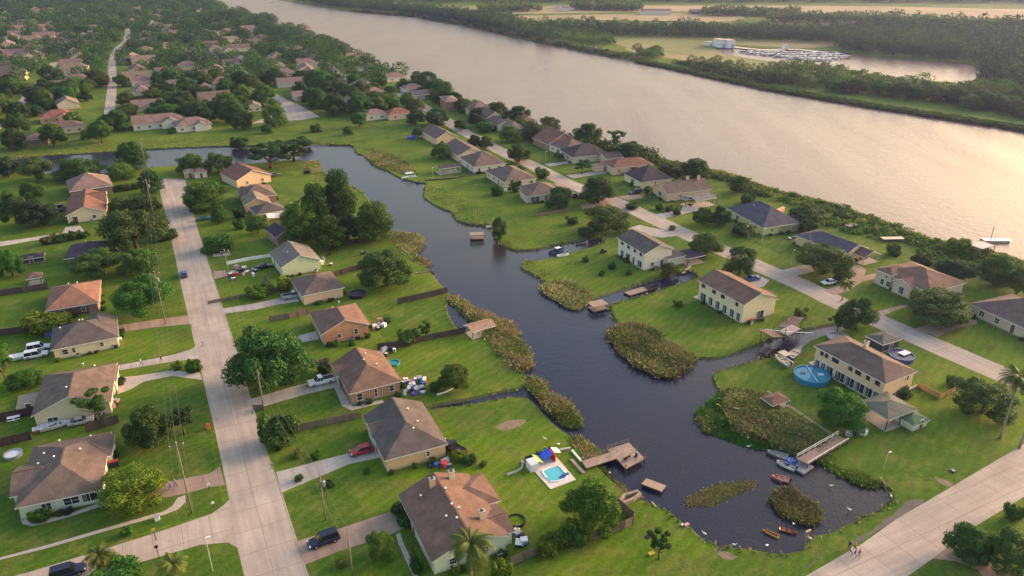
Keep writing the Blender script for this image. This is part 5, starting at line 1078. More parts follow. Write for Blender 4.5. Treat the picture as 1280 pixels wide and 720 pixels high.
scrub(strip(nb[:10], .5, 9), 430, 2.0, .6, 2.6, [LEAF['scrub'], LEAF['gold'], LEAF['olive'], LEAF['oak'], LEAF['bright']], 'tangled green scrub along the near river bank')
scrub(strip(nb[9:], 0, 12), 420, 3.0, 3.0, 7, [LEAF['oak'], LEAF['olive'], LEAF['oak']], 'bushy growth on the river bank behind the upper houses')
reeds([(1300, 335), (1228, 311), (1175, 302), (1110, 279), (1060, 261), (1000, 245), (960, 235), (925, 221), (891, 212), (891, 216), (925, 226), (1000, 250), (1110, 286), (1228, 318)], 6000, 1.8, .6, [(T, .35), (Gn, .65)], 'tan grasses at the very edge of the river', name='scrub')
fb = [G(*q) for q in [(795, 77), (840, 86), (960, 112), (1085, 133), (1280, 163), (1400, 184)]]
P = strip(fb, -1, 7)
scrub(P, 1300, 2.2, 1.4, 2.4, [leaf_mat('bank_reed', (.06, .12, .018), (.11, .18, .03))], 'even green reed fringe of the far river bank')
fb2 = [G(*q) for q in [(437, 14), (520, 21), (545, 26), (600, 36), (640, 45), (700, 58), (740, 66), (800, 77)]]
scrub(strip(fb2, 0, 12), 450, 3.2, 2, 5, [LEAF['olive'], LEAF['oak'], M_('bank_soil', (.25, .17, .11))], 'bushes and soil along the upper far bank')
scrub([G(*q) for q in [(840, 78), (900, 84), (960, 96), (1010, 104), (955, 106), (880, 90)]], 150, 3.5, 2, 4.5, [LEAF['olive'], LEAF['oak']], 'dark thicket above the far bank fringe')
scrub([G(*q) for q in [(1280, 335), (1240, 322), (1150, 312), (1165, 330), (1230, 352), (1280, 360)]], 70, 2.0, .8, 2.2, [LEAF['scrub'], LEAF['gold']], 'overgrown river corner at the right')
scrub([G(*q) for q in [(1130, 296), (1080, 282), (1040, 274), (1010, 262), (1030, 280), (1090, 300)]], 60, 2.0, 1.0, 2.2, [LEAF['scrub'], LEAF['bright']], 'low hedge growth behind the river lawn')

# ragged grass right at the canal edge, and low planting along the house walls
CP_ = [Vector((p[0], p[1], 0)) for p in canal]; B = []
for i, p in enumerate(CP_):
    d = CP_[(i + 1) % len(CP_)] - p
    dens = .5 + .5 * math.sin(i * .11) + .4 * math.sin(i * .37)
    for k in range(max(0, int(22 * dens * random.uniform(.3, 1)))):
        q = p + d * random.random() + Vector((random.gauss(0, .3), random.gauss(0, .3), 0)); B.append((q.x, q.y))
def tufts(B, h, w, mats, label):
    B = np.array(B); n = len(B); a = rng.uniform(0, 6.28, n); hh = h * rng.uniform(.4, 1.3, n); ln = rng.normal(0, .5, (n, 2)) * hh[:, None]; dx, dy = np.cos(a) * w / 2, np.sin(a) * w / 2
    V = np.stack([np.stack([B[:, 0] - dx, B[:, 1] - dy, np.full(n, -.3)], 1), np.stack([B[:, 0] + dx, B[:, 1] + dy, np.full(n, -.3)], 1), np.stack([B[:, 0] + dx + ln[:, 0], B[:, 1] + dy + ln[:, 1], hh - .2], 1), np.stack([B[:, 0] - dx + ln[:, 0], B[:, 1] - dy + ln[:, 1], hh - .25], 1)], 1).reshape(-1, 3)
    me = bpy.data.meshes.new('reeds'); me.from_pydata(V.tolist(), [], [(4 * i, 4 * i + 1, 4 * i + 2, 4 * i + 3) for i in range(n)])
    for m in mats: me.materials.append(m)
    me.polygons.foreach_set('material_index', rng.integers(0, len(mats), n).astype(np.int32)); return tag(link_mesh('reeds', me), label, 'grass', kind='stuff')
tufts(B, .55, .4, [REEDG, REEDG, REEDM, REEDB], 'ragged grass fringe along the canal banks')
random.seed(91)
for X, Y, ang, sx, sy, lab in HOMES:
    if Y > 330: continue
    short = lab.split(' with ')[0].split(' beside ')[0].split(' at the ')[0]
    if len(short.split()) > 10: short = ' '.join(short.split()[:10])
    if short in ('cream house', 'small brick house', 'low house', 'large brown roofed house', 'low beige house', 'brick house', 'white house', 'stucco house'): short = lab
    q_ = short.split()[:9]
    while q_[-1] in ('and', 'the', 'of', 'by', 'with', 'on', 'its', 'a', 'behind', 'between', 'in', 'near', 'two', 'big', 'dark', 'above', 'brown', 'at', 'right', 'left', 'roof,'): q_.pop()
    short = ' '.join(q_); side = 'S' if abs(X) < 30 else ('E' if X < 0 else 'W')
    for sd_ in ('S', side):
        if sd_ == 'S' and side == 'S' and False: continue
        for k in range(random.choice((2, 3, 3))):
            t = random.uniform(-.46, .46); r_ = random.uniform(.45, .95)
            l = (t * sx, -sy / 2 - r_ - .15) if sd_ == 'S' else ((sx / 2 + r_ + .15) * (1 if sd_ == 'E' else -1), t * sy)
            p = Vector((X + l[0] * math.cos(ang) - l[1] * math.sin(ang), Y + l[0] * math.sin(ang) + l[1] * math.cos(ang), 0))
            tree(p, r_ * 2, r_ * random.uniform(1.0, 1.6), 'bush', random.choice(('oak', 'bright', 'olive', 'blue')), 'low shrub against the wall of the ' + short, 'wall shrubs of the ' + short, 'shrub', 'shrub')

for X, Y, ang, sx, sy, lab in HOMES:
    if Y > 300: continue
    q_ = lab.split(' with ')[0].split(' beside ')[0].split(' at the ')[0].split()
    q_ = (lab.split() if len(q_) < 4 else q_)[:9]
    while q_[-1] in ('and', 'the', 'of', 'by', 'with', 'on', 'its', 'a', 'behind', 'between', 'in', 'near', 'two', 'big', 'dark', 'above', 'brown', 'at', 'right', 'left', 'roof,', 'white', 'red', 'grey'): q_.pop()
    l = (sx * random.uniform(-.4, .4), -sy / 2 - .9); root = empty('air_conditioner', (X + l[0] * math.cos(ang) - l[1] * math.sin(ang), Y + l[0] * math.sin(ang) + l[1] * math.cos(ang), 0), ang, 'grey air conditioner unit beside the ' + ' '.join(q_), 'air conditioner', 'air conditioner units')
    m = MB(); m.box((0, 0, .45), (.8, .8, .8), METAL); m.build('casing', root, bevel=.04); m = MB(); m.lathe([(.32, .86), (.32, .89), (.05, .9)], (0, 0, 0), BLACK, 12); m.build('fan_grille', root)
# ------------------------------------------------------------------ fences
random.seed(33)
def fence(px, h, m, label, board=.16, name='fence', loc=True):
    P = [G(*q) for q in px]; o0 = P[0]
    root = empty(name, o0, 0, label, 'fence', 'fences of the gardens')
    mb = MB(); pm = MB()
    for i in range(len(P) - 1):
        a, b = P[i] - o0, P[i + 1] - o0; d = b - a; L = d.length; d.normalize(); n = Vector((-d.y, d.x, 0)); ang = math.atan2(d.y, d.x)
        k = int(L / board)
        for j in range(k):
            c = a + d * (j + .5) * board; hh = h + random.uniform(-.03, .03)
            mb.box((c.x, c.y, hh / 2 - .02), (board * .93, .03, hh), m, ang + random.uniform(-.02, .02))
        for z in (.35, h * .8): c = (a + b) / 2 - n * .045; pm.box((c.x, c.y, z), (L, .05, .09), m, ang)
        for j in range(int(L / 2.4) + 1):
            c = a + d * min(j * 2.4 + .06, L) - n * .09; pm.box((c.x, c.y, h / 2), (.1, .1, h + .12), m, ang)
    mb.build('board_panel', root); pm.build('rail_frame', root); return root
fence([(638, 708), (660, 698), (676, 691)], 1.8, WOOD, 'brown plank fence running from the lower edge to the bright hedge')
fence([(736, 676), (760, 668), (780, 661), (791, 655), (792, 650), (783, 642), (772, 632)], 1.7, WOOD, 'plank fence turning the corner beside the big round tree')
fence([(368, 540), (410, 531), (453, 522)], 1.6, WOOD, 'weathered fence left of the charcoal roofed house')
fence([(337, 402), (362, 398), (388, 391)], 1.5, WOOD, 'fence left of the orange stucco house')
fence([(497, 380), (530, 373), (560, 366)], 1.7, DWOOD, 'dark plank fence reaching the canal above the orange house lawn')
fence([(472, 437), (505, 433), (540, 424), (582, 416)], 1.6, DWOOD, 'long dark fence to the thatched canal hut')
fence([(418, 346), (438, 340), (456, 336)], 1.7, DWOOD, 'dark fence left of the olive lawn tree')
fence([(436, 306), (450, 304), (466, 301)], 1.7, MAROON, 'dark maroon fence below the canal grove')
fence([(-30, 424), (0, 420), (30, 416), (60, 410)], 1.8, DWOOD, 'dark fence behind the white vehicles')
fence([(-30, 374), (0, 370), (30, 366), (61, 361)], 1.8, DWOOD, 'dark fence left of the salmon roofed house')
fence([(-30, 533), (0, 527), (25, 522), (48, 517)], 1.9, MAROON, 'maroon fence left of the cream gabled house')
fence([(-30, 566), (0, 559), (20, 554), (40, 549)], 1.9, MAROON, 'maroon fence left of the green walled house')
fence([(108, 541), (130, 534), (150, 528)], 1.9, DWOOD, 'black stained fence between the two lower left houses')
fence([(1147, 484), (1160, 491), (1172, 497), (1174, 499), (1188, 492), (1200, 485)], 1.2, M_('golden_wood', (.42, .27, .12), var=.2), 'low golden wood fence right of the long two storey house')
fence([(667, 271), (690, 267), (712, 263)], .9, WOOD, 'low weathered fence before the porch house tree')
fence([(260, 380), (300, 372), (340, 365), (357, 361)], .9, WOOD, 'low timber edge along the pale driveway')
fence([(346, 366), (334, 352), (330, 350)], 1.3, WOOD, 'short fence by the golden bush')
fence([(330, 512), (316, 512)], 1.2, WOOD, 'stub of garden fence at the street by the pickup drive')
fence([(375, 462), (395, 456), (412, 452)], 1.2, WOOD, 'grey fence between oak and brick house')
def wall(px, h, t, m, label, cat='wall', name='garden_wall', z=-.6):
    P = [G(*q) for q in px]; o0 = P[0]; mb = MB(); Q = [p - o0 for p in P]
    mb.prism([(p.x, p.y) for p in ribbon(Q, t)], z, h, m); o = mb.build(name); o.location = o0
    return tag(o, label, cat)
wall([(531, 226), (548, 225), (570, 223), (600, 217)], .5, .4, DWOOD, 'dark timber bulkhead under the dock side lawn', name='bulkhead')
wall([(692, 566), (702, 563), (713, 561)], .35, .35, CONC, 'low pale kerb above the swimming pool')
wall([(634, 594), (646, 590), (652, 586), (654, 580), (652, 577)], .3, .35, CONC, 'curled pale garden kerb left of the pool')
wall([(715, 564), (720, 570), (727, 578)], .35, .3, WHITE, 'white retaining edge leading to the wooden dock')
wall([(714, 575), (722, 584), (730, 592)], .25, .6, DECK, 'old plank walkway edge on the dock lawn')
wall([(772, 632), (780, 622), (797, 617), (800, 620), (790, 627), (778, 632)], .7, .5, DECK, 'heap of driftwood planks at the pond corner', 'driftwood', 'driftwood', -.3)
wall([(255, 311), (265, 310.5), (277, 310.5), (288, 310)], .6, .25, DWOOD, 'dark low timber frame across the concrete pads')
wall([(283, 331), (312, 325), (340, 321)], .9, .25, WHITE, 'white low wall along the lime house yard')
wall([(546, 494), (556, 491), (566, 486)], .25, .2, WHITE, 'pale pipe lying by the round lawn tree', 'pipe', 'pipe', 0)
wall([(1146, 484), (1130, 492), (1108, 498)], .6, .4, WL['stone'], 'low stone wall at the end of the long two storey house')
wall([(620, 397), (640, 415), (652, 432)], .08, .3, DECK, 'thin board edge along the canal lawn', 'edging', 'edging', -.1)
# ------------------------------------------------------------------ vehicles
TYRE = M_('tyre', (.015, .015, .016), rough=.85); RIM = M_('rim', (.45, .45, .47), rough=.35, metallic=.7); CGLASS = M_('car_glass', (.015, .018, .022), rough=.05, spec=.6)
LAMPW = M_('headlight', (.7, .7, .68), rough=.15); LAMPR = M_('taillight', (.35, .01, .01), rough=.2)
PAINT = {k: M_('paint_' + k, c, rough=.28, spec=.5, var=.04) for k, c in dict(white=(.72, .72, .71), navy=(.012, .018, .045), red=(.38, .015, .02), black=(.012, .012, .014), silver=(.38, .39, .4), teal=(.02, .12, .13), blue=(.03, .08, .22), grey=(.12, .12, .125), brown=(.16, .10, .07)).items()}
WHEEL = {}
def wheels(root, L, Wd, r=.34):
    if r not in WHEEL:
        m = MB(); n = 16
        m.tube([(-.11, 0, 0), (.11, 0, 0)], r, TYRE, n); a = m.build('tyre'); COL.objects.unlink(a)
        m = MB(); m.tube([(-.12, 0, 0), (.125, 0, 0)], r * .6, RIM, 10); b = m.build('rim'); COL.objects.unlink(b)
        WHEEL[r] = (a.data, b.data)
    for x in (-L * .31, L * .30):
        for s in (-1, 1):
            w = link_mesh('wheel', WHEEL[r][0], root); w.location = (x, s * (Wd / 2 - .1), r); w.rotation_euler = (0, 0, R(90) * s)
            link_mesh('rim', WHEEL[r][1], w)
def shell(mb, secs, m, cap=True):
    """loft rings of equal length"""
    for a, b in zip(secs, secs[1:]):
        n = len(a)
        for k in range(n): mb.face([a[k], a[(k + 1) % n], b[(k + 1) % n], b[k]], m)
    if cap: mb.face(secs[0][::-1], m); mb.face(secs[-1], m)
def car(px, py, ang, kind, paint, label, group='parked cars', cat='car'):
    p = G(px, py); root = empty('parked_car' if kind != 'pickup' else 'pickup_truck', p, ang, label, cat, group)
    L, Wd, Hh = {'sedan': (4.7, 1.84, 1.45), 'suv': (4.85, 1.95, 1.78), 'pickup': (5.7, 2.0, 1.85), 'hatch': (4.2, 1.8, 1.5)}[kind]; m = PAINT[paint]
    belt = .95 if kind != 'pickup' else 1.1; b = MB()
    # x forward. lower body as rings across the car
    prof = [(-L / 2, .45, belt - .08), (-L / 2 + .12, .30, belt), (-L * .30, .28, belt), (L * .12, .28, belt), (L * .26, .28, belt - .04), (L / 2 - .25, .30, belt - .16), (L / 2 - .03, .38, belt - .30)]
    secs = []
    for x, z0, z1 in prof:
        w = Wd / 2 * (1 - .10 * (abs(x) / (L / 2)) ** 4)
        secs.append([(x, -w * .92, z0), (x, w * .92, z0), (x, w, z0 + .2), (x, w, z1 - .12), (x, w * .9, z1), (x, -w * .9, z1), (x, -w, z1 - .12), (x, -w, z0 + .2)])
    if kind == 'pickup':
        # bed with an opening
        b2 = MB(); x0, x1 = -L / 2 + .12, -.35; w = Wd / 2 - .16
        b2.box(((x0 + x1) / 2, 0, belt + .012), (x1 - x0 - .1, w * 2 - .1, .02), BLACK)
        for s in (-1, 1): b2.box(((x0 + x1) / 2, s * w, belt + .06), (x1 - x0, .1, .16), m)
        b2.box((x0 + .02, 0, belt + .05), (.08, w * 2, .14), m); b2.build('cargo_bed', root)
    shell(b, secs, m); b.build('body', root, smooth=False, weld=True)
    c0, c1, r0, r1 = {'sedan': (-L * .36, L * .2, -L * .22, L * .06), 'suv': (-L * .47, L * .22, -L * .44, L * .09), 'pickup': (-L * .06, L * .24, -L * .03, L * .12), 'hatch': (-L * .46, L * .22, -L * .36, L * .08)}[kind]
    g = MB(); w0, w1 = Wd / 2 * .9, Wd / 2 * .74
    shell(g, [[(c0, -w0, belt - .02), (c1, -w0, belt - .02), (c1, w0, belt - .02), (c0, w0, belt - .02)], [(r0, -w1, Hh - .06), (r1, -w1, Hh - .06), (r1, w1, Hh - .06), (r0, w1, Hh - .06)]], CGLASS); g.build('glass', root)
    t = MB(); t.box(((r0 + r1) / 2, 0, Hh - .03), (r1 - r0 + .06, w1 * 2 + .05, .07), m)
    mid = [(c0 + .02, r0), (c1, r1), ((c0 + c1) / 2 - .1, (r0 + r1) / 2 - .05)]
    for a, e in mid:
        for s in (-1, 1): t.tube([(a, s * (w0 + .005), belt - .02), (e, s * (w1 + .01), Hh - .05)], .045, m, 5)
    if kind == 'suv':
        for s in (-1, 1): t.tube([(r0 + .2, s * w1 * .9, Hh + .05), (r1 - .1, s * w1 * .9, Hh + .05)], .025, BLACK, 5)
    t.build('roof', root, bevel=.02)
    for s in (-1, 1):
        h = MB(); h.box((L / 2 - .12, s * Wd * .36, belt - .25), (.2, .36, .16), LAMPW); h.build('headlight', root)
        h = MB(); h.box((-L / 2 + .03, s * Wd * .40, belt - .16), (.1, .2, .26), LAMPR); h.build('taillight', root)
        h = MB(); h.box((c1 - .35, s * (Wd / 2 + .1), belt + .08), (.12, .2, .14), m); h.build('mirror', root)
    h = MB(); h.box((L / 2 - .06, 0, .46), (.16, Wd * .86, .2), BLACK); h.box((-L / 2 + .05, 0, .46), (.16, Wd * .86, .2), BLACK); h.build('bumper', root)
    wheels(root, L, Wd, .36 if kind in ('suv', 'pickup') else .33)
    return root
AW = TH; AU = TH + R(90)
car(405, 678, AW + R(180) + .05, 'suv', 'navy', 'dark navy SUV at the foot of the brown driveway'); car(402, 479, AW + R(180), 'pickup', 'white', 'white pickup on the concrete driveway of the brick house', cat='pickup')
car(452, 566, AW + R(180), 'hatch', 'red', 'red car parked against the charcoal roofed house'); car(566, 563, AU + .4, 'pickup', 'black', 'black pickup behind the charcoal roofed house', cat='pickup')
car(49, 437, AW, 'suv', 'white', 'white SUV nearer the dark fence, behind the dark grey roof'); car(46, 446, AW, 'suv', 'white', 'white SUV in front of the other, behind the dark grey roof'); car(366, 372, AW, 'pickup', 'silver', 'silver pickup beside the peach walled house', cat='pickup')
car(255, 275, AW + .1, 'sedan', 'teal', 'teal car beside the upper street'); car(230, 345, AU, 'hatch', 'blue', 'small blue car driving on the street', 'moving cars'); car(794, 242, AW + R(180), 'suv', 'black', 'black SUV on the drive of the steep dark roof')
car(1036, 355, AW + R(170), 'sedan', 'white', 'white car on the looping brown driveway'); car(1046, 353, AW + R(185), 'suv', 'black', 'black SUV next to the white car on the looping driveway'); car(715, 246, AU, 'suv', 'navy', 'dark SUV on the lawn right of the porch house tree')
car(728, 247, AU + .3, 'sedan', 'black', 'low black car by the spreading street tree'); car(941, 350, AW, 'sedan', 'blue', 'blue car on the forecourt behind the yellow house'); car(76, 262, AU, 'pickup', 'grey', 'grey pickup left of the cream gabled house', cat='pickup')
car(86, 718, AW, 'suv', 'navy', 'dark SUV at the lower frame edge on the side street'); car(1217, 693, AU + .6, 'sedan', 'grey', 'grey car under the tree at the lower right drive'); car(330, 335, AW, 'sedan', 'black', 'black car with brown cover beside the lime house')
car(368, 246 + 12, AW, 'hatch', 'silver', 'silver car half under the canal grove'); car(343, 220, AW, 'sedan', 'grey', 'grey car behind the peach gable house'); car(102, 529, AW, 'sedan', 'silver', 'pale covered car by the black stained fence'); car(655, 216 + 12, AU, 'suv', 'navy', 'navy SUV beside the taupe roofed porch house')
car(75, 137 + 13, AU, 'hatch', 'white', 'white car by the red roofed house')
# ------------------------------------------------------------------ boats
def boat(p, L, B, ang, hull, deck, label, name='boat', cabin=None, canopy=None, motor=True, z=-.45, seats=True, group='boats of the canal', cat='boat', tilt=0):
    root = empty(name, (p[0], p[1], z), ang, label, cat, group); root.rotation_euler[0] = tilt
    h = .62 * (B / 2) ** .5; secs = []; ins = []
    for t in (0, .15, .4, .65, .82, .93, 1.0):
        w = B / 2 * (1 - max(0, (t - .35) / .65) ** 2.2) + .03; zz = h * (1 + .25 * t ** 3); k = .25 * t ** 2
        x = -L / 2 + L * t
        secs.append([(x, -w * .65, -.15 + k), (x, 0, -.25 + k), (x, w * .65, -.15 + k), (x, w, zz), (x, w * .86, zz), (x, w * .75 if t < .97 else .01, zz - (.28 if .02 < t < .9 else .02)), (x, -w * .75 if t < .97 else -.01, zz - (.28 if .02 < t < .9 else .02)), (x, -w * .86, zz), (x, -w, zz)])
    m = MB()
    for a, b in zip(secs, secs[1:]):
        for k in range(9): m.face([a[k], a[(k + 1) % 9], b[(k + 1) % 9], b[k]], deck if k in (4, 5, 6) else hull)
    m.face(secs[0][::-1], hull); m.face(secs[-1], hull); m.build('hull', root, weld=True)
    if seats:
        for t in (-.25, .08): s = MB(); s.box((L * t, 0, h - .12), (.35, B * .72, .1), deck if deck != hull else WOOD); s.build('seat', root)
    if cabin: s = MB(); s.box((-.02 * L, 0, h + .35), (L * .28, B * .6, .8), cabin); s.box((.0, 0, h + .8), (L * .34, B * .7, .08), WHITE); s.build('cabin', root, bevel=.05)
    if canopy:
        s = MB(); s.box((-.05 * L, 0, h + 1.55), (L * .5, B * .9, .08), canopy)
        for a in (-.28, .18):
            for q in (-1, 1): s.tube([(L * a, q * B * .42, h - .1), (L * a, q * B * .42, h + 1.55)], .03, METAL, 5)
        s.build('canopy', root)
    if motor: s = MB(); s.box((-L / 2 - .18, 0, h + .15), (.32, .3, .42), BLACK); s.box((-L / 2 - .2, 0, h - .4), (.14, .12, .8), BLACK); s.build('outboard_motor', root, bevel=.03)
    return root
HB = {k: M_('hull_' + k, c, rough=.35, spec=.5, var=.08) for k, c in dict(white=(.68, .68, .67), blue=(.03, .07, .22), navy=(.015, .02, .05), grey=(.20, .21, .22), olive=(.10, .11, .07), red=(.42, .13, .10), yellow=(.55, .38, .06), orange=(.38, .10, .04), brown=(.17, .11, .08), pale=(.55, .58, .62), tan=(.42, .33, .23)).items()}
boat(G(511, 223, -.45), 6.5, 2.4, AW + R(185), HB['white'], HB['pale'], 'white pontoon style boat with canopy at the dock side lawn', canopy=HB['pale'])
boat(G(523, 228, -.45), 3.6, 1.3, AU - .6, HB['navy'], BLACK, 'small dark boat behind the white canopy boat'); boat(G(697, 315, -.45), 5.4, 2.0, AW + .15, HB['blue'], HB['navy'], 'blue boat moored in the small upper inlet', cabin=HB['navy'])
boat(G(728, 304, -.45), 4.2, 1.6, AW, HB['grey'], BLACK, 'dark grey boat deep in the upper inlet'); boat(G(817, 361, -.45), 4.6, 1.8, AW + .1, HB['navy'], BLACK, 'black boat in the inlet below the yellow house'); boat(G(531, 341, -.3), 5.2, 1.7, AU - 1.9, HB['brown'], WOOD, 'brown flat boat drawn up at the near canal bank', motor=False)
boat(G(971, 570, -.45), 3.8, 1.6, AU + .55, HB['grey'], HB['grey'], 'grey flat boat beside the footbridge', motor=False); boat(G(982, 583, -.45), 3.4, 1.6, AU + .45, HB['white'], HB['tan'], 'white boat beside the footbridge with a blue tarp')
boat(G(975, 600, -.45), 3.0, 1.5, AU + .7, HB['red'], HB['red'], 'reddish brown boat north of the round reed island'); boat(G(981, 601, -.45), 2.0, .8, AW - .3, HB['pale'], HB['red'], 'small pink and white boat tied to the reddish boat', motor=False)
boat(G(963, 668, -.45), 2.6, .65, AU + .45, HB['yellow'], HB['orange'], 'yellow kayak floating near the pond shore', 'kayak', motor=False, seats=False, cat='kayak', group='kayaks'); boat(G(985, 665, -.45), 2.7, .65, AW - .9, HB['orange'], HB['orange'], 'red orange kayak beside the yellow one', 'kayak', motor=False, cat='kayak', group='kayaks')
boat(G(968, 443, -.45), 5.2, 2.2, AW + .3, HB['olive'], BLACK, 'olive boat lying in the inlet by the ruined boathouse'); boat(G(994, 443, .2), 6.2, 2.2, AW + .35, HB['blue'], HB['tan'], 'blue hulled boat with beige cover by the boathouse', z=.25, cabin=None); boat(G(978, 452, .3), 4.6, 2.2, AU, HB['white'], HB['tan'], 'white boat on a cradle with cream canopy at the inlet', z=.35, canopy=HB['tan'])
boat(G(31, 446, .3), 6.0, 2.3, AW, HB['pale'], HB['white'], 'pale blue boat on the grass beside the white SUVs', z=.3); boat(G(70, 533, .3), 5.2, 1.9, AW, HB['white'], HB['pale'], 'white boat on the grass under the cream gable wall', z=.3, motor=False); boat(G(56, 536, .3), 4.0, 1.6, AW + .1, HB['red'], HB['pale'], 'red and white boat beside the cream gable wall', z=.3, motor=False)
boat(G(462, 188, -.45), 4.2, 1.7, AW, HB['navy'], BLACK, 'dark boat at the upper peninsula tip'); boat(G(614, 284, -.45), 3.4, 1.3, AW, HB['white'], HB['pale'], 'white boat under the lone bank tree', motor=False); boat(G(704, 320, .05), 3.8, 1.3, AW, HB['white'], HB['white'], 'overturned white boat on the inlet lawn', z=.05, motor=False)
# marina beyond the river
random.seed(8); dk = MB(); n = 0
MAR = [G(*q) for q in [(912, 58), (950, 61.5), (1000, 62.5), (1045, 66), (1062, 72), (1030, 76.5), (985, 73), (930, 66)]]
xs = [p.x for p in MAR]; ys = [p.y for p in MAR]; mp = []
for row in range(9):
    for colm in range(34):
        x = min(xs) + (max(xs) - min(xs)) * (colm + .5 + random.uniform(-.2, .2)) / 34; y = min(ys) + (max(ys) - min(ys)) * (row + .5 + random.uniform(-.15, .15)) / 9
        if pip(x, y, MAR): mp.append((x, y))
protoB = [boat(Vector((mp[i][0], mp[i][1], 0)), L_, 2.8, random.uniform(-.3, .3), HB['white'], HB[dc], lab, 'moored_boat', cabin=HB[cb], motor=False, z=-.5, group='boats moored in the far marina ' + cb) for i, (L_, dc, cb, lab) in enumerate([(8, 'white', 'white', 'white cabin boat moored in the crowded marina'), (7, 'pale', 'navy', 'white boat with dark cabin moored in the crowded marina'), (9, 'tan', 'tan', 'white boat with tan cabin moored in the crowded marina')])]
for x, y in mp[3:130]:
    c = copy_tree(random.choice(protoB)); c.location = (x, y, -.5); c.rotation_euler = (0, 0, random.choice((TH, TH + R(90), TH + R(180))) + random.uniform(-.15, .15))
for i in range(5):
    y = min(ys) + (max(ys) - min(ys)) * (i + .98) / 5.5
    for k in range(30):
        x = min(xs) + (max(xs) - min(xs)) * k / 30
        if pip(x, y, MAR): dk.box((x + 4, y, -.15), (9, 1.6, .25), DECK)
o = dk.build('pier'); tag(o, 'pale floating piers between the marina boats', 'pier')
for px, py, w, d_, h, lab in ((899, 58.5, 10, 14, 6.5, 'left white storage building at the marina'), (910, 59, 10, 14, 6.3, 'right white storage building at the marina'), (886, 57, 8, 6, 3, 'low grey hut left of the white marina buildings'), (981, 62, 4, 4, 4, 'small white hut on the marina quay')):
    p = G(px, py); root = empty('building', p, .12, lab, 'building'); s = scale_at(p); w = max(w / s * .95, 4)
    m = MB(); m.box((0, 0, h / 2), (w, d_, h), WHITE if 'white' in lab else WL['beige']); m.build('wall', root)
    m = MB(); m.box((0, 0, h + .15), (w + .4, d_ + .4, .35), CONC); m.build('roof', root); m = MB(); m.box((w * .2, -d_ / 2 - .03, h * .25), (w * .22, .08, h * .5), METAL); m.build('door', root)
for px, py, wpx, h, lab in ((819, 18, 38, 7, 'long white barn in the far field'), (706, 14, 8, 6, 'white shed at the field edge'), (697, 10, 6, 6, 'small white block far beyond the river'), (870, 17, 16, 5, 'low brown barn in the far field'), (715, 12.5, 7, 5, 'second white shed at the field edge')):
    p = G(px, py); s = scale_at(p); w = wpx / s; root = empty('barn', p, .05, lab, 'barn'); b = (0, 0, w, 12, h * .7, 'w', 'gg', .3, .4)
    a = MB(); wall_block(a, b, WL['white'] if 'white' in lab else WL['brown']); a.build('wall', root); a = MB(); roof_block(a, b, RF['pink']); a.build('roof', root)
# ------------------------------------------------------------------ docks, bridge, rafts
def rail(m, pts, h, mt, r=.05, gap=1.6, rails=2):
    for a, b in zip(pts, pts[1:]):
        a, b = Vector(a), Vector(b); n = max(1, int((b - a).length / gap))
        for k in range(n + 1): q = a.lerp(b, k / n); m.tube([q, q + Vector((0, 0, h))], r, mt, 5)
        for j in range(rails): z = Vector((0, 0, h - .02 - j * h * .45)); m.tube([a + z, b + z], r * .8, mt, 5)
def deckpoly(root, px, z, o0, name='deck', m=DECK, th=.18, posts=True):
    P = [G(x, y, z) - Vector((o0[0], o0[1], 0)) for x, y in px]; b = MB(); b.prism([(p.x, p.y) for p in P], z - th, z, m); o = b.build(name, root)
    if posts:
        q = MB()
        for i in range(len(P)):
            a, c = P[i], P[(i + 1) % len(P)]; k = max(1, int((c - a).length / 3))
            for j in range(k): t = a.lerp(c, j / k); q.tube([(t.x, t.y, -1.4), (t.x, t.y, z - .02)], .11, DWOOD, 6)
        q.build('piling', root)
    return P
o0 = G(727, 581); root = empty('dock', (o0.x, o0.y, 0), 0, 'big wooden dock with square platform and railings below the bright lawn', 'dock')
Pw = deckpoly(root, [(727, 576), (766, 564), (774, 572), (733, 585)], .55, o0, 'walkway'); Pp = deckpoly(root, [(759, 562), (786, 553), (806, 573), (782, 586), (771, 573)], .56, o0, 'platform')
m = MB(); rail(m, [Pw[0], Pw[1]], .9, WOOD); rail(m, [Pp[0], Pp[1]], .9, WOOD); m.build('railing', root); m = MB()
for q in (Pp[2], Pp[3], (Pp[1] + Pp[2]) / 2): m.tube([(q.x, q.y, .5), (q.x, q.y, 1.5)], .09, WOOD, 6)
m.build('mooring_post', root)
def chair(p, ang, m, label, group, z=0):
    root = empty('garden_chair', (p[0], p[1], z), ang, label, 'chair', group); a = MB(); a.box((0, 0, .42), (.55, .55, .06), m); a.build('seat', root); a = MB(); a.box((0, -.26, .75), (.55, .06, .62), m); a.build('backrest', root)
    for x in (-.23, .23):
        for y in (-.23, .23): a = MB(); a.box((x, y, .2), (.05, .05, .4), m); a.build('leg', root)
chair(G(781, 576, .56), .5, BLACK, 'dark chair left on the dock platform', 'dock chairs', .56); chair(G(786, 573, .56), 1.4, BLACK, 'dark chair near the dock post', 'dock chairs', .56); chair(G(794, 573, .56), 2.2, HB['navy'], 'navy chair at the dock corner', 'dock chairs', .56)
o0 = G(1026, 561); root = empty('footbridge', (o0.x, o0.y, 0), 0, 'white railed wooden footbridge over the pond edge', 'footbridge')
Pb = deckpoly(root, [(996, 573), (1047, 544), (1060, 550), (1010, 580)], .9, o0, 'deck', M_('bridge_deck', (.24, .165, .13), var=.2))
m = MB(); rail(m, [Pb[0], Pb[1]], 1.0, WHITE, .055); m.build('railing', root); m = MB(); rail(m, [Pb[3], Pb[2]], .45, WHITE, .07, 2.4, 1); m.build('kerb_rail', root)
m = MB(); q = Pb[0].lerp(Pb[3], .5); m.box((q.x, q.y - .4, -.1), (3.2, 2.6, .35), HB['grey'], TH + .2); m.build('float', root)
o0 = G(988, 579); m = MB()
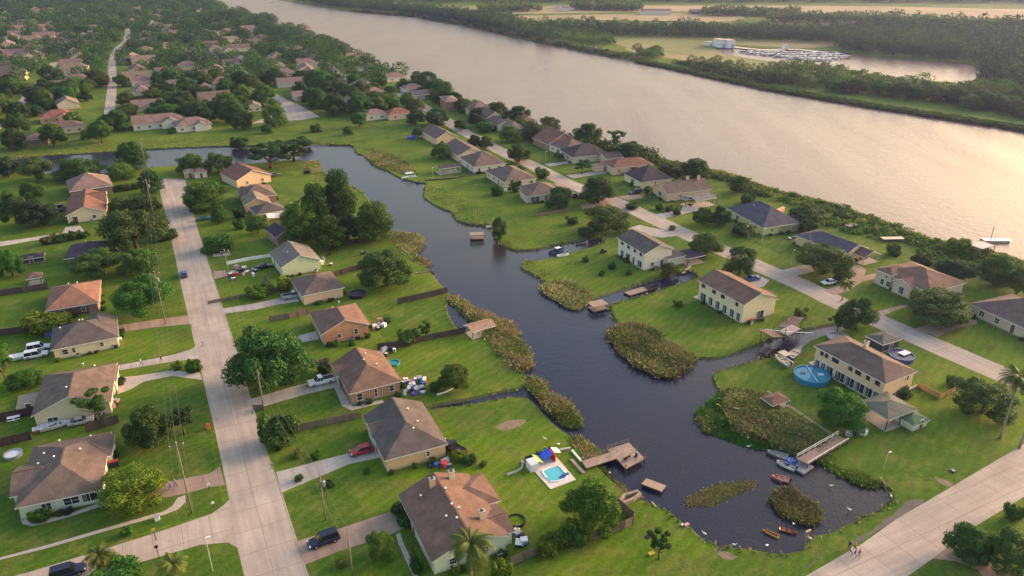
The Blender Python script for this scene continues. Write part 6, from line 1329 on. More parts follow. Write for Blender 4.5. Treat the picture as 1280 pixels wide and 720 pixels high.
for k in range(14): m.box((random.uniform(-1.0, 1.0), random.uniform(-.7, .7), random.uniform(.1, .5)), (random.uniform(.5, 1.2), random.uniform(.4, .9), .12), M_('blue_tarp', (.03, .09, .36), rough=.5, var=.2), 0, Matrix.Rotation(random.uniform(0, 3), 3, 'Z') @ Matrix.Rotation(random.uniform(-.5, .5), 3, 'X'))
o = m.build('tarp'); o.location = (o0.x, o0.y, -.1); tag(o, 'crumpled bright blue tarp at the footbridge landing', 'tarp')
def raft(px, py, L, B, ang, label, roof=True, tilt=0):
    p = G(px, py, -.3); root = empty('raft', (p.x, p.y, -.3), ang, label, 'raft', 'rafts and floating docks'); root.rotation_euler = (tilt, 0, ang)
    m = MB(); m.box((0, 0, .12), (L, B, .3), DWOOD); m.build('float', root); m = MB()
    for k in range(int(B / .3)): m.box((0, -B / 2 + .15 + k * .3, .31), (L + .1, .27, .05), DECK)
    m.build('deck', root)
    if roof:
        m = MB(); m.box((0, 0, 1.55), (L + .2, B + .2, .14), DECK); m.build('roof', root); m = MB()
        for x in (-1, 1):
            for y in (-1, 1): m.tube([(x * L * .45, y * B * .45, .3), (x * L * .45, y * B * .45, 1.5)], .06, DWOOD, 5)
        m.build('post', root)
    return root
raft(596, 298, 4.2, 2.6, AW - .3, 'roofed floating dock in mid canal'); raft(747, 386, 4.2, 3.0, AW, 'roofed floating dock off the big lawn corner'); raft(795, 365, 6.5, 2.6, AW + .1, 'flat floating deck in the inlet mouth', False); raft(817, 608, 3.6, 2.4, AU + .55, 'tilted floating deck off the lower lawn', False, .18)
o0 = G(1224, 318); root = empty('boathouse', (o0.x, o0.y, 0), TH, 'pale tin roofed boat shed on posts at the river edge', 'boathouse'); m = MB(); m.box((0, 0, 3.0), (6.0, 4.2, .2), M_('tin_roof', (.42, .40, .38), rough=.6, var=.15)); m.build('roof', root); m = MB()
for x in (-3, 0, 3):
    for y in (-2.1, 2.1): m.tube([(x, y, -1.5), (x, y, 3.0)], .12, DWOOD, 6)
m.build('post', root); m = MB(); m.box((0, 0, .5), (6.8, 5, .2), DECK); m.build('deck', root)
o0 = G(1246, 300, 0); root = empty('barge', (o0.x, o0.y, -.5), -.02, 'flat white barge with a mast on the river', 'barge'); m = MB(); m.prism([(-4.5, -1.3), (3.5, -1.3), (4.6, 0), (3.5, 1.3), (-4.5, 1.3)], -.2, .7, HB['tan'], HB['pale']); m.build('hull', root); m = MB(); m.tube([(-2, 0, .6), (-2, 0, 5)], .1, DWOOD, 6); m.build('mast', root)
# ruined boathouse at the inlet head
o0 = G(985, 430); root = empty('boathouse', (o0.x, o0.y, 0), TH + .1, 'collapsed brown boathouse of sagging roofs and beams over the inlet', 'boathouse')
a = MB(); a.box((-3.2, 2.4, 2.6), (5.2, 4.4, .2), RF['taupe'], 0, Matrix.Rotation(.28, 3, 'Y')); a.build('sagging_roof', root); a = MB(); a.box((5.2, 3.8, 2.6), (7.5, 3.4, .2), RF['taupe'], 0, Matrix.Rotation(.32, 3, 'Z') @ Matrix.Rotation(-.16, 3, 'X')); a.build('long_roof', root); a = MB(); a.box((1.2, 1.0, 2.9), (4.4, 2.6, .16), M_('faded_pink_roof', (.42, .31, .29)), 0, Matrix.Rotation(-.12, 3, 'Y')); a.build('faded_roof', root)
a = MB()
for p_, q_ in (((-5, 4, 0), (-5, 4, 3)), ((-1, 4, 0), (-1, 4, 3.2)), ((-1, .5, -.6), (-1, .5, 4.0)), ((3, .2, -.5), (3, .2, 3)), ((8, 3, 0), (8, 3, 3)), ((5, 5, 0), (5, 5, 3)), ((-4.5, 3.5, 3.6), (-1, .5, 3.4)), ((-1, .5, 3.3), (6.5, -1.5, 1.8))): a.tube([p_, q_], .09, WHITE if p_[2] > 3 else DWOOD, 6)
a.build('beam', root)
# ------------------------------------------------------------------ sheds, pools and garden things
def hut(px, py, w, d_, h, rf, wl, label, name='shed', ends='hh', axis='w', pitch=.35, open_=False, ang=None, oh=.35, cat='shed'):
    p = G(px, py); root = empty(name, p, TH if ang is None else ang, label, cat); b = (0, 0, w, d_, h, axis, ends, pitch, oh); r_ = MB(); roof_block(r_, b, RF.get(rf, RF['grey']) if isinstance(rf, str) else rf); r_.build('roof', root)
    if open_:
        m = MB(); k = max(1, int(w / 3.5))
        for i in range(k + 1):
            for y in (-d_ / 2 + .1, d_ / 2 - .1): m.box((-w / 2 + .1 + i * (w - .2) / k, y, h / 2), (.16, .16, h), wl if not isinstance(wl, str) else WL[wl])
        m.build('post', root); m = MB(); m.box((0, 0, .03), (w + .4, d_ + .4, .1), PATH); m.build('floor', root)
    else:
        m = MB(); wall_block(m, b, wl if not isinstance(wl, str) else WL[wl]); m.build('wall', root); opening(root, 'S', .2, 1.0, .9, 1.9, 'd', (0, 0, w, d_))
    return root
hut(1106, 522, 7.6, 6.4, 2.8, roof_mat('roof_green', (.15, .155, .12)), DWOOD, 'green roofed open gazebo on a pale terrace', 'gazebo', open_=True, pitch=.3, cat='gazebo'); hut(1137, 529, 4.2, 4.2, 1.5, roof_mat('roof_moss', (.13, .19, .11)), 'palegreen', 'low mossy green shed behind the gazebo')
hut(1102, 433, 5.6, 4.2, 2.3, roof_mat('roof_slategreen', (.12, .125, .115)), M_('navy_wall', (.03, .035, .06)), 'dark blue shed with grey roof by the street side lawn'); hut(968, 506, 4.2, 2.8, 1.4, 'brown', DWOOD, 'small brown roofed hut at the rushes', open_=True)
hut(600, 416, 6.0, 3.6, 2.0, M_('thatch', (.30, .185, .125), var=.3, fine=8), DWOOD, 'thatch brown canal hut at the fence end', 'hut', 'gg', open_=True, ang=TH + .1, cat='hut'); hut(237, 221, 3.6, 4.0, 2.4, 'tan', 'tan', 'tan little shed at the end of the street'); hut(251, 221, 4.6, 4.2, 2.4, 'pink', 'white', 'pale domed shed with round window at the end of the street', pitch=.6)
hut(40, 327, 6.5, 3.4, 1.6, 'purple', DWOOD, 'low dark shed on the left lawn'); hut(45, 353, 3.2, 3.2, 2.0, 'brown', DWOOD, 'little round topped hut near the left edge', 'gazebo', open_=True, pitch=.6, cat='gazebo')
hut(876, 256, 8.5, 5.0, 2.8, roof_mat('roof_carport', (.20, .185, .185)), 'beige', 'grey vaulted carport right of the long brown roof', 'carport', 'gg', open_=True, pitch=.28, cat='carport'); hut(858, 256, 3.4, 3.2, 2.6, roof_mat('roof_carport', (.2, .185, .185)), DWOOD, 'little grey canopy left of the vaulted carport', 'canopy', open_=True, cat='canopy')
hut(1080, 326, 6.2, 4.4, 2.5, 'taupe', 'beige', 'arched grey carport off the peach gable end', 'carport', 'gg', open_=True, axis='u', pitch=.4, cat='carport'); hut(862, 326, 6.0, 5.6, 2.3, 'purple', DWOOD, 'dark carport roof beside the yellow gable end', 'carport', open_=True, pitch=.25, cat='carport')
hut(560, 215, 9.0, 5.0, 2.4, 'dark', 'white', 'dark roofed boat shelter on the dock side lawn', 'boat_shelter', 'gg', open_=True, pitch=.2, cat='shelter'); hut(752, 213, 7.0, 4.0, 2.5, 'taupe', 'peach', 'low garage with taupe roof before the dark hip roof', 'garage', 'gg', cat='garage'); hut(38, 506, 3.6, 6.0, .7, DECK, DWOOD, 'raised timber deck box left of the cream gabled house', 'deck', pitch=.02, cat='deck')
def awning(px, py, label):
    p = G(px, py); root = empty('awning', p, TH, label, 'awning'); m = MB(); n = 8; m2 = M_('white_canvas', (.72, .66, .58), rough=.8); rows = []
    for i in range(n + 1):
        t = i / n; rows.append([(-2.6 + 5.2 * j / 6, -1.8 + 3.6 * t, 2.1 + .9 * math.sin(math.pi * t) + .15 * math.cos(j)) for j in range(7)])
    for a, b in zip(rows, rows[1:]):
        for j in range(6): m.face([a[j], a[j + 1], b[j + 1], b[j]], m2); m.face([tuple(Vector(q) - Vector((0, 0, .06))) for q in (b[j], b[j + 1], a[j + 1], a[j])], m2)
    m.build('canvas', root, smooth=True); m = MB()
    for x in (-2.5, 2.5):
        for y in (-1.7, 1.7): m.tube([(x, y, 0), (x, y, 2.2)], .06, METAL, 6)
    m.build('post', root)
awning(344, 277, 'white canvas awning beside the grey brown hip roof')
POOLW = M_('pool_water', (.10, .44, .50), rough=.08, spec=.5, var=.05); POOLB = M_('blue_liner', (.025, .19, .32), rough=.3); TILE = M_('pool_tile', (.62, .56, .50), rough=.6, var=.06, col2=(.55, .48, .42), c2scale=.8)
o0 = G(692, 592); root = empty('swimming_pool', (o0.x, o0.y, 0), 0, 'turquoise swimming pool in a pale paved square', 'swimming pool')
P = [G(*q) - o0 for q in [(665, 586), (692, 568), (701, 578), (720, 600), (688, 612)]]; m = MB(); m.prism([(p.x, p.y) for p in P], -.1, .10, TILE); m.build('paving', root)
P = catmull([G(*q) - o0 for q in [(678, 589), (686, 586), (697, 583), (703, 588), (709, 595), (707, 599), (698, 602), (689, 603), (682, 597)]], .8); m = MB(); m.prism([(p.x, p.y) for p in P], .02, .13, POOLW); m.build('water', root)
m = MB(); Q = P + [P[0]]; m.tube([(p.x, p.y, .13) for p in Q], .16, WHITE, 6, False); m.build('coping', root)
m = MB(); a = G(706, 597) - o0
for k in range(3): m.box((a.x - .4 + k * .3, a.y + .3 * k, .17 + .06 * k), (1.2, .5, .1), HB['blue'], TH)
m.build('step', root)
o0 = G(678, 579); root = empty('play_house', (o0.x, o0.y, 0), TH, 'colourful pool slide tower with blue, red and lime panels', 'play house')
for nm, c, s, mt, rx in (('side_panel', (-2.4, -.6, .9), (1.6, 2.0, 1.6), HB['pale'], .0), ('green_panel', (-.9, .2, 1.2), (1.4, 2.2, .12), M_('lime_plastic', (.45, .6, .15)), .5), ('blue_panel', (.8, .4, 1.4), (2.0, 2.2, .12), M_('blue_plastic', (.05, .12, .6)), -.45), ('red_panel', (2.2, .3, .8), (.2, 2.2, 1.4), M_('red_plastic', (.6, .06, .04)), 0), ('white_roof', (3.2, .9, 1.2), (1.4, 1.6, .12), WHITE, .35), ('frame', (0, 1.4, .7), (5.6, .14, 1.4), HB['navy'], 0)):
    m = MB(); m.box(c, s, mt, 0, Matrix.Rotation(rx, 3, 'Y')); m.build(nm, root)
for k, (px, py) in enumerate([(669, 570), (674, 568), (680, 567), (686, 565), (690, 569)]): chair(G(px, py), random.uniform(0, 6), (BLACK, BLACK, HB['brown'], HB['navy'], BLACK)[k], ['black chair at the left of the pool corner row', 'black chair second in the pool corner row', 'brown chair in the pool corner row', 'navy chair in the pool corner row', 'black chair next to the pool slide'][k], 'pool chairs')
def round_pool(px, py, r, h, label, wm, inner, cat='pool', name='round_pool', rim=WHITE):
    p = G(px, py); root = empty(name, p, 0, label, cat); m = MB(); n = 28
    m.lathe([(r, 0), (r, h), (r - .14, h), (r - .14, h - .25)], (0, 0, 0), wm, n, cap=False); m.build('wall', root); m = MB(); m.lathe([(r - .15, h - .3), (r - .15, h - .16)], (0, 0, 0), inner, n); m.build('water', root); m = MB(); m.lathe([(r + .06, h - .05), (r + .06, h + .05), (r - .2, h + .05), (r - .2, h)], (0, 0, 0), rim, n, cap=False)
    m.build('rim', root); return root
rp_ = round_pool(1014, 473, 3.7, 1.15, 'large round blue above ground pool beside the long two storey house', POOLB, M_('deep_pool', (.04, .25, .36), rough=.1), rim=POOLB); m = MB(); m.box((0, 0, 1.2), (.16, 7.2, .1), HB['pale']); m.tube([(0, -3.5, 0), (0, -3.5, 1.8)], .07, METAL, 6); m.build('divider', rp_); m = MB(); m.box((-1.8, .5, 1.0), (.9, .7, .3), HB['navy']); m.box((1.8, -.2, 1.05), (1.1, .7, .4), HB['white']); m.build('float', rp_)
round_pool(1126, 448, 2.7, 1.0, 'navy round pool with pale rim and half cover on the street side lawn', HB['blue'], HB['navy'], rim=HB['blue']); m = MB(); m.box((.9, .6, 1.1), (2.6, 1.6, .1), HB['pale'], .5); m.build('cover', [o for o in COL.objects if o.get('label', '').startswith('navy round pool')][0]); tr = round_pool(447, 370, 2.2, .95, 'round black trampoline behind the peach walled house', BLACK, BLACK, 'trampoline', 'trampoline', HB['navy']); round_pool(645, 653, 1.5, .5, 'black ring trampoline on the lawn of the big brown house', BLACK, GRASS, 'trampoline', 'trampoline', BLACK)
round_pool(17, 570, 1.5, .6, 'silver tub pool in the left edge garden', METAL, HB['pale'], rim=METAL); round_pool(493, 455, 1.25, .5, 'teal paddling pool behind the brick house', M_('teal_plastic', (.03, .25, .25)), M_('teal_water', (.04, .22, .21)), rim=M_('teal_plastic', (.03, .25, .25))); round_pool(1048, 423, 2.6, .4, 'grey round basin cover by the long two storey house', HB['grey'], HB['grey'], 'basin', 'basin', HB['grey'])
# small movable things
def thing_boxes(name, px, py, label, cat, parts, ang=0, group=None, z=0):
    p = G(px, py); root = empty(name, (p.x, p.y, z), TH + ang, label, cat, group)
    for nm, c, s, mt in parts: m = MB(); m.box(c, s, mt); m.build(nm, root, bevel=.03)
    return root
PL = {k: M_('plastic_' + k, c, rough=.5, var=.1) for k, c in dict(red=(.45, .05, .05), blue=(.06, .14, .40), teal=(.08, .32, .34), pink=(.6, .28, .28), white=(.7, .7, .7), dark=(.03, .035, .05), green=(.08, .2, .06), orange=(.65, .2, .05), purple=(.13, .10, .28), grey=(.3, .3, .31)).items()}
def clutter(x0, x1, y0, y1, cols, where, n):
    for k in range(n):
        c = cols[k % len(cols)]; px = random.uniform(x0, x1); py = random.uniform(y0, y1); w, d_, h = random.uniform(.6, 1.6), random.uniform(.5, 1.2), random.uniform(.35, 1.0)
        kind = ('storage_box', 'lid', 'box') if k % 2 else ('garden_toy', 'top', 'toy')
        thing_boxes(kind[0], px, py, ('%s %s ' % (c, 'storage box' if k % 2 else 'plastic garden toy')) + where, kind[2], [('body', (0, 0, h / 2), (w, d_, h), PL[c]), (kind[1], (0, 0, h + .05), (w * 1.05, d_ * 1.05, .1), PL[random.choice(('white', 'grey', c))])], random.uniform(0, 3), 'jumble ' + where)
clutter(506, 531, 473, 494, ['blue', 'purple', 'pink', 'dark', 'white', 'red', 'teal'], 'on the cluttered patio of the brick house', 20); clutter(463, 482, 401, 412, ['pink', 'white', 'dark', 'grey'], 'behind the orange stucco house', 7); clutter(286, 320, 334, 350, ['dark', 'grey', 'red', 'white', 'blue', 'pink'], 'in the jumble yard before the lime house', 16)
clutter(535, 566, 578, 584, ['red', 'blue', 'dark', 'white'], 'along the tan wall of the charcoal roofed house', 6); clutter(643, 658, 662, 682, ['dark', 'blue', 'white', 'dark'], 'at the corner of the big brown house', 7); clutter(478, 498, 438, 446, ['dark', 'white', 'grey'], 'behind the brick house by the dark fence', 5); clutter(532, 552, 170, 176, ['dark', 'white', 'blue'], 'in the yard of the peach gable house', 5)
clutter(622, 640, 218, 240, ['red', 'teal', 'dark', 'white'], 'on the canal porch of the domed roof house', 8); clutter(1060, 1085, 538, 546, ['white', 'pink', 'grey'], 'at the garden head of the footbridge', 6); clutter(400, 416, 318, 332, ['dark', 'grey', 'white'], 'beside the lime house corner', 5); clutter(136, 152, 425, 436, ['red', 'dark', 'grey'], 'at the porch corner of the dark grey roof', 5); clutter(136, 152, 500, 512, ['orange', 'pink', 'green'], 'in the flower corner of the cream gabled house', 5)
clutter(655, 672, 230, 238, ['blue', 'dark', 'teal'], 'before the pillared porch', 4); clutter(860, 872, 262, 268, ['white', 'dark'], 'at the mouth of the grey carport', 2); clutter(985, 1000, 297, 306, ['dark', 'grey', 'red'], 'left of the slate blue roofed house', 4)
thing_boxes('bin', 62, 420, 'tall blue bin cupboard at the dark grey roof corner', 'bin', [('body', (0, 0, 1.0), (1.8, 1.2, 2.0), PL['blue']), ('lid', (0, 0, 2.05), (1.9, 1.3, .12), PL['dark'])]); thing_boxes('bin', 261, 536, 'orange bin at the street kerb', 'bin', [('body', (0, 0, .5), (.7, .7, 1.0), PL['orange']), ('lid', (0, 0, 1.05), (.75, .75, .1), PL['red'])]); thing_boxes('bin', 143, 583, 'dark bins by the green walled house drive', 'bin', [('body', (0, 0, .6), (1.6, .8, 1.2), PL['dark']), ('lid', (0, 0, 1.22), (1.7, .85, .1), PL['red'])])
thing_boxes('utility_box', 197, 650, 'white utility box on the corner lawn', 'utility box', [('body', (0, 0, .4), (.8, .6, .8), WHITE), ('lid', (0, 0, .83), (.9, .7, .08), PL['grey'])]); thing_boxes('patio_table', 142, 632, 'dark garden seat under the yellow green tree', 'table', [('top', (0, 0, .7), (1.8, 1.6, .1), PL['grey']), ('frame', (0, 0, .35), (1.5, 1.3, .7), PL['dark'])]); thing_boxes('picnic_table', 18, 533 - 8, 'white picnic table on the left edge lawn', 'table', [('top', (0, 0, .75), (2.2, .9, .08), WHITE), ('bench', (0, -.7, .42), (2.2, .3, .06), WHITE), ('frame', (0, 0, .35), (.2, 1.2, .7), WHITE)])
thing_boxes('picnic_table', 1064, 265 + 19, 'weathered picnic table in the river hedge', 'table', [('top', (0, 0, .8), (4.5, 2.2, .12), DECK), ('frame', (0, 0, .4), (3.8, 1.6, .8), DWOOD)]); thing_boxes('pontoon', 1115, 301, 'pinkish deck sunk in the river hedge', 'deck', [('deck', (0, 0, .9), (7, 2.2, .2), HB['tan']), ('frame', (0, 0, .4), (6, 1.8, .8), DWOOD)], -.4); thing_boxes('generator', 455, 357, 'dark cabinet beside the trampoline', 'cabinet', [('body', (0, 0, .6), (1, .8, 1.2), PL['dark']), ('lid', (0, 0, 1.23), (1.1, .9, .1), PL['grey'])])
thing_boxes('mower', 451 + 3, 315 + 3, 'dark mower on the lawn behind the canal grove', 'mower', [('body', (0, 0, .5), (1.6, .9, .5), PL['dark']), ('seat', (-.3, 0, .95), (.5, .5, .5), PL['grey'])]); thing_boxes('mower', 754, 316, 'dark ride on mower beside the white two storey house', 'mower', [('body', (0, 0, .5), (1.9, 1.1, .6), PL['dark']), ('seat', (-.3, 0, 1.0), (.5, .5, .6), BLACK)]); thing_boxes('garden_statue', 939, 405, 'red and white garden figure on the big lawn', 'statue', [('body', (0, 0, .5), (.6, .6, 1.0), WHITE), ('cap', (0, 0, 1.2), (.8, .6, .5), PL['red'])])
thing_boxes('fire_pit', 1191, 589, 'round dark manhole cover block on the lower right lawn', 'cover', [('rim', (0, 0, .1), (1.0, 1.0, .2), PL['dark']), ('lid', (0, 0, .22), (.6, .6, .06), PL['grey'])]); thing_boxes('fire_pit', 811, 671, 'dark drain cap on the lower lawn', 'cover', [('rim', (0, 0, .08), (.9, .7, .16), PL['dark']), ('lid', (0, 0, .18), (.5, .4, .04), BLACK)]); thing_boxes('kayak_rack', 858, 657, 'pink and white beach things at the pond edge', 'beach things', [('body', (0, 0, .2), (.9, .5, .35), PL['pink']), ('lid', (-.6, .3, .2), (.4, .35, .25), WHITE)])
thing_boxes('paddle_board', 814, 693, 'yellow paddle toy under the weeping tree', 'toy', [('body', (0, 0, .2), (1.0, .5, .3), HB['yellow']), ('handle', (.2, 0, .4), (.2, .1, .2), HB['orange'])]); thing_boxes('swing_bench', 384, 219, 'dark swing bench on the channel corner lawn', 'bench', [('seat', (0, 0, .6), (2.6, 1.0, .2), PL['dark']), ('backrest', (0, .5, 1.1), (2.6, .15, 1.0), BLACK), ('canopy', (0, 0, 2.2), (3.0, 1.6, .15), PL['dark'])]); thing_boxes('tarp', 515 + 0, 172 + 2, 'bright blue tarp heap in the yard of the peach gable house', 'tarp', [('cover', (0, 0, .8), (3.6, 2.6, 1.4), M_('blue_tarp', (.03, .09, .36))), ('fold', (1.2, .4, 1.6), (1.4, 1.6, .3), M_('blue_tarp', (.03, .09, .36)))])
# ------------------------------------------------------------------ poles, wires, lamps
POLEW = M_('pole_wood', (.20, .15, .12), rough=.9, var=.2)
def pole(bx, by, h, label, cross=True, transf=False, dx=0.0):
    p = G(bx, by); root = empty('utility_pole', p, TH, label, 'utility pole', 'utility poles'); m = MB(); m.tube([(0, 0, -.3), (dx * .5, 0, h * .5), (dx, 0, h)], [.14, .12, .09], POLEW, 8); m.build('post', root, smooth=True, weld=True)
    if cross:
        m = MB(); m.box((dx, 0, h - .5), (2.2, .12, .12), POLEW); m.build('cross_arm', root)
        for x in (-1, 0, 1): k = MB(); k.lathe([(.05, 0), (.08, .1), (.05, .2)], (dx + x, 0, h - .44 if x else h), WHITE, 8); k.build('insulator', root)
    if transf: k = MB(); k.lathe([(.28, h - 2.6), (.3, h - 2.5), (.3, h - 1.7), (.2, h - 1.6)], (dx + .42, 0, 0), METAL, 10); k.build('transformer', root)
    return [p + W * (dx + x) + Vector((0, 0, h - .24 if x else h + .2)) for x in (-1, 0, 1)]
def height_for(bx, by, ty):
    p = G(bx, by); r = -(ty - 360) / FOC; dy, dz = CP + r * SP, -SP + r * CP; return H + p.y / dy * dz
LP = [pole(bx, by, min(height_for(bx, by, ty), 14), lab, True, tf) for bx, by, ty, lab, tf in ((240, 641, 504, 'tall power pole at the reddish driveway', False), (207, 405, 331, 'power pole with transformer between the bushes left of the street', True), (193, 275, 215, 'power pole left of the upper street', True), (184, 216, 172, 'power pole by the channel bank', False))]
RP_ = [pole(bx, by, min(height_for(bx, by, ty), 9.5), lab, cr, tf) for bx, by, ty, lab, cr, tf in ((441, 722, 655, 'brown power pole at the front lawn of the mint green house', False, False), (407, 650, 592, 'thin power pole with transformer on the front lawn', False, True), (330, 513, 455, 'dark pole at the pickup driveway', False, False), (287, 352, 295, 'pole at the white concrete pads', True, False))]
def wire(a, b, sag, label, group):
    m = MB(); m.tube([a.lerp(b, t / 14) - Vector((0, 0, sag * 4 * (t / 14) * (1 - t / 14))) for t in range(15)], .022, M_('wire_metal', (.16, .15, .15), rough=.5), 4, False); o = m.build('wire'); tag(o, label, 'wire', group)
for A, B, w_ in ((LP[0], LP[1], 'between the tall pole and the transformer pole'), (LP[1], LP[2], 'left of the upper street'), (LP[2], LP[3], 'near the channel bank')):
    for i in range(3): wire(A[i], B[i], 1.0, 'overhead wire ' + w_, 'wires ' + w_)
off = G(262, 790) + Vector((0, 0, 15))
for i in range(3): wire(LP[0][i], off + W * (i - 1), .8, 'overhead wire running from the tall pole out of the lower edge', 'wires at the lower left')
for A, B, w_ in ((RP_[0], RP_[1], 'over the brown driveway'), (RP_[1], RP_[2], 'over the fence and olive tree'), (RP_[2], RP_[3], 'passing the huge dark oak')):
    for i in (0, 1): wire(A[i], B[i], .7, 'overhead wire ' + w_, 'wires ' + w_)
def lamp(bx, by, h, label, lean=0):
    p = G(bx, by); root = empty('street_lamp', p, TH, label, 'street lamp', 'lamp posts'); m = MB(); m.tube([(0, 0, 0), (lean * .6, 0, h * .8), (lean, 0, h)], [.07, .055, .045], M_('lamp_grey', (.45, .44, .42), rough=.5), 7); m.build('post', root); m = MB(); m.box((lean + .35, 0, h + .03), (.7, .26, .12), WHITE); m.build('lamp_head', root, bevel=.04)
lamp(1104, 587, 3.6, 'thin white lamp post on the pond side lawn', .3); lamp(266, 714, 6.5, 'white street lamp on the lower verge'); lamp(988, 331, 4.5, 'thin pale lamp post on the lawn by the slate blue roof', .3); lamp(952, 303, 4.5, 'white lamp post beside the lime house', .2); lamp(682, 201, 4.0, 'thin lamp post on the bright upper lawn'); lamp(541, 222, 4.0, 'white flag pole lamp on the dock side lawn')
def sign(bx, by, h, label, col):
    p = G(bx, by); root = empty('post_sign', p, TH, label, 'sign post', 'sign posts'); m = MB(); m.box((0, 0, h / 2), (.12, .12, h), DWOOD); m.build('post', root); m = MB(); m.box((0, -.08, h - .2), (.5, .04, .5), col); m.build('panel', root)
sign(199, 698, 2.6, 'dark post sign on the side street verge', BLACK); sign(195, 675, 2.4, 'yellow post sign across the side street', HB['yellow']); sign(262, 612, 1.4, 'white marker post by the reddish driveway', WHITE); sign(267, 634, 1.2, 'white marker at the street corner', WHITE); sign(427, 713, 2.0, 'low brown post by the front path', POLEW)
def mailbox(bx, by, label):
    p = G(bx, by); root = empty('mailbox', p, TH, label, 'mailbox', 'mailboxes'); m = MB(); m.box((0, 0, .5), (.12, .12, 1.0), WOOD); m.build('post', root); m = MB(); m.box((0, 0, 1.12), (.5, .25, .28), PL['grey']); m.build('box', root, bevel=.05)
for bx, by, lab in ((340, 586, 'mailbox at the red car driveway'), (316, 518, 'mailbox at the pickup driveway'), (254, 433, 'mailbox at the two people driveway'), (240, 411, 'mailbox at the brown dark roof driveway'), (1092, 401, 'mailbox at the oak drive'), (845, 276, 'mailbox at the white carport drive')): mailbox(bx, by, lab)
o0 = G(1004, 686); root = empty('carved_post', o0, 0, 'leaning carved red and tan post at the pond shore', 'post'); m = MB(); m.tube([(0, 0, -.3), (.1, .1, 1.5), (.25, .2, 3.2)], [.25, .22, .16], WOOD, 8); m.build('post', root); m = MB(); m.box((.28, .2, 3.4), (1.1, .3, .25), HB['tan'], .5); m.box((.2, .2, 2.4), (.6, .4, .5), HB['red'], .5); m.build('carving', root, bevel=.05)
# swings, low garden planters
for px, py, r_, lab in ((575, 583 - 8, 1.5, 'dark red planter bed on the bright lawn'), (604, 582, .8, 'red flower pot on the bright lawn'), (588, 571 + 8, 1.6, 'curved red shrub bed by the black pickup'), (160, 660 + 8, 1.2, 'low shrub by the corner sidewalk'), (52, 650, 1.9, 'clipped round shrub inside the kerbed path'), (374, 600, .9, 'spiky plant in a dark bed on the front lawn'), (458, 591, .8, 'tan grass tuft on the front lawn'), (413, 608, 1.0, 'little tree stump plant on the front lawn'), (394, 573, 1.1, 'round flower bush on the red car lawn'), (372, 570, 1.3, 'yellow flower bush on the street side lawn'), (716, 280, 2.4, 'dark low bed on the inlet lawn'), (732, 327, 1.4, 'left dark shrub on the lawn of the white house'), (765, 336, 1.5, 'middle dark shrub on the lawn of the white house'), (786, 343, 1.3, 'right dark shrub on the lawn of the white house'), (752, 344, 1.3, 'lower dark shrub on the lawn of the white house'), (848, 383, 1.5, 'small dark shrub on the big yellow house lawn'), (1000, 397, 2.2, 'dark flower bed by the yellow house drive'), (222, 421 + 40, 1.6, 'yellow green shrub by the garden path'), (242, 463, 2.2, 'dark bush at the street by the garden path'), (470, 292, 1.4, 'leafy bush at the grove edge'), (1128, 496, 2.0, 'planter bush beside the golden fence'), (1190, 481, 1.6, 'leafy planter at the golden fence end'), (690, 683, 2.0, 'bright bush left in the hedge by the plank fence'), (702, 680, 2.0, 'bright bush second in the hedge by the plank fence'), (683, 692, 2.2, 'bright bush lowest in the hedge by the plank fence'), (712, 676, 1.9, 'bright bush third in the hedge by the plank fence'), (507, 655, 1.7, 'dark bush at the garage corner of the mint house'), (498, 640, 1.6, 'dark bush at the drive top of the mint house'), (60, 305, 2.4, 'left bush of the hedge above the dark roof'), (76, 302, 2.4, 'second bush of the hedge above the dark roof'), (92, 299, 2.4, 'third bush of the hedge above the dark roof'), (106, 297, 2.2, 'right bush of the hedge above the dark roof'), (146, 239, 2.2, 'left bush behind the brown walled house'), (158, 238, 2.4, 'middle bush behind the brown walled house'), (170, 236, 2.2, 'right bush behind the brown walled house'), (484, 403, 1.2, 'small bush by the orange house corner'), (440, 431, 1.0, 'low shrub bed above the brick house'), (420, 432, 1.2, 'grassy shrub bed above the brick house'), (508, 537 + 5, 1.0, 'small bush at the charcoal roof corner'), (846, 268, 1.8, 'left hedge bush by the carport drive'), (836, 264, 1.8, 'middle hedge bush by the carport drive'), (824, 262, 1.8, 'right hedge bush by the carport drive'), (840, 287, 1.3, 'small round bush beside the street sign lawn')):
    p = G(px, py); s_ = r_; tree(p, s_ * 2, s_ * 1.3, 'bush', random.choice(('oak', 'bright', 'olive')) if 'yellow' not in lab and 'bright' not in lab else 'gold', lab, 'garden shrubs', 'shrub', 'shrub')
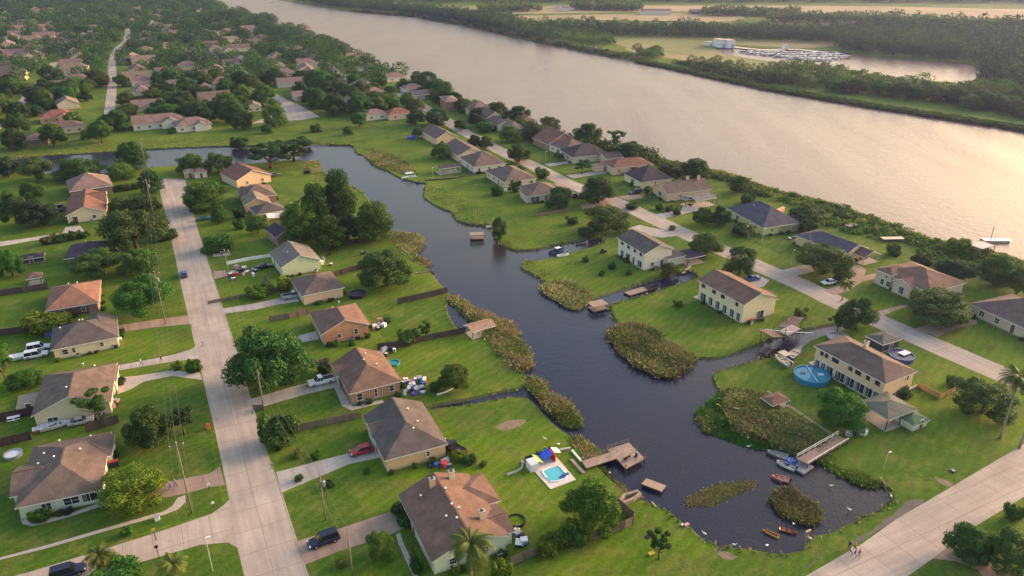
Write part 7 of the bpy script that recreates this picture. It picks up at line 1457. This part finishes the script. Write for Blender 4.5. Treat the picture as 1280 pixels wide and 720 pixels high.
# ------------------------------------------------------------------ people and birds
SKIN = M_('skin', (.42, .25, .18), rough=.6); HAIR = M_('hair', (.03, .02, .015), rough=.7)
def person(px, py, ang, top, bottom, label, walk=.25, bend=0.0, z=0, group='people outdoors'):
    J = [(0, 0, .98), (0, bend * .3, 1.22), (0, bend * .6, 1.45), (0, bend * .75, 1.55), (0, bend * .85, 1.66), (0, bend * .9, 1.76)]
    E = [(0, 1), (1, 2), (2, 3), (3, 4), (4, 5)]; Rr = [.15, .14, .15, .06, .10, .085]
    def add(pts, rad, root):
        k = root
        for p_, r in zip(pts, rad): J.append(p_); Rr.append(r); E.append((k, len(J) - 1)); k = len(J) - 1
    for s in (-1, 1):
        add([(s * .10, 0, .90), (s * .11, s * walk * .6, .50), (s * .11, s * walk - .03, .09), (s * .11, s * walk + .13, .04)], [.095, .065, .045, .035], 0)
        add([(s * .20, bend * .6, 1.42), (s * .27, bend * .6 - s * walk * .4, 1.14), (s * .27, bend * .7 - s * walk * .5 + .12, .90), (s * .27, bend * .7 - s * walk * .5 + .17, .80)], [.07, .045, .035, .03], 2)
    me = bpy.data.meshes.new('person'); me.from_pydata(J, E, []); o = bpy.data.objects.new('person', me); COL.objects.link(o)
    sk = o.modifiers.new('skin', 'SKIN'); me.skin_vertices.new() if not me.skin_vertices else None
    for v, r in zip(me.skin_vertices[0].data, Rr): v.radius = (r, r)
    me.skin_vertices[0].data[0].use_root = True
    sb = o.modifiers.new('sub', 'SUBSURF'); sb.levels = 1; sb.render_levels = 1
    dg = bpy.context.evaluated_depsgraph_get(); dg.update(); ev = bpy.data.meshes.new_from_object(o.evaluated_get(dg)); bpy.data.objects.remove(o)
    ev.name = 'person'; ev.materials.clear()
    for m in (SKIN, PL[bottom], PL[top], HAIR): ev.materials.append(m)
    for f in ev.polygons:
        c = f.center; f.use_smooth = True
        f.material_index = 0 if c.z < .06 and False else (1 if c.z < .95 and abs(c.x) < .21 else 2 if c.z < 1.5 and not (c.z < 1.12 and abs(c.x) > .21) else 3 if c.z > 1.70 else 0)
    p = G(px, py); o = link_mesh('person', ev); o.location = (p.x, p.y, z); o.rotation_euler = (0, 0, ang); tag(o, label, 'person', group); return o
person(177, 456, 2.2, 'white', 'dark', 'person in a white top on the left concrete driveway'); person(202, 452, 2.6, 'dark', 'dark', 'person in dark clothes nearer the street on the left driveway'); person(214, 612, 2.0, 'purple', 'blue', 'person in purple on the reddish driveway', .3, .1); person(220, 608, -1.0, 'blue', 'dark', 'person in dark blue on the reddish driveway', .2)
person(1063, 693, .8, 'white', 'purple', 'person in a white top at the kerb of the lower right street', .25); person(1068, 696, 1.0, 'purple', 'blue', 'person in purple in the group on the lower right street'); person(1073, 697, .6, 'red', 'blue', 'person in a red top on the lower right street'); person(1068, 688, .9, 'orange', 'dark', 'person in an orange top behind the group on the lower right street')
person(1061, 686, 2.0, 'dark', 'dark', 'person in black on the verge beside the street group', .1)
def egret(px, py, label, z=-.45, s=1.0):
    p = G(px, py, z); m = MB(); m.lathe([(.02, -.35), (.13, -.2), (.17, 0), (.12, .2), (.03, .38)], (0, 0, 0), WHITE, 8); o = None
    root = empty('egret', (p.x, p.y, z), random.uniform(0, 6), label, 'bird', 'white birds at the pond'); root.scale = (s, s, s)
    mb = MB(); secs = [(-.42, .02, .62), (-.25, .12, .62), (0, .18, .66), (.2, .13, .72), (.32, .06, .85), (.36, .045, 1.02), (.42, .05, 1.12), (.50, .03, 1.10), (.66, .008, 1.08)]
    mb.tube([(x, 0, z_) for x, r, z_ in secs], [r for x, r, z_ in secs], WHITE, 8); mb.build('body', root, smooth=True, weld=True); mb = MB()
    for q in (-.06, .06): mb.tube([(0, q, -.1), (.02, q, .55)], .015, BLACK, 5)
    mb.build('leg', root)
for px, py, lab, z in ((935, 561, 'white bird in open pond water by the floating weed', -.45), (917, 684, 'white bird standing tall at the lower pond shore', -.1), (1038, 610, 'white bird in the pond below the footbridge', -.45), (1061, 640, 'white bird near the pond end shallows', -.45), (1113, 623, 'white bird at the right tip of the pond', -.2), (991, 658, 'white bird behind the red orange kayak', -.45), (1012, 676, 'white bird right of the carved post', -.1), (762, 594, 'white bird below the big wooden dock', -.2), (880, 670, 'white bird at the sandy pond edge', -.1), (958, 685, 'white bird at the lower pond edge', -.3), (681, 551, 'white bird on the bright lawn left', 0), (698, 558, 'white bird on the bright lawn near the pale kerb', 0)): egret(px, py, lab, z, .85)
# ------------------------------------------------------------------ sky, sun, air
SUN_EL, SUN_AZ = R(11), R(62)          # azimuth to the right of straight ahead
world = bpy.data.worlds.new('World'); scene.world = world; world.use_nodes = True
nt = world.node_tree; N, L = nt.nodes, nt.links
sky = N.new('ShaderNodeTexSky'); sky.sky_type = 'NISHITA'; sky.sun_disc = False
sky.sun_elevation = SUN_EL; sky.sun_rotation = SUN_AZ; sky.altitude = 0; sky.air_density = 1.5; sky.dust_density = 5.0; sky.ozone_density = 2.0
bg = N['Background']; tint = N.new('ShaderNodeMix'); tint.data_type = 'RGBA'; tint.blend_type = 'MULTIPLY'; tint.inputs[0].default_value = 1; tint.inputs[7].default_value = (1.0, .94, .95, 1)      # the rosy cast of the evening air
L.new(sky.outputs[0], tint.inputs[6]); L.new(tint.outputs[2], bg.inputs['Color']); bg.inputs['Strength'].default_value = .15
sd = bpy.data.lights.new('sun', 'SUN'); sd.energy = 2.4; sd.angle = R(34); sd.color = (1, .68, .42)
so = bpy.data.objects.new('sun', sd); COL.objects.link(so)
d = Vector((math.sin(SUN_AZ) * math.cos(SUN_EL), math.cos(SUN_AZ) * math.cos(SUN_EL), math.sin(SUN_EL)))
so.rotation_euler = d.to_track_quat('Z', 'Y').to_euler()
so.location = (200, 100, 200)
HAZE = 1
if HAZE:
    mb = MB(); hm = bpy.data.materials.new('haze'); hm.use_nodes = True; hn = hm.node_tree
    hn.nodes.remove(hn.nodes['Principled BSDF'])
    pv = hn.nodes.new('ShaderNodeVolumePrincipled'); pv.inputs['Density'].default_value = .00008; pv.inputs['Color'].default_value = (.42, .44, 1.0, 1); pv.inputs['Anisotropy'].default_value = .45
    hn.links.new(pv.outputs[0], hn.nodes['Material Output'].inputs['Volume'])
    mb.box((0, 4500, 45), (10400, 9600, 95), hm)
    o = mb.build('haze'); tag(o, 'thin evening haze over the whole landscape', 'haze', kind='stuff')
scene.view_settings.view_transform = 'Standard'; scene.view_settings.look = 'None'; scene.view_settings.gamma = 1
scene.view_settings.use_curve_mapping = False
scene.view_settings.exposure = 1.95
cy = scene.cycles
cy.max_bounces = 5; cy.diffuse_bounces = 2; cy.glossy_bounces = 2; cy.transmission_bounces = 2; cy.volume_bounces = 0; cy.transparent_max_bounces = 4
cy.use_denoising = True; cy.caustics_reflective = False; cy.caustics_refractive = False
